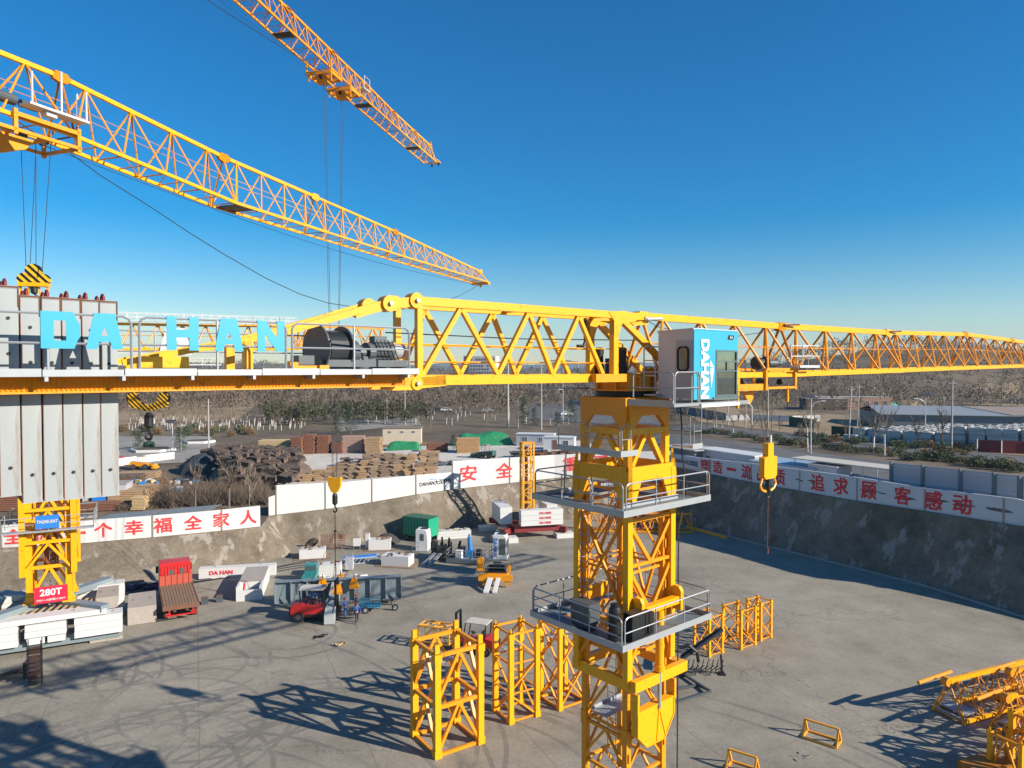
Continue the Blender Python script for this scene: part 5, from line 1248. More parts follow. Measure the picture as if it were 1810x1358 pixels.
t = thing('triangular_frame', 'yellow lattice frame lying on the jib pile in the lower right corner', 'frame', (30.6,42.6,2.6), R(10)); jib_truss(t, 0, 5, 4, 1.2, 1.2, 0, 0, .5, .5, YEL2, .08, .035, name='chord', joint=False)
t = thing('box_base', 'dark shaded orange steel box base in the lower right corner', 'base', G(1735,1375), R(20)); b = MB(); b.box(-.9,1.6,-.7,.7,.1,.8); b.box(-1.1,1.8,-.85,-.7,.7,.9); b.build('box_body', mat('shaded_orange',(.34,.13,.008),.6,var=.3,scale=3), t)  # shade on the box is put into its darkened orange base colour

# yellow jib sections far behind the mast
for k,(px,py,rz,L_,lb) in enumerate(((1222,940,R(178),14,'yellow jib section lying in the shade at the foot of the right bank'),(1060,938,R(-2),8,'yellow jib section lying behind the main mast near the small crane base'),(1205,926,R(176),9,'yellow jib section lying on the far side behind the main mast'))):
    t = thing('jib_section', lb, 'jib section', G(px,py), rz, 'yellow jib sections lying far behind the main mast')
    jib_truss(t, 0, L_, 7, 2.4, 2.4, .15, .15, .9, .9, YEL2, .12, .05, name='chord', joint=False)
t = thing('steel_beam', 'long orange steel beam lying on the floor at the foot of the shaded bank', 'beam', G(1215,934), 0, None); b = MB(); q = G(1285,953)-G(1215,934); b.beam((0,0,.2),q+Vector((0,0,.2)),.3,.3); b.beam((0,.6,.15),q*.6+Vector((0,.5,.15)),.2,.2); b.build('beam_body', YEL3, t)
# ============================================================ THINGS ON THE PIT FLOOR
def wheel(parent, c, r, w, ax=(0,1,0), rim=True, hub=MGREY):
    c = Vector(c); t = MB().disc(c, ax, r, w, 18).build('wheel', RUBBER, parent)
    if rim: MB().disc(c, ax, r*.55, w+.03, 14).build('rim', hub, t)
    return t
def skinned(name, chains, m, parent, lvl=1):
    """chains: list of lists of (x,y,z,r); first vertex of the first chain is the root"""
    vs = []; es = []; rs = []; key = {}
    for ch in chains:
        prev = None
        for (x, y, z, r) in ch:
            k = (round(x,3), round(y,3), round(z,3))
            if k not in key: key[k] = len(vs); vs.append((x,y,z)); rs.append(r)
            i = key[k]
            if prev is not None and prev != i: es.append((prev, i))
            prev = i
    me = bpy.data.meshes.new(name); me.from_pydata(vs, es, []); me.materials.append(m)
    o = bpy.data.objects.new(name, me); C.objects.link(o)
    md = o.modifiers.new('skin', 'SKIN')
    for i, r in enumerate(rs): me.skin_vertices[0].data[i].radius = (r, r)
    me.skin_vertices[0].data[0].use_root = True
    if lvl: sm = o.modifiers.new('sub', 'SUBSURF'); sm.levels = lvl; sm.render_levels = lvl
    if parent: o.parent = parent
    return o
def person(label, loc, rz, top, legs, arms=((.25,.1,-.5),(-.25,.1,-.5)), stride=.18, seated=False, lean=0.0, h=1.72):
    """x right, y forward, z up; arms = offset of each hand from its shoulder"""
    t = thing('person', label, 'person', loc, rz, None); k = h/1.72
    hp = .93 if not seated else .45
    sh = hp+.50; ly = lean
    S = [(s*.185, ly, sh) for s in (1,-1)]
    body = [[(0,0,hp,.115),(0,ly*.5,hp+.25,.12),(0,ly,sh-.03,.115),(0,ly*1.1,sh+.08,.05),(0,ly*1.2+.01,sh+.18,.072),(0,ly*1.2+.02,sh+.27,.085),(0,ly*1.2+.01,sh+.33,.05)]]
    tr = []; sl = []; boots = []
    for i, s in enumerate((1,-1)):
        st = stride*(1 if i == 0 else -1)
        if seated: kn = (s*.14,.42,hp+.02); an = (s*.14,.46,.08)
        else: kn = (s*.10,st*.55+.03,.50); an = (s*.11,st,.08)
        hipp = (s*.09,0,hp-.04)
        body.append([(0,0,hp,.115),(*hipp,.085),(*kn,.055),(*an,.035),(an[0],an[1]+.16,.04,.03)])
        tr.append([(0,0,hp+.03,.13),(*hipp,.105),(*kn,.075),(an[0],an[1],an[2]+.05,.06)])
        boots.append([(an[0],an[1]-.03,.09,.055),(an[0],an[1]+.05,.05,.05),(an[0],an[1]+.18,.04,.04)])
        a = arms[i]; q = S[i]; el = (q[0]+a[0]*.45+s*.05, q[1]+a[1]*.45-.05, q[2]+a[2]*.5); ha = (q[0]+a[0], q[1]+a[1], q[2]+a[2])
        body.append([(0,ly,sh-.03,.115),(*q,.05),(*el,.036),(*ha,.026)])
        sl.append([(0,ly,sh-.04,.135),(q[0],q[1],q[2],.068),(*el,.052),(lerp(el[0],ha[0],.85),lerp(el[1],ha[1],.85),lerp(el[2],ha[2],.85),.042)])
        d = (Vector(ha)-Vector(el)).normalized(); sd_ = Vector((0,1,0)) if abs(d.y) < .8 else Vector((0,0,1)); pv = Vector(ha)+d*.06
        body[-1].append((*pv,.03))
        for f in range(4):
            b0 = pv+sd_*(.024-.016*f); ln = (.07,.078,.074,.058)[f]
            b1 = b0+d*ln*.55; b2 = b1+d*ln*.4-Vector((s*.02,0,0)); body.append([(*pv,.03),(*b0,.011),(*b1,.0095),(*b2,.008)])
        b0 = Vector(ha)+d*.03+sd_*.035; body.append([(*ha,.026),(*b0,.012),(*(b0+d*.04+sd_*.02),.010)])
    b = skinned('body', body, SKIN, t)
    skinned('jacket', [[(0,0,hp+.03,.135),(0,ly*.5,hp+.25,.138),(0,ly,sh-.04,.135),(0,ly,sh+.03,.08)]]+sl, top, t)
    skinned('trousers', tr, legs, t)
    for bt in boots: skinned('boot', [bt], BLACK, t)
    hz_ = sh+.31; hx = MB().lathe((0,ly*1.2+.01,hz_-.02), [(.125,0),(.13,.02),(.115,.07),(.08,.12),(.03,.145)], 14); he = hx.build('helmet', HELM, t, smooth=True)
    MB().box(-.09,.09,ly*1.2+.08,ly*1.2+.2,hz_-.025,hz_-.01).build('helmet_peak', HELM, he)
    f = MB()
    for s in (1,-1): f.obox((s*.034,ly*1.2+.10,sh+.235),.022,.012,.012)
    f.obox((0,ly*1.2+.11,sh+.155),.05,.01,.01); f.build('face_features', BLACK, b)
    f = MB().prism([(-.013,ly*1.2+.09,sh+.19),(.013,ly*1.2+.09,sh+.19),(0,ly*1.2+.09,sh+.235)],(0,.03,0)); f.build('nose', SKIN, b)
    t.scale = (k,k,k); return t
person('worker in bright blue top, dark trousers and red helmet walking away, nearest the camera', (-13.35,60.7,0), R(20), CLBLUE, CLDARK, ((.12,-.1,-.5),(-.12,.1,-.5)), .24)
person('worker in blue overalls and red helmet reaching up to the lifted beam', (-14.6,61.9,0), R(70), CLBLUE, CLBLUE, ((.05,.42,-.12),(-.1,.4,.1)), .08, lean=.06)
person('worker in dark jacket and red helmet behind the one in overalls, holding a sling', (-13.9,63.0,0), R(100), CLDARK, CLDARK, ((.25,.3,-.15),(-.25,.35,-.1)), .06)
# forklift
def forklift(label, loc, rz, drv=True):
    t = thing('forklift', label, 'forklift', loc, rz)
    b = MB(); b.prism([(-1.5,-.62,.35),(1.25,-.62,.35),(1.25,-.62,.95),(.35,-.62,1.0),(-.2,-.62,1.15),(-.9,-.62,1.32),(-1.55,-.62,1.2),(-1.62,-.62,.7)],(0,1.24,0)); b.build('body', REDP, t)
    c = MB(); c.box(-1.46,1.2,-.3,.3,.35,.5); c.prism([(-1.7,-.58,.4),(-1.45,-.58,.3),(-1.45,-.58,1.1),(-1.72,-.58,1.0)],(0,1.16,0)); c.box(-.5,1.2,-.68,-.62,.35,.55); c.build('counterweight', BLACK, t)
    r = MB(); r.box(-1.0,.75,-.62,.62,2.35,2.42); r.build('roof', ROOFC, t); r = MB()
    for x, x2 in ((-.95,-.85),(.72,.95)):
        for y in (-.57,.57): r.beam((x,y,2.36),(x2,y,1.0),.07)
    r.build('roof_post', BLACK, t)
    m = MB()
    for y in (-.42,.42): m.box(1.5,1.66,y-.07,y+.07,.1,3.0)
    for z in (.4,1.5,2.9): m.box(1.52,1.64,-.35,.35,z,z+.12)
    m.box(1.7,1.78,-.55,.55,.3,.8); m.build('mast', BLACK, t)
    for y in (-.35,.35): MB().prism([(1.72,y-.06,.12),(2.9,y-.06,.12),(2.9,y-.06,.15),(1.8,y-.06,.2),(1.8,y-.06,.7),(1.72,y-.06,.7)],(0,.12,0)).build('fork', DGREY, t)
    for x, rr in ((1.0,.42),(-1.0,.36)):
        for y in (-.66,.66): wheel(t, (x,y,rr), rr, .26)
    s = MB(); s.box(-.5,0,-.3,.3,1.05,1.2); s.box(-.6,-.48,-.3,.3,1.1,1.7); s.tube((.55,0,1.0),(.35,0,1.45),.03); s.disc((.33,0,1.48),(-.4,0,1),.2,.03,12); s.build('seat', BLACK, t)
    return t
fk = forklift('red forklift with pale roof at the steel beams, driver in blue', (-17.3,61.9,0), R(3)); fk.scale = (1.2,1.2,1.15)
person('forklift driver in blue with red helmet seated on the red forklift', (-17.5,61.9,1.3), R(-87), CLBLUE, CLDARK, ((.05,.4,-.3),(-.05,.4,-.3)), seated=True)
forklift('red forklift behind the tall slender mast section, carrying a small truss', (-2.7,54.6,0), R(160))
t = thing('truss_piece', 'small orange truss piece lifted on the forks behind the largest mast section', 'truss', (-5.9,55.4,.6), R(-20)); jt = MB()
for x in (-1.3,0,1.3):
    for y in (-.6,.6): jt.beam((x,y,0),(x,y,1.2),.1)
    jt.beam((x,-.6,1.2),(x,.6,1.2),.08); jt.beam((x,-.6,0),(x,.6,0),.08)
for y in (-.6,.6):
    for z in (0,1.2): jt.beam((-1.3,y,z),(1.3,y,z),.1)
    jt.beam((-1.3,y,0),(0,y,1.2),.07); jt.beam((0,y,1.2),(1.3,y,0),.07)
for a, c_ in ((-1.3,0),(0,1.3)): jt.beam((a,-.6,1.2),(c_,.6,1.2),.07)
jt.build('truss_body', YEL3, t)
# red truck
tk = thing('flatbed_truck', 'red flatbed truck with brown timber bed parked with its back to the camera', 'truck', (-31.0,65.4,0), math.atan2(7.4,-4.1)-math.pi/2)
tk.scale = (1.1,1.16,1.08)
b = MB(); b.box(-1.25,1.25,-4.0,1.7,1.12,1.3); bed = b.build('flatbed', PLANKD, tk)
b = MB()
for k in range(11): b.box(-1.22+.224*k,-1.03+.224*k,-3.9,1.65,1.302,1.325)
b.build('boards', PLANKD, bed)
b = MB(); b.box(-1.32,-1.25,-4.0,1.7,1.02,1.34); b.box(1.25,1.32,-4.0,1.7,1.02,1.34); b.box(-1.32,1.32,-4.1,-4.0,.98,1.32); b.box(-.55,-.35,-3.9,3.8,.75,1.1); b.box(.35,.55,-3.9,3.8,.75,1.1); b.build('side_rail', mat('rusty_red',(.17,.075,.045),.8,var=.35,scale=3,dirt=.45,dirtc=(.16,.09,.05)), tk)
b = MB(); b.box(-1.3,1.3,1.75,1.85,1.3,2.15); 
for k in range(6): b.box(-1.25+.46*k,-1.05+.46*k,1.7,1.75,1.3,2.15)
b.build('headboard', mat('faded_red',(.42,.075,.045),.6,var=.2), tk)
b = MB(); b.prism([(-1.22,2.1,.8),(-1.22,4.1,.8),(-1.22,4.2,1.7),(-1.22,4.0,2.95),(-1.22,3.7,3.1),(-1.22,2.3,3.1),(-1.22,2.1,2.9)],(2.44,0,0)); cabn = b.build('cab', REDP, tk)
MB().box(-.55,.05,2.06,2.1,2.0,2.5).build('window', GLASSD, cabn); MB().box(.35,.85,2.06,2.1,2.0,2.6).build('window', GLASSD, cabn); b = MB(); b.prism([(-1.0,4.13,1.8),(1.0,4.13,1.8),(1.0,4.0,2.75),(-1.0,4.0,2.75)],(0,.04,0)); b.build('windscreen', GLASSD, cabn); MB().box(-1.24,-1.22,2.9,3.8,1.9,2.6).build('window', GLASSD, cabn); MB().box(1.22,1.24,2.9,3.8,1.9,2.6).build('window', GLASSD, cabn)
b = MB(); 
for k in range(9): b.box(-1.1+.26*k,-1.04+.26*k,2.05,2.1,1.5,2.9)
b.build('rear_ribs', REDP, cabn)
for s in (-1,1): MB().box(s*1.35-.1,s*1.35+.1,3.8,3.95,1.9,2.5).build('wing_mirror', BLACK, tk)
for y in (-2.9,-1.7,3.2):
    for s in (-1,1): wheel(tk, (s*1.05,y,.5), .5, .32, (1,0,0))
b = MB(); b.box(-1.1,1.1,-4.15,-4.05,.5,.6); b.box(-.9,-.8,-4.1,-4.0,.5,1.0); b.box(.8,.9,-4.1,-4.0,.5,1.0); b.build('rear_bumper', REDP, tk)
for s in (-1,1): MB().box(s*.95-.2,s*.95+.2,-4.18,-4.15,.66,.8).build('tail_light', mat('tail_red',(.4,.03,.02),.3), tk)
t = block('white_beam', 'long white concrete beam lettered in red lying beside the red truck at the bank foot', (-31.2+2.3,74.6,0), R(12), 7.6, 1.0, 1.1, WBLOCK, 'concrete beam'); lettering('DA HAN', (-1.6,-.53,.62), (1,0,0), (0,0,1), (2.3,.42), REDT2, t, bold=.03)
# open trough block
o = G(450,1064); t = thing('concrete_trough', 'white walled concrete trough block lying open beside the truck, holding red pipe', 'trough', (o.x-1.4,o.y+3.6,0), R(103))
b = MB(); b.box(-3.4,3.4,-1.15,-.95,0,1.35); b.box(-3.4,3.4,.95,1.15,0,1.35); b.box(-3.4,-3.2,-.95,.95,0,1.0); b.box(3.2,3.4,-.95,.95,0,1.35); b.box(-3.2,3.2,-.95,.95,0,.5); b.box(-1.6,3.2,-.95,.95,.5,1.3); b.build('trough_body', WBLOCK, t); MB().box(-1.6,3.38,-1.1,1.1,1.36,1.42).build('top_slab', CONC, t)
b = MB(); b.tube((-2.8,.6,.5),(-2.6,.5,1.5),.09,8); b.build('pipe', REDP, t)
b = MB()
for k in range(8): b.obox((-2.7+.25*k,-.3+.1*(k%3),.62),.4,.2,.2,k*.7)
b.build('rubble', CONC, t)
for i,(px,py,lb) in enumerate(((362,1068,'small dark upright block on the floor right of the truck'),(388,1064,'second small dark upright block, nearer the trough'))):
    t = thing('stone_block', lb, 'block', G(px,py), R(20)); MB().box(-.3,.3,-.2,.2,0,.62).build('block_body', MGREY, t); MB().box(-.25,.25,-.15,.15,.62,.66).build('cap', RUST, t)
# ballast blocks with junk on them
def junk(t, n, sx, sy, z, ms, s=.3, seed=1):
    r = random.Random(seed); bs = [MB() for _ in ms]
    for k in range(n):
        bs[k % len(ms)].obox((r.uniform(-sx,sx), r.uniform(-sy,sy), z+r.uniform(.03,.12)), r.uniform(.3,1)*s*2, r.uniform(.2,.6)*s, r.uniform(.05,.3)*s, r.uniform(0,3), r.uniform(-.1,.1))
    for b, m in zip(bs, ms): b.build('scrap', m, t)
for k,(px,py,sx,sy,sz,rz,lb) in enumerate(((553,985,2.9,1.7,1.05,R(12),'white concrete block with boards on top, left of the mesh panel'),(576,1016,3.2,1.6,1.2,R(8),'white concrete block with rusty plates behind the steel beams'),(672,970,2.6,1.7,1.2,R(5),'white concrete block right of the white post by the bank'),(703,998,3.2,1.8,1.15,R(-12),'white concrete block with sacks on top beside the winch shadows'))):
    t = block('concrete_block', lb, G(px,py), rz, sx, sy, sz, WBLOCK, 'concrete block', 'white concrete blocks scattered along the bank'); junk(t, 9, sx*.38, sy*.35, sz, [CONC, RUST, WOOD, DGREY][:3+(k%2)], .45, k)
    p_ = MB(); p_.box(-sx*.7,sx*.7,-sy*.8,sy*.8,.02,.05); p_.build('ground_sheet', mat('brown_board',(.22,.15,.10),.9), t)
t = thing('mesh_panel', 'dark rusty mesh panel standing against the bank', 'mesh panel', G(588,972), R(4)); b = MB()
for k in range(15): b.tube((-1.4+.2*k,0,.1),(-1.4+.2*k,0,1.9),.025,4)
for k in range(8): b.tube((-1.4,0,.15+.24*k),(1.4,0,.15+.24*k),.025,4)
b.box(.7,1.2,-.05,.05,1.4,1.8); b.build('panel_body', RUST, t)
t = thing('metal_case', 'pale metal cabinet on legs by the bank', 'cabinet', G(631,972), R(5)); b = MB(); b.box(-.42,.42,-.25,.25,.5,1.35); b.build('case_body', WHITE, t); b = MB()
for x in (-.38,.38):
    for y in (-.2,.2): b.box(x-.03,x+.03,y-.03,y+.03,0,.5)
b.build('leg', GRAIL, t)
t = thing('white_post', 'tall narrow white concrete post standing by the bank', 'post', G(650,970), 0); MB().box(-.24,.24,-.2,.2,0,1.9).build('post_body', WBLOCK, t); MB().box(-.26,.26,-.22,.22,1.9,1.95).build('cap', CONC, t)
t = thing('cable_heap', 'heap of dark coiled cable beside the mesh panel', 'cable heap', G(548,968), 0); b = MB()
for k in range(5): b.pipe([(.6*math.cos(a_*.6)+.1*k,.3*math.sin(a_*.6),.3+.12*k+.25*math.sin(a_*.6)) for a_ in range(12)],.05,5)
b.build('coil', BLACK, t)
t = thing('rubble_mound', 'small dark mound of spoil at the bank foot', 'mound', G(684,958), 0); b = MB(); b.lathe((0,0,0),[(1.7,0),(1.3,.5),(.7,.95),(.2,1.05)],14); b.build('mound_body', mat('dark_spoil',(.05,.045,.04),.95,var=.4), t)
# teal mini truck
o = G(544,1036); t = thing('mini_truck', 'small teal three wheeled truck seen from behind near the concrete blocks', 'mini truck', (o.x,o.y+.9,0), R(5))
b = MB(); b.prism([(-.6,.2,.5),(-.6,1.4,.5),(-.6,1.45,1.2),(-.6,1.2,1.85),(-.6,.2,1.9)],(1.2,0,0)); b.build('cab', TEAL, t); b = MB(); b.box(-.65,.65,-1.1,.1,.45,1.0); b.build('cargo_bed', TEAL, t)
b = MB(); b.box(-.5,.5,.17,.2,1.25,1.7); b.box(-.62,-.6,.5,1.2,1.1,1.7); b.box(.6,.62,.5,1.2,1.1,1.7); b.build('window', GLASSD, t)
for x,y in ((-.55,-.7),(.55,-.7),(0,1.2)): wheel(t,(x,y,.28),.28,.14,(1,0,0))
# cargo tricycle
o = G(668,1083); t = thing('cargo_tricycle', 'blue cargo tricycle parked in front of the long steel beam', 'tricycle', (o.x,o.y+.4,0), R(4)); BT = mat('tricycle_blue',(.03,.20,.32),.5,var=.2)
b = MB(); b.box(-1.7,.25,-.55,.55,.5,.58)
for (x0,x1,y0,y1) in ((-1.7,.25,-.57,-.53),(-1.7,.25,.53,.57),(-1.7,-1.66,-.53,.53),(.21,.25,-.53,.53)):
    for z in (.7,.95): b.box(x0,x1,y0,y1,z,z+.06)
for k in range(8):
    for y in (-.55,.55): b.box(-1.68+.27*k,-1.64+.27*k,y-.02,y+.02,.58,1.0)
b.build('cargo_bed', BT, t)
b = MB(); b.tube((.25,0,.55),(1.2,0,.6),.05); b.tube((1.2,0,.5),(1.0,0,1.2),.04); b.tube((1.0,-.35,1.25),(1.0,.35,1.25),.025); b.tube((1.2,-.08,.6),(1.45,-.08,.3),.03); b.box(1.15,1.3,-.12,.12,.9,1.15); b.build('frame', BLACK, t)
b = MB(); b.box(.3,.85,-.2,.2,.75,.88); b.box(.2,.32,-.2,.2,.85,1.15); b.build('seat', BLACK, t)
for x,y in ((-1.1,-.62),(-1.1,.62),(1.45,0)): wheel(t,(x,y,.3),.3,.1,(0,1,0),hub=GALV)
# steel beams and lifting clamps
o1, o2 = G(484,1072), G(708,1060); d = o2-o1; t = thing('steel_beam', 'long blue grey steel beam standing on edge behind the forklift and workers', 'steel beam', o1+Vector((0,.4,0)), math.atan2(d.y,d.x)); L_ = d.length
b = MB(); b.box(0,L_,-.03,.03,.1,2.15); b.box(0,L_,-.35,.35,2.15,2.2); b.box(0,L_,-.35,.35,.05,.1)
for k in range(9): b.box(L_*k/8-.04,L_*k/8+.04,-.33,-.03,.1,2.15)
for x in (.8,L_-.8): b.prism([(x,-.32,.1),(x+.5,-.32,.1),(x,-.32,.8)],(0,.05,0))
b.build('beam_body', STEELG, t)
b = MB()
for k in range(8):
    if k in (3,4,5,6): b.box(L_*k/8+.04,L_*k/8+.35,-.05,-.035,.1,2.15)
b.build('dark_stiffener', DECK, t)
o = Vector((-15.6,60.2,0)); t = thing('steel_beam', 'short grey steel channel lifted on slings, its end pointing at the camera', 'steel beam', o, R(98))
b = MB()
for y0, y1 in ((-.42,-.34),(.34,.42)): b.prism([(0,y0,.1),(2.4,y0,.2),(6.2,y0,1.2),(6.2,y0,1.95),(2.4,y0,1.5),(0,y0,1.0)],(0,y1-y0,0))
b.prism([(0,-.34,.8),(2.4,-.34,1.3),(6.2,-.34,1.75),(6.2,-.34,1.85),(2.4,-.34,1.4),(0,-.34,.9)],(0,.68,0)); b.box(-.03,0,-.42,.42,.1,1.0)
for x, z in ((1.2,1.0),(2.6,1.42),(4.2,1.6)): b.box(x,x+.1,-.34,.34,z,z+.16)
b.build('beam_body', mat('pale_steel',(.42,.46,.46),.5,.1,var=.1), t)
for i,(px,py,Y,lb) in enumerate(((570,1032,65.5,'yellow lifting clamp on the left part of the long beam'),(596,1041,62.5,'yellow lifting clamp on the near end of the short channel'),(602,1024,68,'yellow lifting clamp on the far end of the short channel'),(626,1031,66,'yellow lifting clamp on the long beam right of the channel'))):
    p_ = P(px,py,Y); t = thing('lifting_clamp', lb, 'lifting clamp', p_, R(10), 'yellow lifting clamps on the steel beams'); b = MB()
    for s in (-1,1): b.prism([(-.45,s*.18,-.45),(.45,s*.18,-.45),(.42,s*.18,-.1),(.2,s*.18,.45),(-.2,s*.18,.45),(-.42,s*.18,-.1)],(0,.06,0))
    b.box(-.4,.4,-.18,.18,-.4,-.28); b.box(-.2,.2,-.18,.18,.36,.44); b.build('clamp_body', YEL2, t); b = MB(); b.tube((0,0,.4),(0,0,.9),.04,6); b.box(-.1,.1,-.1,.1,-.28,.2); b.build('shackle', BLACK, t)
# machinery row
t = thing('container_body', 'green box container with open grey top at the bank foot', 'container', (*(G(748,962)+Vector((-.6,2.2,0)))[:2],0), R(-28))
b = MB(); b.box(-2.0,2.0,-1.1,1.1,.7,3.0); b.build('box_body', GREENP, t)
b = MB()
for k in range(10): b.box(-1.9+.42*k,-1.82+.42*k,-1.14,-1.1,.75,2.95)
b.box(-2.03,2.03,-1.13,1.13,2.99,3.06); b.build('rib', mat('dark_green',(.01,.10,.06),.6), t)
for x in (-1.4,1.4):
    for y in (-1,1): wheel(t,(x,y,.4),.4,.25)
def cabmod(label, loc, rz, txt=False):
    t = thing('crane_cab', label, 'crane cab', loc, rz); b = MB(); b.prism([(-.7,-.8,0),(.75,-.8,0),(.75,-.8,1.2),(.62,-.8,2.3),(.4,-.8,2.45),(-.7,-.8,2.45)],(0,1.7,0)); b.build('cab_body', WHITE, t)
    b = MB(); b.box(-.05,.6,-.83,-.81,.45,2.15) if txt else b.box(-.15,.3,-.83,-.81,1.2,2.0); b.box(.76,.78,-.7,.8,.3,1.9) if txt else b.box(-.73,-.71,-.5,.5,1.2,2.0); b.build('window', GLASSD, t)
    b = MB(); b.box(-.2,.6,-.2,.6,2.46,2.55); b.build('roof_vent', BLACK, t)
    b = MB(); rail(b,[(-1.1,-1.0,0),(-1.1,.9,0)],1.0,.03); rail(b,[(-1.1,-1.0,0),(-.3,-1.0,0)],1.0,.03); b.box(-1.15,.85,-1.1,1.0,-.08,0); b.build('cab_platform', GRAIL, t)
    if txt: lettering('DAHAN', (-.42,-.83,1.25), (0,0,-1), (1,0,0), (1.9,.36), BLUE2, t, bold=.02)
    return t
cabmod('white crane cab without lettering standing before the green container', (*G(748,972)[:2],.1), R(-8))
c2 = cabmod('white crane cab with blue vertical lettering on top of the yellow slewing piece', (-1.2,75.0,1.9), R(-6), True)
o = G(880,1050); t = thing('slewing_piece', 'yellow slewing head piece with pale steel ramps standing in the floor centre', 'slewing piece', (o.x-.2,o.y+3.2,0), R(-4))
b = MB(); b.box(-1.2,1.2,-1.2,1.2,.8,1.5); b.prism([(-1.6,-1.3,.8),(-1.2,-1.3,.1),(-.8,-1.3,.8)],(0,.3,0)); b.prism([(1.6,-1.3,.8),(1.2,-1.3,.1),(.8,-1.3,.8)],(0,.3,0)); b.box(-1.7,1.7,-1.4,-1.1,.7,1.3); b.box(-1.9,-1.3,-.9,.2,1.5,2.6); b.disc((-1.5,-.9,2.6),(0,1,0),.35,.3,14)
b.box(1.2,1.5,-1.2,-.8,1.5,2.3); b.build('frame', YEL2, t)
b = MB(); b.prism([(-.75,-1.4,.9),(-.25,-1.4,.9),(-.5,-3.2,.05),(-1.0,-3.2,.05)],(0,0,.15)); b.prism([(.1,-1.4,.9),(.5,-1.4,.9),(.3,-3.2,.05),(-.1,-3.2,.05)],(0,0,.15)); b.build('ramp', WHITE, t)
b = MB(); b.box(-1.0,1.1,-1.25,.9,1.5,1.62)
for k in range(7): b.obox((-.7+.25*k,-.6+.1*(k%3),1.85),.16,.3,.5,k)
b.box(-.3,.5,-.7,0,1.62,2.3); b.build('machinery', DGREY, t); b = MB(); rail(b,[(-1.1,-1.25,1.6),(1.1,-1.25,1.6)],.8,.025); b.build('handrail', GRAIL, t)
o = G(770,1003); t = thing('slewing_piece', 'black slewing head piece with two pale ramps beside the plain white cab', 'slewing piece', (o.x+.3,o.y+3.6,0), R(-12))
b = MB(); b.lathe((0,0,.5),[(1.0,0),(1.2,.2),(1.2,.7),(.8,.9)],12); 
for k in range(14): b.obox((1.1*math.cos(k*.9),1.0*math.sin(k*.9),1.2+.3*(k%3)),.3,.2,.9,k)
b.box(1.2,2.6,-.5,.5,.4,.6); b.tube((1.8,.2,.6),(2.2,.2,2.1),.15,8); b.box(2.0,2.8,-.4,.4,1.2,1.5); b.box(-1.4,-.6,-1.2,.4,.2,.5); b.build('machine_body', BLACK, t)
b = MB(); b.prism([(-.6,-1.1,.8),(-.25,-1.1,.8),(-.9,-3.4,.05),(-1.3,-3.4,.05)],(0,0,.14)); b.prism([(.0,-1.1,.8),(.4,-1.1,.8),(-.1,-3.4,.05),(-.5,-3.4,.05)],(0,0,.14)); b.build('ramp', GRAIL, t)
o = G(828,1000); t = thing('winch_deck', 'dark railed deck section carrying a bright blue motor', 'winch deck', (o.x,o.y+1.8,0), R(-14))
b = MB(); b.box(-2.3,2.3,-1.4,1.4,.35,.5); b.box(-2.3,2.3,-1.45,-1.3,.1,.5); b.box(-2.3,2.3,1.3,1.45,.1,.5); b.build('deck', DECK, t)
b = MB(); rail(b,[(-2.3,-1.4,.5),(2.3,-1.4,.5),(2.3,1.4,.5),(-2.3,1.4,.5),(-2.3,-1.4,.5)],.95,.03,posts=3); b.build('handrail', GRAIL, t)
b = MB(); b.tube((.1,.2,.6),(-.1,.3,2.7),.3,12,.22); b.box(-.3,.5,-.3,.4,.5,1.3); b.tube((-.1,.3,2.7),(-.1,.3,3.0),.12,10); b.build('motor', BLUE3, t)
b = MB(); b.disc((-1.0,0,1.05),(1,0,0),.55,.7,18); b.disc((1.1,.1,1.0),(1,0,0),.45,.5,16); b.build('drum', DGREY, t); b = MB(); b.box(-1.3,-.6,-1.1,-.5,.5,1.4); b.build('control_box', WHITE, t)
for k,(px,py,sx,lb) in enumerate(((790,952,3.0,'white block stack with yellowed top lying at the bank right of the green container'),)):
    t = block('ballast_block', lb, G(px,py)+Vector((.8,.5,0)), R(14), 4.4, 1.4, 1.0, WBLOCK, seams=3); junk(t, 10, 1.9, .5, 1.0, [WOODY, GREENF, CONC], .35, 5)
t = thing('lattice_boom', 'blue and white lattice piece lying on the floor near the beams', 'lattice piece', G(640,995), R(18)); b = MB()
for y in (-.5,.5):
    for z in (.1,.7): b.beam((-2,y,z),(2,y,z),.08)
for k in range(8): b.beam((-2+.5*k,-.5,.1),(-1.5+.5*k,-.5,.7),.05); b.beam((-2+.5*k,.5,.7),(-1.5+.5*k,-.5,.7),.05)
b.build('lattice_body', mat('pale_blue_paint',(.35,.45,.55),.5), t); b = MB(); b.box(-2.0,1.6,-.45,.45,.72,.8); b.build('sheet', BLUE2, t); junk(t, 8, 2.6, .6, .1, [BLACK, DGREY], .5, 9)
t = thing('scrap_plates', 'scattered white sheets beside the teal truck', 'scrap sheets', G(603,1022), R(8)); junk(t, 12, 2.4, .9, .05, [WHITE, GRAIL, WHITE], .7, 12)
t = thing('handrail_frame', 'grey steel box frame leaning behind the short channel', 'frame', G(604,1018)+Vector((.5,1.5,0)), 0); b = MB(); b.box(-.4,.4,-.3,.3,.3,1.6); b.build('box_body', PLASG, t); b = MB(); b.pipe([(-.35,0,1.6),(-.3,0,2.0),(.3,0,2.0),(.35,0,1.6)],.04,5); b.build('handle', GRAIL, t)
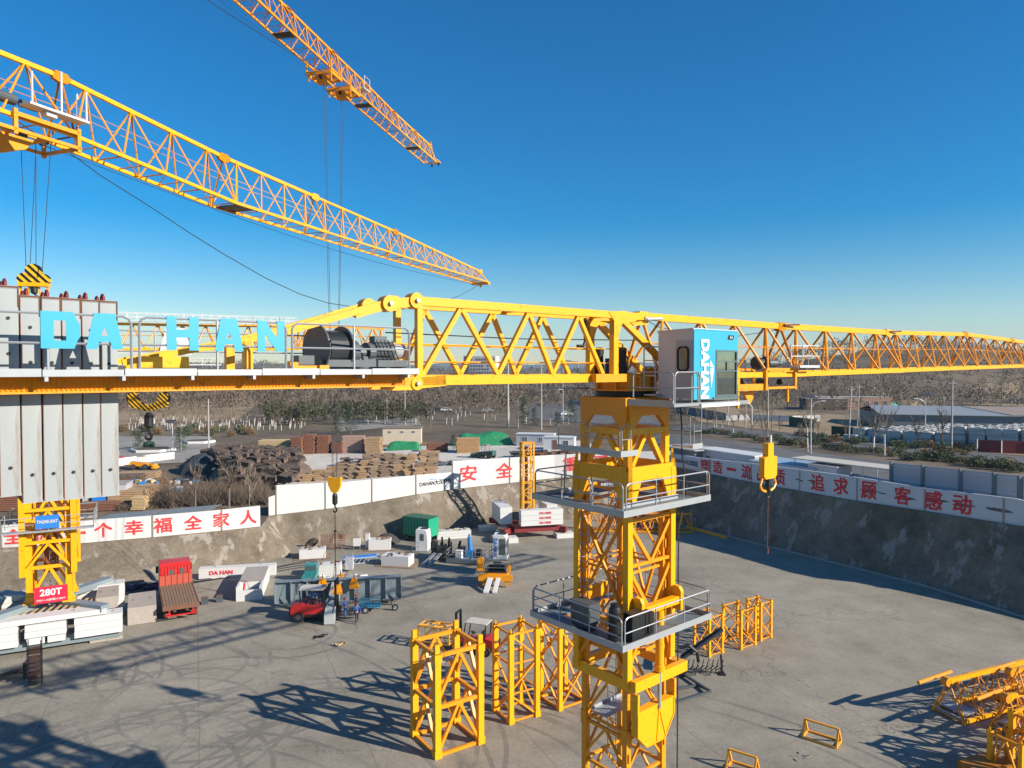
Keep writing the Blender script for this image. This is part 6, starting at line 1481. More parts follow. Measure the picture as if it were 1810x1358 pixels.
for k,(px,py,rz,lb) in enumerate(((565,1126,.3,'dark flat scrap of iron on the floor below the forklift'),(600,1139,1,'broken pale timber pieces on the floor before the forklift'),(1417,1340,.6,'single small pale stone with its shadow on the open floor'),(500,935+22,.2,'broken brown planks at the bank corner'))):
    t = thing('debris', lb, 'debris', G(px,py), rz); junk(t, 7, .5, .35, .02, [[DGREY,BLACK],[WOODY,WOOD],[WOODY,CONC],[WOODR,WOOD]][k], .3 if k != 2 else .14, 20+k)
t = thing('steel_cable', 'dark steel cables lying along the foot of the left bank', 'cable', (0,0,0), 0)
b = MB()
for k in range(4):
    pts = [G(px, py+k*2.2+2*math.sin(px*.02+k), .05) for px, py in ((215,1042),(300,1030),(380,1020),(430,1012),(480,1005),(520,997),(560,990))]; b.pipe(pts, .04, 4)
b.build('cable_run', DGREY, t)
t = thing('blue_netting', 'crumpled dark blue netting at the foot of the bank behind the base', 'netting', G(225,1042), R(15)); b = MB(); r_ = random.Random(3)
for k in range(60): b.obox((r_.uniform(-3.2,3.6), r_.uniform(-.6,.6), r_.uniform(.05,.3)), r_.uniform(.4,1), r_.uniform(.2,.5), r_.uniform(.05,.25), r_.uniform(0,3), r_.uniform(-.4,.4))
b.build('net_body', mat('net_blue',(.015,.03,.075),.9,var=.4), t)
# hanging cords below the lower platform
for k,(px,y0,y1) in enumerate(((1250,1160,1200),(1276,1160,1214))): pass
# ============================================================ BEYOND THE WALLS
rb_ = random.Random(11)
TWIGM = mat('twigs_mid', (.16,.125,.095), .95, var=.3, scale=.5)
def leafball(mb, c, r, n, s, rnd, flat=1.0):
    c = Vector(c)
    for _ in range(n):
        d = Vector((rnd.gauss(0,1), rnd.gauss(0,1), rnd.gauss(0,1))).normalized()*(rnd.random()**.35)*r
        p = c+Vector((d.x, d.y, d.z*flat)); a = Vector((rnd.gauss(0,1), rnd.gauss(0,1), rnd.gauss(0,1))).normalized(); b = a.cross(Vector((rnd.gauss(0,1), rnd.gauss(0,1), rnd.gauss(0,1)))).normalized()
        q = s*rnd.uniform(.6,1.4); mb.add([p-a*q, p+b*q*.7, p+a*q], [(0,1,2)])
def bare_tree(seed, h, m, mt, spread=.55, white=0.0, fine=3):
    r = random.Random(seed); trunk = MB(); crown = MB()
    def grow(p, d, L_, rad, lvl):
        q = p+d*L_
        (trunk if lvl == 0 else crown).tube(p, q, rad*(1 if lvl == 0 else 1.5), 5 if lvl < 2 else 3, rad*.6)
        if lvl >= fine: return
        for k in range(r.choice((3,4,4)) if lvl else 6):
            t = r.uniform(.35,1.0) if lvl == 0 else r.uniform(.3,1.0); s = p.lerp(q, t)
            a = r.uniform(0, 6.283); e = spread*r.uniform(.5,1.2); dd = (d+Vector((math.cos(a), math.sin(a), .15))*e).normalized()
            grow(s, dd, L_*r.uniform(.42,.62), max(.016, rad*.45), lvl+1)
        if lvl: grow(q, (d+Vector((r.gauss(0,.15), r.gauss(0,.15), .15))).normalized(), L_*.55, rad*.5, lvl+1)
    grow(Vector((0,0,0)), Vector((r.gauss(0,.03), r.gauss(0,.03), 1)).normalized(), h*.55, h*.018, 0)
    t = thing('bare_tree', 'x', 'tree', (0,-500,0)); 
    tr = MB(); tr.add(trunk.v, trunk.f); tr.build('trunk', mt, t); crown.build('crown', m, t); return t
protos = [bare_tree(s, 8.5, TWIG2 if s in (0,2,3) else TWIGM, BARKW if s in (2,3) else BARK, .5 if s < 3 else .75) for s in range(5)]
saps = []
for s in range(3):
    r = random.Random(40+s); t = thing('sapling', 'x', 'sapling', (0,-500,0)); MB().tube((0,0,0),(r.gauss(0,.04),r.gauss(0,.04),1.5),.085,4,.07).build('trunk', BARKW, t)
    c_ = MB()
    for k in range(16):
        a = r.uniform(0,6.28); z = r.uniform(1.3,2.2); c_.tube((0,0,z),(.6*math.cos(a)*r.uniform(.4,1),.6*math.sin(a)*r.uniform(.4,1),z+r.uniform(.5,1.3)),.02,3,.006)
    c_.tube((0,0,1.5),(0,0,3.1),.04,3,.01); c_.build('crown', TWIG, t); saps.append(t)
def conifer(seed, h, w):
    r = random.Random(seed); t = thing('evergreen_tree', 'x', 'tree', (0,-500,0)); MB().tube((0,0,0),(0,0,h*.8),.12,5,.05).build('trunk', BARK, t); mb = MB()
    for k in range(int(26*h/4)):
        z = h*(.12+.85*(k/(26*h/4))); rad = w*(1-(z/h))**.8*r.uniform(.6,1.15); a = r.uniform(0,6.28)
        leafball(mb, (rad*.7*math.cos(a), rad*.7*math.sin(a), z), .45+.25*rad, 34, .13, r, .55)
    mb.build('crown', LEAFD, t); return t
cons = [conifer(1,5.5,1.7), conifer(2,4,1.6), conifer(3,7,2.2)]
def bush(seed, r0, m, n=420, flat=.7):
    r = random.Random(seed); t = thing('shrub', 'x', 'shrub', (0,-500,0)); mb = MB()
    for k in range(7):
        a = r.uniform(0,6.28); leafball(mb, (.4*r0*math.cos(a)*r.random(), .4*r0*math.sin(a)*r.random(), r0*flat*.8*r.uniform(.7,1.2)), r0*.75, n//7, .085*r0+.04, r, flat)
    mb.build('foliage', m, t); MB().tube((0,0,0),(0,0,r0*.5),.06,4).build('stem', BARK, t); return t
bushes = [bush(1,1.2,LEAFG), bush(2,1.0,LEAFD), bush(3,1.3,LEAFB, 500), bush(4,1.1,LEAFG)]
first = set()
def put(pr, px, py, s, label, group, loc=None):
    p = loc or T(px, py)
    if id(pr) not in first:
        first.add(id(pr)); o = pr; o.location = p; o.rotation_euler = (0,0,rb_.uniform(0,6.28)); o.scale = (s,)*3; o['label'] = label; o['group'] = group; return o
    return dup(pr, p, rb_.uniform(0,6.28), label, group, s)
# --- orchard saplings with whitened trunks
for k in range(170):
    u = rb_.random(); v = rb_.random()
    px = lerp(225, 545, u)+rb_.uniform(-6,6); py = lerp(742, 763, v)-max(0, (u-.7))*10
    put(saps[k % 3], px, py, rb_.uniform(.75,1.25), 'young bare sapling with whitened trunk in the orchard rows', 'young orchard saplings with whitened trunks')
for k in range(46):
    px = rb_.uniform(600, 1010); py = rb_.uniform(718, 752)
    put(saps[k % 3], px, py, rb_.uniform(.9,1.5), 'slim bare sapling with whitened trunk on the grass behind the timber yard', 'slim saplings behind the timber yard')
# --- bare trees one can tell apart
btl = [(1428,800,1.0,3,'bare spreading tree at the foot of the nearer solar lamp post'),(1543,800,1.15,2,'bare tree with whitened trunk behind the end of the cream canopy, left of a pair'),(1563,806,1.1,3,'bare tree with whitened trunk behind the end of the cream canopy, right of a pair'),
       (1665,793,1.1,1,'bare tree between the far lamp post and the concrete pole'),(1470,716,1.3,1,'bare tree left of the brick building'),(1575,690,1.5,4,'tall bare tree behind the dark shed roof'),(1330,770,.9,4,'bare tree beside the hanging hook block in the roadside grass'),(1620,792,.9,0,'small bare tree left of the far solar lamp post'),
       (1215,758,1.1,1,'bare tree right of the main mast behind the grey canopy'),(1250,760,.9,4,'thin bare tree under the cab platform'),(1690,700,1.3,1,'bare tree beyond the pale warehouse roof'),(1740,695,1.4,0,'bare tree at the right edge beyond the warehouse'),(345,905,.8,1,'bare brown tree in the thicket behind the slogan wall'),(405,900,.95,4,'larger grey bare tree in the thicket by the dark timber heap'),(440,898,.8,0,'pale bare tree in the thicket nearest the step in the wall'),(300,893,.6,4,'small bare tree at the left end of the thicket'),
       (760,760,1.1,1,'bare tree behind the beige shed'),(860,752,1.2,4,'bare tree by the white parked cars'),(820,745,1.0,0,'bare tree left of the tall concrete pole'),(930,750,1.0,2,'bare tree between two concrete poles behind the white huts')]
for px, py, s, k, lb in btl: put(protos[k], px, py, s, lb, 'bare winter trees')
for k in range(40):
    px = rb_.uniform(210, 1790); py = rb_.uniform(692, 712) if px < 1150 else rb_.uniform(672, 690)
    put(protos[k % 5], px, py, rb_.uniform(.9,1.5), 'bare brown tree standing at the near edge of the far woods', 'bare trees along the wood edge')
for k in range(14):
    px = lerp(470, 760, k/13)+rb_.uniform(-8,8)
    put(cons[k % 3] if k % 3 == 0 else protos[k % 5], px, rb_.uniform(738,746), rb_.uniform(.9,1.2), 'tree in the olive row between the orchard and the path', 'olive and bare trees beside the path')
for px, py, s, k, lb in ((597,770,1.0,0,'dark evergreen tree left of the beige shed'),(620,768,1.1,2,'taller evergreen tree touching the left side of the beige shed'),(926,757,1.3,2,'dark evergreen tree behind the white huts'),(945,757,1.1,0,'second evergreen tree behind the white huts'),(246,796,1.0,1,'evergreen bush tree in the paved plaza'),(318,800,1.0,0,'dark small fir beside the plaza poles'),(802,795,.8,1,'round evergreen shrub beside the green tarpaulin'),
                         (1010,755,1.2,2,'evergreen tree left of the main mast top'),(1192,752,1.3,2,'evergreen tree seen right of the main mast'),(985,755,1.1,1,'short evergreen right of the pair behind the huts')): put(cons[k], px, py, s, lb, 'dark evergreen trees')
# --- hedges and bushes along the divided road
bl = 0
for i in range(52):
    t = i/51; px = lerp(1228, 1840, t); py = lerp(766, 838, t)+rb_.uniform(-4,4)
    put(bushes[(0,3,1,0,2,3)[i % 6]], px, py, rb_.uniform(.9,1.5), 'clipped round shrub in the strip between the two carriageways', 'clipped shrubs along the divided road')
for i in range(44):
    px = rb_.uniform(1395, 1725); py = lerp(776, 804, (px-1395)/330)+rb_.uniform(-7,4)
    put(bushes[i % 4], px, py, rb_.uniform(.8,1.5), 'rough shrub on the dry strip below the green fence', 'rough shrubs below the green fence')
for i in range(22):
    px = rb_.uniform(205, 480); put(bushes[(i % 2)*2], px, rb_.uniform(758, 772), rb_.uniform(.8,1.5), 'low brown shrub between the plaza and the orchard', 'low shrubs between plaza and orchard')
# bramble thicket behind the slogan wall: uncountable
mb = MB(); r = random.Random(5)
for k in range(1500):
    px = r.uniform(205, 478); p = T(px, lerp(905, 896, (px-205)/270)-r.uniform(3, 32)*min(1, (px-180)/120)); a = r.uniform(0,6.28); h = r.uniform(.8,2.6)*(.5 if px < 290 else 1)
    for j in range(5):
        b_ = a+r.gauss(0,1.2); mb.tube(p, p+Vector((math.cos(b_)*h*.5, math.sin(b_)*h*.5, h*r.uniform(.6,1))), .03, 3, .006)
tag(mb.build('thicket', TWIG), 'tangled brown brambles behind the left slogan wall', 'brambles', kind='stuff')
for (q, m_, lb) in (([(520,712),(640,708),(600,700),(500,703)],GRASSM,'pale cut clearing in the left woodland'),([(1700,716),(1810,720),(1800,706),(1720,704)],GRASSM,'tan bank by the dark sheds')): sheet('clearing', q, m_, lb, off=.25)
# far woods
def woods(name, n, x0, x1, ya, yb, h, m, label, seed, blades=30, dens=None, leafy=None):
    r = random.Random(seed); mb = MB()
    for k in range(n):
        Y = lerp(ya, yb, r.random()**1.2); px = r.uniform(x0, x1); X = (px-905)/F*Y
        if dens and not dens(px, Y, r): continue
        z = Zt(X, Y); hh_ = h*r.uniform(.6,1.25)*(1+Y/2500); sc_ = 1+Y/700
        cw = hh_*r.uniform(.22,.4); cz = hh_*r.uniform(.55,.65); sl_ = hh_*(.16 if leafy is None else .10)
        for j in range(blades):
            d = Vector((r.gauss(0,1), r.gauss(0,1), r.gauss(0,1))).normalized()*(r.random()**.4)
            c_ = Vector((X+d.x*cw, Y+d.y*cw, z+cz+d.z*hh_*.38)); g_ = Vector((d.x*.8+r.gauss(0,.35), d.y*.8+r.gauss(0,.35), .7+r.gauss(0,.4))).normalized()*sl_*r.uniform(.6,1.5); w_ = Vector((r.gauss(0,1), r.gauss(0,.3), r.gauss(0,.5))).normalized()*sl_*(.21 if leafy is None else .6)
            mb.add([c_-w_, c_+w_, c_+g_], [(0,1,2)])
        mb.add([(X-.07*sc_,Y,z-.2),(X+.07*sc_,Y,z-.2),(X,Y,z+hh_*.8)], [(0,1,2)])
    return tag(mb.build(name, m), label, 'woods', kind='stuff')
woods('woodland', 1500, 190, 1000, 255, 700, 6.5, TWIG, 'brown leafless woodland beyond the orchard and yard', 1)
woods('woodland', 1100, 190, 1000, 300, 900, 6.5, TWIG2, 'grey leafless trees mixed into the left woodland', 2)
woods('woodland', 1500, 1000, 2000, 300, 800, 6, TWIG, 'brown leafless woodland on the right hill', 3)
woods('woodland', 900, 1000, 2000, 260, 900, 5.5, TWIG2, 'pale leafless scrub on the right slope', 4)
woods('woodland', 900, 190, 2000, 280, 900, 6.5, mat('brown_twigs',(.065,.047,.035),.95,var=.4,scale=.2), 'dark brown leafless trees scattered through the far woods', 8)
woods('woodland', 75, 470, 760, 205, 240, 5.5, mat('olive_twigs',(.072,.072,.036),.9,var=.5,scale=.3), 'olive green trees beside the path', 5, 90, None, 1)
woods('woodland', 2600, -100, 1950, 900, 2600, 9, mat('far_twigs',(.08,.068,.052),.95,var=.3,scale=.05), 'far hazy woods up to the horizon', 6, 12)
woods('woodland', 500, 230, 1800, 380, 900, 6.5, mat('dark_twigs',(.06,.065,.045),.95,var=.4,scale=.2), 'dark tree clumps across the far land', 7, 50, lambda px, Y, r: noise.noise((px*.02, Y*.01, 5)) > .12, 1)
for i in range(26):
    px = rb_.uniform(1190, 1560); py = rb_.uniform(738, 772) if px < 1400 else rb_.uniform(762, 782)
    put(protos[i % 5], px, py, rb_.uniform(.45,.8), 'small bare tree or sapling scattered in the roadside grass', 'small bare trees in the roadside grass')
# --- generic building
def house(name, label, cat, p, rz, w, d, h, mw, mr, roof=.25, over=.2, wins=(), door=None, pitch=0.0, group=None):
    t = thing(name, label, cat, p, rz, group)
    b = MB().box(-w/2, w/2, -d/2, d/2, -.6, h); b.build('wall', mw, t)
    b = MB(); b.prism([(-w/2-over,-d/2-over,h+.005),(w/2+over,-d/2-over,h+.005),(w/2+over,d/2+over,h+.005+pitch),(-w/2-over,d/2+over,h+.005+pitch)],(0,0,roof)); b.build('roof', mr, t)
    for (x, z, ww, wh) in wins:
        f = MB()
        for (a,b_,c_,e) in ((x-ww/2-.06,x+ww/2+.06,z-.06,z),(x-ww/2-.06,x+ww/2+.06,z+wh,z+wh+.06),(x-ww/2-.06,x-ww/2,z,z+wh),(x+ww/2,x+ww/2+.06,z,z+wh),(x-.02,x+.02,z,z+wh)): f.box(a,b_,-d/2-.05,-d/2,c_,e)
        fo = f.build('window', WHITE, t); MB().box(x-ww/2,x+ww/2,-d/2-.02,-d/2-.005,z,z+wh).build('pane', GLASSD, fo)
    if door: MB().box(door-.45,door+.45,-d/2-.05,-d/2,0,2.0).build('door', mat('door_brown',(.20,.09,.07),.7), t)
    return t
p = T(710,785); house('shed', 'beige windowed flat roofed shed at the back of the timber yard', 'shed', p+Vector((0,1.6,0)), R(4), 8.4, 4.5, 3.5, BEIGE, mat('shed_roof',(.20,.16,.12),.9), .18, .15, [(-2.7,2.5,.7,.42),(0,2.5,.7,.42),(2.5,2.5,.7,.42)])
p = T(948,789); house('site_hut', 'white prefab hut with door, left of two by the small crane mast', 'hut', p+Vector((0,1.5,0)), R(-12), 8.0, 3.2, 2.5, PLASG, WHITE, .12, .15, [(-2.2,.9,1.1,1.0),(1.2,.9,.7,1.0)], 2.7)
p = T(990,795); house('site_hut', 'white prefab hut with brown door, right of two by the small crane mast', 'hut', p+Vector((0,.8,0)), R(-12), 6.2, 3.2, 2.5, WHITE, WHITE, .12, .15, [(1.4,.9,1.0,1.0)], -.8)
def rimq(px, back, z=None):
    q = rim_at(px); s = 1+back/math.hypot(q[0],q[1]); x, y = q[0]*s, q[1]*s; return Vector((x, y, Zt(x,y)))
def rimdir(px): a = rim_at(px-20); b = rim_at(px+20); return math.atan2(b[1]-a[1], b[0]-a[0])
house('site_hut', 'grey roofed open shelter behind the company name on the right wall', 'shelter', rimq(1222,6), rimdir(1240), 6.5, 4.5, 2.7, DECK, ROOFG, .15, .8)
house('site_hut', 'long pale blue walled hut with small windows behind the first red characters', 'hut', rimq(1298,7), rimdir(1300), 11, 3.4, 2.9, PLASG, WHITE, .14, .15, [(-3.4,1.1,.9,1.0),(1.6,1.1,.9,1.0)])
house('site_hut', 'hut with light blue roof behind the hanging hook block', 'hut', rimq(1406,6), rimdir(1406), 9.5, 5.5, 2.6, PLASG, ROOFB, .14, .3)
house('site_hut', 'white walled store at the left end of the cream canopy', 'hut', rimq(1468,4.5), rimdir(1470), 4.0, 3, 3.2, PLASG, ROOFC, .1, .1)
t = thing('canopy', 'long cream sheet canopy on posts behind the right slogan wall', 'canopy', rimq(1518,5.5), rimdir(1520)); b = MB(); b.box(-8,6.5,-1.8,1.8,3.55,3.7); b.build('roof', ROOFC, t); b = MB()
for x in (-7.5,-3,1.5,6.2):
    for y in (-1.6,1.6): b.tube((x,y,-.3),(x,y,3.55),.06,5)
b.build('post', GRAIL, t)
t = thing('blue_sheeting', 'dark blue sheeting laid sloping behind the wall under the cream canopy', 'sheeting', rimq(1535,2.5), rimdir(1535)); b = MB(); b.prism([(-6.5,-1.2,.6),(5.8,-1.2,.6),(5.8,3.2,1.7),(-5.0,3.2,2.3)],(0,0,.1)); b.build('sheet', PANELB, t)
# panelled fence
pts = [rimq(q,3.2) for q in (1577,1633,1700,1760,1805)]+[Vector((PAIRS[-2][1][0]*1.05,PAIRS[-2][1][1]*1.05,6.9))]
t = thing('panel_fence', 'pale grey panelled fence with dark posts behind the right end of the slogan wall', 'fence', pts[0]); f = MB(); f2 = MB(); f3 = MB()
for a, b_ in zip(pts, pts[1:]):
    a = a-pts[0]+Vector((0,0,.8)); b_ = b_-pts[0]+Vector((0,0,.8)); f.beam(a+Vector((0,0,2.5)), b_+Vector((0,0,2.5)), .08, 2.3); f2.beam(a+Vector((0,0,.7)), b_+Vector((0,0,.7)), .2, 1.3)
    d = (b_-a).normalized(); nn = Vector((d.y,-d.x,0))*.06
    for z in (3.35, 1.75): f3.beam(a+nn+Vector((0,0,z)), b_+nn+Vector((0,0,z)), .03, .05)
f.build('panel', PLASG, t); f2.build('base', DECK, t); f3.build('rail', WHITE, t)
for a in pts: MB().box(a.x-pts[0].x-.18,a.x-pts[0].x+.18,a.y-pts[0].y-.25,a.y-pts[0].y+.1,-.5,4.6).build('post', DECK, t)
# lamp posts and poles
def lamp(label, px, py, ytop, side):
    p = T(px, py); h = P(px, ytop, p.y).z-p.z; t = thing('street_lamp', label, 'street lamp', p, 0, 'solar street lamps along the road')
    MB().tube((0,0,0),(0,0,h-.3),.13,8,.08).build('pole', LAMPM, t)
    b = MB(); b.pipe([(0,0,h-2.2),(side*.5,0,h-1.4),(side*1.4,0,h-1.0),(side*2.0,0,h-.95)],.05,6); ar = b.build('arm', LAMPM, t)
    b = MB(); b.obox((side*2.2,0,h-.93),.8,.3,.12); b.build('lamp_head', WHITE, ar)
    b = MB(); b.obox((-side*.3,0,h-.1),1.7,1.1,.08,0,.5); b.build('solar_panel', SOLAR, t)
lamp('solar street lamp with arm to the right, left of the cream canopy', 1433, 803, 700, 1)
lamp('solar street lamp with arm to the left in front of the stacked concrete blocks', 1635, 787, 697, -1)
lamp('white street lamp in the plaza left of the dark timber heap', 305, 798, 744, 1)
def pole(label, px, py, ytop, r=.16, lean=0, arm=True):
    p = T(px, py); h = P(px, ytop, p.y).z-p.z; t = thing('utility_pole', label, 'utility pole', p, 0, 'concrete utility poles beyond the walls')
    MB().tube((0,0,0),(lean,0,h),r,7,r*.7).build('pole_shaft', POLE, t)
    if arm: MB().box(lean-.8,lean+.8,-.05,.05,h-.7,h-.6).build('cross_arm', POLE, t)
for a in (('thick concrete pole behind the yellow truss, left of two',898,755,640,.34),('concrete pole behind the yellow truss, right of two',957,760,645,.2),('thin pole left of the main mast',995,748,650,.15),('short thin pole between the two concrete poles',916,757,706,.12),('pale tall pole behind the beige shed',716,752,690,.16),('pole left of the beige shed',684,750,704,.14),
          ('white pole beside the plaza fir, tallest on the plaza',369,796,706,.16),('slim pole in the plaza between lamp and white pole',320,796,748,.1),('concrete pole in front of the stacked concrete blocks',1682,795,672,.2),('leaning concrete pole right of the jib trolley',1500,782,683,.2),('pole behind the leaning concrete pole',1515,760,680,.14),
          ('pole right of the cab platform, nearest the cab',1287,752,690,.18),('pole right of the cab platform by the white wall',1318,758,676,.14),('pole under the trolley, in the roadside grass',1357,775,680,.17),('short pole at the far right beyond the warehouse',1745,712,672,.2),('pole in the roadside grass left of the cab platform edge',1240,750,700,.13),('pole behind the panelled fence near the concrete blocks',1668,740,700,.12)): pole(*a, lean=.5 if 'leaning' in a[0] else 0)
# power lines
t = thing('power_line', 'dark power lines strung between the far poles', 'power line', (0,0,0)); b = MB()
for (xa,ya,Ya),(xb,yb,Yb) in (((200,775,190),(720,695,180)),((600,706,185),(1000,690,190)),((900,690,170),(1500,688,170)),((1180,745,150),(1500,690,160)),((1180,752,150),(1680,690,140)),((1500,755,150),(1810,778,130)),((1500,745,150),(1810,768,130)),((1690,760,140),(1810,735,120))):
    a = P(xa,ya,Ya); c_ = P(xb,yb,Yb); MB().pipe([a.lerp(c_,k/8)-Vector((0,0,1.2*math.sin(math.pi*k/8))) for k in range(9)],.035,3).build('wire', CABLE, t)
# right: warehouse, stacked blocks, fences, brick building
pa, pb = T(1500,762), T(1990,790); 
t = thing('warehouse', 'long low warehouse with grey roof and tan roof panels behind the stacked blocks', 'warehouse', (104,200,Zt(104,200)), R(-15)); b = MB(); b.box(0,88,0,28,-2,3.6); b.build('wall', DECK, t)
b = MB(); b.prism([(-.5,-.6,3.6),(89,-.6,3.6),(89,14,5.4),(-.5,14,5.4)],(0,0,.15)); b.prism([(-.5,14.02,5.4),(89,14.02,5.4),(89,28.6,3.6),(-.5,28.6,3.6)],(0,0,.15)); ro = b.build('roof', mat('pale_sheet_roof',(.24,.27,.29),.6,var=.08,scale=.3), t)
b = MB(); b.prism([(32,.2,3.87),(88,.2,3.87),(88,13.5,5.5),(24,13.5,5.5)],(0,0,.12)); b.build('tan_sheets', mat('tan_sheet',(.30,.23,.18),.7,var=.1,scale=.3), ro)
b = MB()
for k in range(8): b.beam((33+7.2*k,.2,4.02),(27+7.2*k,13.5,5.65),.3,.06)
b.build('white_ridge', WHITE, ro)
g = 'pale concrete blocks stacked beyond the green fence'
rk = random.Random(21); n_ = 0; A0 = T(1500,781); A1 = T(1860,806); dv = (A1-A0); dv.z = 0; LN = dv.length; dv.normalize(); nv = Vector((-dv.y, dv.x, 0)); bang = math.atan2(dv.y, dv.x)
core = MB(); cols = int(LN/3.0)
for row in range(13):
    for k in range(cols):
        q = A0+dv*(3.0*k+rk.uniform(-.3,.3)+row*1.1)+nv*(2+row*2.7+rk.uniform(-.3,.3)); z0 = Zt(q.x,q.y); lv = 3 if k*3.0 > LN*.5 else 2
        if row % 4 == 3 and rk.random() < .3: lv -= 1
        for l in (range(lv) if row == 0 else (lv-1,)):
            if row == 0 and k < 2 and l: continue
            if n_ >= 285: break
            zz = z0+l*1.52+rk.uniform(-.05,.05)
            if n_ == 0:
                bk0 = thing('concrete_block', 'pale rough concrete block in the big stack beyond the green fence', 'concrete block', (q.x,q.y,zz), bang, g); MB().prism([(-1.35,-1.25,0),(1.35,-1.25,0),(1.35,-1.1,1.46),(-1.35,-1.1,1.46)],(0,2.4,0)).build('block_body', STONE, bk0); MB().box(-.5,.5,-.08,.08,1.46,1.6).build('lifting_eye', RUST, bk0)
            else: dup(bk0, (q.x,q.y,zz), bang+rk.uniform(-.12,.12), None, g)
            n_ += 1
        if row: core.box(q.x-1.3,q.x+1.3,q.y-1.2,q.y+1.2,z0-.3,z0+(lv-1)*1.52-.02)
tag(core.build('packed_blocks', STONE), 'pale grey mass of blocks packed under the upper layer beyond the green fence', 'block pile', kind='stuff')
def fence_line(name, label, cat, pxs, h, m, post=True, th=.12, cap=None, pm_=None):
    pts = [T(*q) for q in pxs]; t = thing(name, label, cat, pts[0]); b = MB(); pp = MB()
    for a, c_ in zip(pts, pts[1:]):
        a = a-pts[0]; c_ = c_-pts[0]; nn = Vector((0,th,0)); b.prism([a-Vector((0,0,.6)), c_-Vector((0,0,.6)), c_+Vector((0,0,h)), a+Vector((0,0,h))], nn)
        L_ = (c_-a).length
        for k in range(int(L_/4)+1): q = a.lerp(c_, min(1,k*4/max(L_,.1))); pp.box(q.x-.08,q.x+.08,q.y-.1,q.y+.02,q.z-.4,q.z+h+.1)
    b.build('panel', m, t)
    if post: pp.build('post', pm_ or DGREY, t)
    return t
fence_line('site_fence', 'dark green sheet fence in front of the stacked concrete blocks', 'fence', [(1470,772),(1540,778),(1640,784),(1728,792)], 2.6, GREENF)
fence_line('site_fence', 'dark green netting fence beyond the roadside grass', 'fence', [(1395,752),(1440,758)], 2.6, GREENF)
tg = fence_line('yard_gate', 'maroon sheet gates with two round emblems at the right edge', 'gate', [(1727,800),(1770,802),(1990,812)], 2.5, REDGATE, pm_=WHITE)
q0 = T(1727,800)
for px in (1761,1776):
    q = T(px,801); b = MB(); c_ = Vector((q.x-q0.x,q.y-q0.y-.12,q.z-q0.z+1.3)); pts = [c_+Vector((.55*math.cos(a),0,.55*math.sin(a))) for a in [k*math.pi/4 for k in range(9)]]; b.pipe(pts,.09,4); b.build('emblem', WHITE, tg)
fence_line('boundary_wall', 'long white wall beyond the roadside grass', 'wall', [(1283,744),(1330,744),(1400,746),(1450,745)], 1.9, WALLW)
fence_line('boundary_wall', 'blue grey wall descending to the white wall behind the cab', 'wall', [(1195,728),(1240,735),(1283,744)], 2.4, mat('bluegrey_wall',(.14,.18,.22),.8))
fence_line('boundary_wall', 'low white wall along the left plaza road', 'wall', [(196,826),(250,819),(308,812)], 1.4, WALLW, post=False)
fence_line('boundary_wall', 'white wall behind the huts with parked cars', 'wall', [(1000,716),(1040,717),(1100,720)], 2.0, mat('grey_blue_wall2',(.25,.30,.34),.8), post=False)
house('brick_building', 'long low red brick building with barred windows beyond the road', 'building', T(1500,722), R(-4), 30, 9, 4.6, BRICK, ROOFG, .25, .1, [(x,1.6,1.6,1.6) for x in (2,5.5,9,12.5)])
house('brick_building', 'dark brown flat shed left of the brick building', 'shed', T(1455,724), R(-4), 16, 8, 4.4, mat('dark_brick',(.10,.07,.055),.9), ROOFG, .2, .1)
house('farm_shed', 'dark low shed beyond the warehouse with tan bank', 'shed', T(1660,700), R(3), 44, 12, 4.0, mat('dark_shed',(.03,.028,.03),.9), mat('dark_shed_roof',(.06,.055,.055),.9), .3, .2)
house('farm_shed', 'dark low shed at the right edge far beyond the warehouse', 'shed', T(1770,700), R(3), 40, 12, 4.4, mat('dark_shed',(.03,.028,.03),.9), mat('dark_shed_roof',(.06,.055,.055),.9), .3, .2)
t = thing('tarp_heap', 'turquoise tarpaulin heap right of the brick building', 'tarp heap', T(1563,718), 0); b = MB(); b.lathe((0,0,0),[(5.5,0),(4.2,1.4),(2,2.4),(.4,2.8)],11); b.build('tarp', mat('turq_tarp',(.04,.28,.22),.7,var=.4,scale=.6), t)
t = thing('earth_heap', 'tan earth heap right of the turquoise tarpaulin', 'earth heap', T(1600,717), 0); b = MB(); b.lathe((0,0,0),[(7,0),(5,1.3),(2,2.3),(.4,2.7)],11); b.build('earth', mat('tan_earth',(.33,.25,.14),.95,var=.2), t)
# far apartment block
ap = Vector((*P(848,655,700)[:2], 0)); ap.z = Zt(ap.x,ap.y); t = thing('apartment_block', 'far pale apartment block with a grid of dark windows seen through the truss', 'building', ap, R(-14)); b = MB(); b.box(-14,18,-7,7,0,27-4.8); b.build('wall', mat('far_wall_pale',(.62,.58,.55),.9), t); b = MB(); b.box(-14.3,-8.5,-7.3,7.3,0,27.2-4.8); b.build('dark_wing', mat('far_wall_dark',(.12,.13,.15),.9), t)
b = MB()
for i in range(9):
    for j in range(6):
        if (i*7+j*3) % 11: MB().box(-7.2+2.8*i,-5.6+2.8*i,-7.15,-7.02,2.2+3.2*j,4.0+3.2*j).build('window', GLASSD, t)
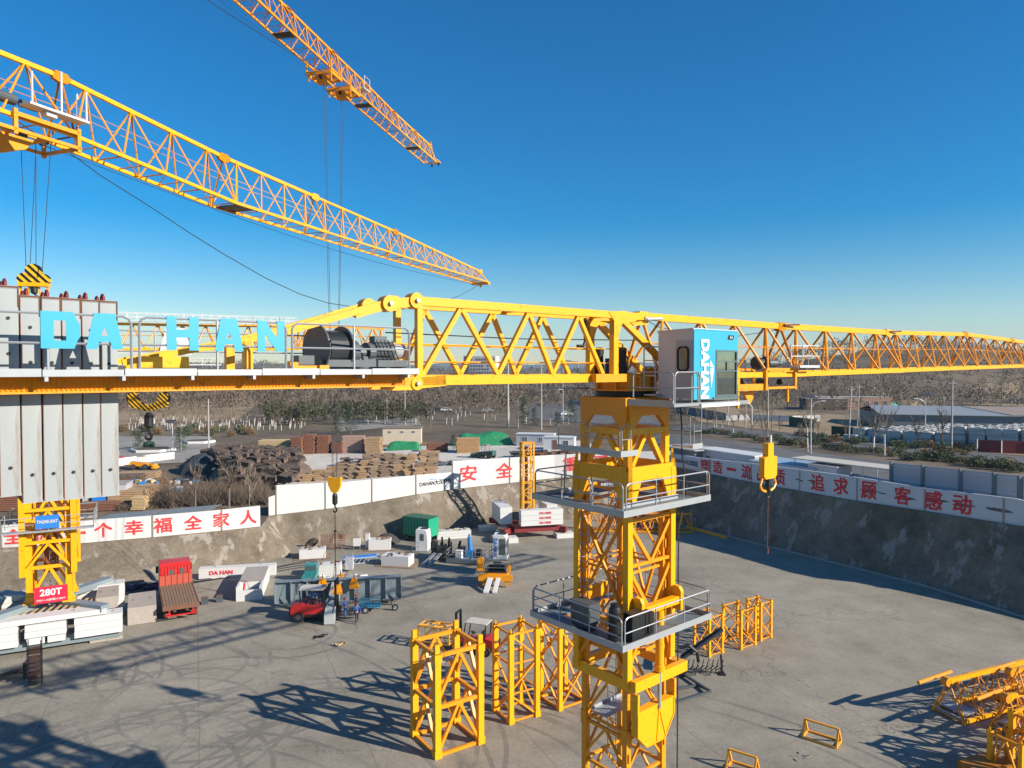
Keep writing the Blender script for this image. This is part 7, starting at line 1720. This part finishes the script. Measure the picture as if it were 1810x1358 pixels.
# parked cars
def car(label, px, py, rz, m):
    t = thing('parked_car', label, 'car', T(px,py)+Vector((0,0,.12)), rz, 'cars parked beyond the timber yard'); b = MB()
    b.prism([(-2.2,-.88,.3),(2.2,-.88,.3),(2.25,-.88,.75),(1.3,-.88,.95),(.7,-.88,1.45),(-1.2,-.88,1.48),(-2.0,-.88,1.0),(-2.25,-.88,.8)],(0,1.76,0)); b.build('body', m, t); b = MB(); b.prism([(-1.75,-.89,1.0),(1.1,-.89,1.0),(.62,-.89,1.38),(-1.15,-.89,1.4)],(0,1.78,0)); b.build('window', GLASSD, t)
    for x in (-1.4,1.4):
        for y in (-.85,.85): wheel(t,(x,y,.33),.33,.2)
car('white car parked on the far road behind the beige shed, right of the grey one', 789,728,R(6),WHITE); car('grey dark car parked left of the white car on the far road', 772,727,R(4),DGREY); car('white car on the far road left of the tall concrete pole', 862,729,R(0),WHITE); car('white van like car by the junction left of the main mast', 1000,735,R(20),WHITE)
# --- timber yard
def stack(label, px, py, w, d, h, m, rz=0, layers=8, name='timber_stack', group='timber stacks in the upper yard', axis='x', jit=.08, loc=None):
    p = loc or T(px, py); t = thing(name, label, 'timber stack', p+Vector((0,d/2,.12)), rz, group); r = random.Random(int(px*7+py)); b = MB(); lh = h/layers
    for k in range(layers):
        n_ = max(3, int((w if axis == 'y' else d)/.28)) if lh < .3 else 4
        n_ = min(n_, 9)
        for j in range(n_):
            if axis == 'x': y0 = -d/2+d*j/n_; o = r.uniform(-jit,jit)*2; b.box(-w/2+o, w/2+o+r.uniform(-jit,jit), y0+.01, y0+d/n_-.02, k*lh+.008, (k+1)*lh-.045)
            else: x0 = -w/2+w*j/n_; o = r.uniform(-jit,jit)*2; b.box(x0+.01, x0+w/n_-.02, -d/2+o, d/2+o, k*lh+.008, (k+1)*lh-.045)
    b.build('timber', m, t)
    b = MB()
    for x in (-w*.35, w*.35): b.box(x-.06,x+.06,-d/2-.1,d/2+.1,-.12,0)
    b.build('bearer', WOODD, t); return t
stack('pale yellow timber stack at the left end of the back row', 484,803,6.2,3,2.7,WOODY,R(3),9)
for k,(px,py,w,h,lb) in enumerate(((523,806,2.1,3.6,'tall red brown timber stack, first from the left in the back row'),(545,804,2.1,3.9,'tallest red brown timber stack, second in the back row'),(570,803,2.3,3.6,'red brown timber stack, third in the back row'),(596,803,1.9,2.3,'low red brown timber stack, fourth in the back row'))): stack(lb,px,py,w,2.6,h,WOODR,R(2),12)
stack('timber stack of pale and red boards with a shaded end', 622,802,4.2,2.8,3.4,mat('mixed_boards',(.38,.24,.19),.9,var=.5,scale=3),R(3),12)
stack('grey brown timber stack left of the beige shed', 659,803,3.0,2.8,3.2,WOOD,R(0),10)
stack('orange brown timber stack in front of the large green tarpaulin', 826,802,4.4,2.8,2.9,mat('orange_timber',(.42,.25,.12),.85,var=.25,scale=1.5),R(4),12)
stack('low dark red timber stack right of the small green tarpaulin', 772,800,4.0,2.4,1.7,WOODR,R(3),6)
def tarp(label, px, py, w, d, h):
    t = thing('tarpaulin_stack', label, 'covered stack', T(px,py)+Vector((0,d/2,.1)), R(4), 'stacks under green tarpaulins'); b = MB(); nx, ny = 16, 8
    for i in range(nx+1):
        for j in range(ny+1):
            u, v = i/nx, j/ny; e = min(1, min(u,1-u)*7)*min(1, min(v,1-v)*5); z = h*(e**.6)*(.85+.25*noise.noise((px*.1+u*3,v*3,0)))+.12*noise.noise((u*11+px,v*9,2)); b.v.append((-w/2+w*u, -d/2+d*v, max(0,z)))
    for i in range(nx):
        for j in range(ny): k = i*(ny+1)+j; b.f.append((k,k+ny+1,k+ny+2,k+1)); b.mi.append(0)
    b.build('tarpaulin', TARP, t); b = MB(); b.box(-w*.42,w*.42,-d*.36,d*.36,-.1,h*.6); b.build('timber', WOOD, t)
tarp('small green tarpaulin covered stack in front of the beige shed', 712,797,7.2,3.2,1.9); tarp('large green tarpaulin covered stack right of the beige shed', 855,789,13,5,2.9)
# pale beams heaps in front row: each bundle a thing
gb = 'bundles of pale beams along the front of the yard'; pos = []
for row in range(5):
    for k in range(12):
        px = 540+row*22+k*20; py = 853-row*7-(px-548)*.062
        if px > 778 or (row > 2 and px < 640): continue
        pos.append((px, py, row))
pfs = []
for i,(px,py,row) in enumerate(pos):
    p = T(px,py)
    if len(pfs) < 3:
        o = stack('x', px, py, (1.5,1.3,1.7)[i], 1.0, (1.2,1.0,1.35)[i], (WOOD, WOOD, mat('greyed_timber',(.26,.18,.12),.9,var=.4,scale=2))[i], R(8), (5,4,6)[i], 'beam_bundle', gb, jit=.14); pfs.append(o)
    else: o = dup(pfs[rb_.randrange(3)], (p.x+rb_.uniform(-.2,.2), p.y+.6+rb_.uniform(-.3,.3), p.z+.12+rb_.uniform(.0,.12)*row), R(10)+rb_.uniform(-.14,.14), None, gb)
    o['label'] = 'bundle of square beams in the sloping rows behind the plain white wall'; o['category'] = 'timber bundle'
# dark slanting heap on the left
gh = 'dark slanting timber bundles in the big heap'; pd = None; nb = 0
for i in range(15):
    for j in range(12):
        u, v = i/14, j/11; px = lerp(362, 528, u)-v*8; py = lerp(868, 810, v)+ (u*-4)
        if u < .25*(1-v)+.02 or (v > .9 and u > .8): continue
        p = T(px, py); z = 3.5*math.sin(math.pi*min(1,max(0,.08+v*.92)))**.7*(1-.35*abs(u-.4))
        if pd is None:
            pd = stack('x', px, py, 2.3, .9, .8, WOODD, R(-22), 3, 'timber_bundle', gh); o = pd; o.rotation_euler = (.25,0,R(-22))
        else: o = dup(pd, (p.x+rb_.uniform(-.9,.9), p.y+rb_.uniform(-.8,.8), p.z+z+rb_.uniform(-.1,.45)), None, None, gh); o.rotation_euler = (.3+rb_.uniform(-.15,.15), rb_.uniform(-.2,.2), R(-25)+rb_.uniform(-.45,.45))
        o['label'] = 'weathered dark timber bundle in the big heap left of the yard'; o['category'] = 'timber bundle'; nb += 1
p = T(445,850); t = thing('timber_heap', 'dark core of the big weathered timber heap', 'timber heap', p, R(-6)); b = MB(); b.lathe((0,4,0),[(8.6,-.3),(7.4,1.5),(5.2,2.9),(2.5,3.6),(.4,3.7)],14); b.build('heap_body', WOODD, t)
t = thing('dark_netting', 'dark blue grey netting draped over the left end of the timber heap', 'netting', T(352,838)+Vector((0,2,0)), R(20)); b = MB(); b.lathe((0,0,0),[(4.6,-.3),(3.6,1.5),(1.8,2.9),(.3,3.3)],10); b.build('net', mat('netting_slate',(.035,.045,.055),.9,var=.4,scale=1.5), t)
for k in range(9):
    px = 455+k*9; stack('dark plank bundle along the top edge of the weathered heap', px, 812-k*.5, 1.6,1.0,1.2,WOODD,R(-20),4,'timber_bundle','dark plank bundles at the back of the heap')
stack('small red brown timber stack on top of the dark heap', 395,800,3.4,1.4,1.2,WOODR,R(0),4, loc=T(395,812)+Vector((0,0,.6)))
mm = [('grey rough pile of rails and logs between the green tarpaulins and the front bundles',640,825,8,3,1.3,WOODD,22),('pale rubble sacks and pipes in the middle of the yard',720,812,9,2,.7,CONC,26),('dark scrap iron heap left of the small crane mast top',935,808,6,2,1.0,DGREY,26),('rusty scrap heap right of the small crane mast top',985,810,8,2,1.1,RUST,30),('grey rubble row behind the company name wall',790,824,6,2,.6,MGREY,18)]
for lb,px,py,w,d,h,m,n_ in mm:
    t = thing('scrap_heap', lb, 'scrap heap', T(px,py)+Vector((0,.5,.1)), R(3)); r = random.Random(px)
    for q,mq in enumerate((m, WOODD)):
        b = MB()
        for k in range(n_): b.obox((r.uniform(-w/2,w/2), r.uniform(-d/2,d/2), r.uniform(.1,h)), r.uniform(.5,2.2), r.uniform(.15,.5), r.uniform(.1,.4), r.uniform(-.5,.5), r.uniform(-.3,.3))
        b.build('scrap', mq, t)
# wheel loader in the yard, yellow loader on the left, red tractor
def loader(label, loc, rz, m, s=1.0, name='wheel_loader'):
    t = thing(name, label, 'loader', loc, rz); b = MB(); b.prism([(-1.9,-.7,.6),(1.2,-.7,.6),(1.2,-.7,1.1),(-.4,-.7,1.3),(-1.9,-.7,1.45)],(0,1.4,0)); b.build('body', m, t)
    b = MB(); 
    for x,y in ((-.5,-.55),(.5,-.55),(-.5,.55),(.5,.55)): b.beam((x,y,1.2),(x,y,2.4),.08)
    b.box(-.65,.65,-.65,.65,2.4,2.5); b.build('cab', mat('loader_cab',(.30,.24,.18),.6), t)
    b = MB(); b.beam((1.0,-.5,1.0),(2.4,-.5,.5),.14); b.beam((1.0,.5,1.0),(2.4,.5,.5),.14); b.prism([(2.3,-1,.1),(3.0,-1,.1),(2.9,-1,.3),(2.5,-1,.9),(2.3,-1,.9)],(0,2,0)); b.build('bucket', m, t)
    for x in (-1.2,1.0):
        for y in (-.8,.8): wheel(t,(x,y,.5),.5,.3)
    t.scale = (s,)*3; return t
loader('dark green loader with raised mast among the stacks', T(858,812)+Vector((0,1,.1)), R(150), mat('loader_green',(.04,.10,.09),.5))
loader('small yellow loader at the left of the dark heap', T(250,830)+Vector((0,0,.1)), R(5), YEL2, .9)
loader('small red tractor at the right edge of the grey slabs', T(207,817)+Vector((0,0,.1)), R(20), REDP, .8, 'tractor')
# left yard by the slabs
stack('long weathered timber stack at the left behind the base crane',10,905,9,4,3.2,WOODR,R(12),12); stack('weathered grey plank stack right of the blue signed cabin',222,898,4.6,3,2.2,WOOD,R(10),8); stack('grey plank stack behind the blue tarpaulin bits',245,872,7,3,1.1,WOOD,R(12),5); stack('small pale yellow plank stack in the brambles',243,903,1.6,1.2,1.7,WOODY,R(8),9); stack('low plank stack near the wall below the blue board',170,905,4.5,2,1.0,WOODR,R(12),5)
stack('orange timber frame stack left of the scrap',238,848,6,2.5,1.0,WOOD,R(10),4); stack('weathered boards beside the scrap tangle',215,858,5,2.5,1.4,WOODD,R(10),5)
house('site_cabin', 'grey ribbed cabin behind the base crane, partly behind the slabs', 'cabin', T(160,905)+Vector((0,4,0)), R(12), 5.2, 3, 3.0, PLASG, ROOFG, .12, .1, [(-1.2,.9,1.4,1.2)]); t = thing('notice_board', 'bright blue board leaning on the grey cabin', 'board', T(158,903)+Vector((.4,1.4,0)), R(12)); MB().box(-.8,.8,-.05,.05,.9,2.8).build('board_face', BLUE2, t); MB().box(-.86,.86,.05,.09,.84,2.86).build('board_frame', WHITE, t)
t = thing('scrap_heap', 'tangle of blue, white and rusty machine parts behind the brambles', 'scrap heap', T(282,866)+Vector((0,0,.1)), R(10)); r = random.Random(77)
for q,mq in enumerate((BLUE3, WHITE, RUST, BLACK, WOODY)):
    b = MB()
    for k in range(16): b.obox((r.uniform(-5,5), r.uniform(-1.5,1.5), r.uniform(.1,1.3)), r.uniform(.4,1.4), r.uniform(.2,.8), r.uniform(.2,.6), r.uniform(0,3), r.uniform(-.4,.4))
    b.build('scrap', mq, t)
t = thing('utility_box', 'pale blue utility cabinet standing in the brambles', 'cabinet', T(314,880), R(8)); MB().box(-.6,.6,-.4,.4,0,1.5).build('cabinet_body', mat('cab_lightblue',(.16,.30,.42),.6), t); MB().box(-.65,.65,-.45,.45,1.5,1.56).build('lid', WHITE, t)
t = thing('sheet_roof', 'dark grey corrugated sheet roof just behind the left slogan wall, left piece', 'roof sheet', (0,0,0)); 
for (x0,x1,nm) in ((165,262,0),(270,368,1)):
    if nm: t = thing('sheet_roof', 'dark grey corrugated sheet roof just behind the left slogan wall, right piece', 'roof sheet', (0,0,0))
    b = MB(); n_ = 26
    for k in range(n_):
        px = lerp(x0,x1,k/n_); px2 = lerp(x0,x1,(k+.55)/n_); ya = lerp(918,900,(px-165)/200)
        zf = 3.5+2.4; a = G(px,ya+3,zf-.3); c_ = G(px2,ya+3,zf-.3); d = Vector((.5,2.6,.15)); b.prism([a,c_,c_+d,a+d],(0,0,.08))
    b.build('sheet', DECK, t)
# plaza planters
for k,(px,py,w,lb) in enumerate(((262,800,9,'large hexagonal raised planter with a white kerb on the plaza'),(345,785,7,'smaller hexagonal raised planter right of the lamp on the plaza'))):
    t = thing('planter', lb, 'planter', T(px,py)+Vector((0,2,.1)), R(10)); b = MB(); pts = [(w*.5*math.cos(a),w*.42*math.sin(a)) for a in [k2*math.pi/3 for k2 in range(6)]]; b.prism([(x,y,0) for x,y in pts],(0,0,.5)); b.build('kerb', WHITE, t); b = MB(); b.prism([(x*.85,y*.85,.5) for x,y in pts],(0,0,.05)); b.build('soil', mat('planter_soil',(.09,.07,.045),.95,var=.3), t)
t = thing('round_cover', 'dark green round box in the large planter', 'cover', T(255,797)+Vector((0,2,.6)), 0); b = MB(); b.lathe((0,0,0),[(1.1,0),(1.2,.5),(.9,1.0),(.2,1.2)],10); b.build('cover_body', GREENF, t)
for o in list(protos)+saps+cons+bushes:
    if o.get('label') == 'x':
        for c_ in list(o.children): bpy.data.objects.remove(c_)
        bpy.data.objects.remove(o)
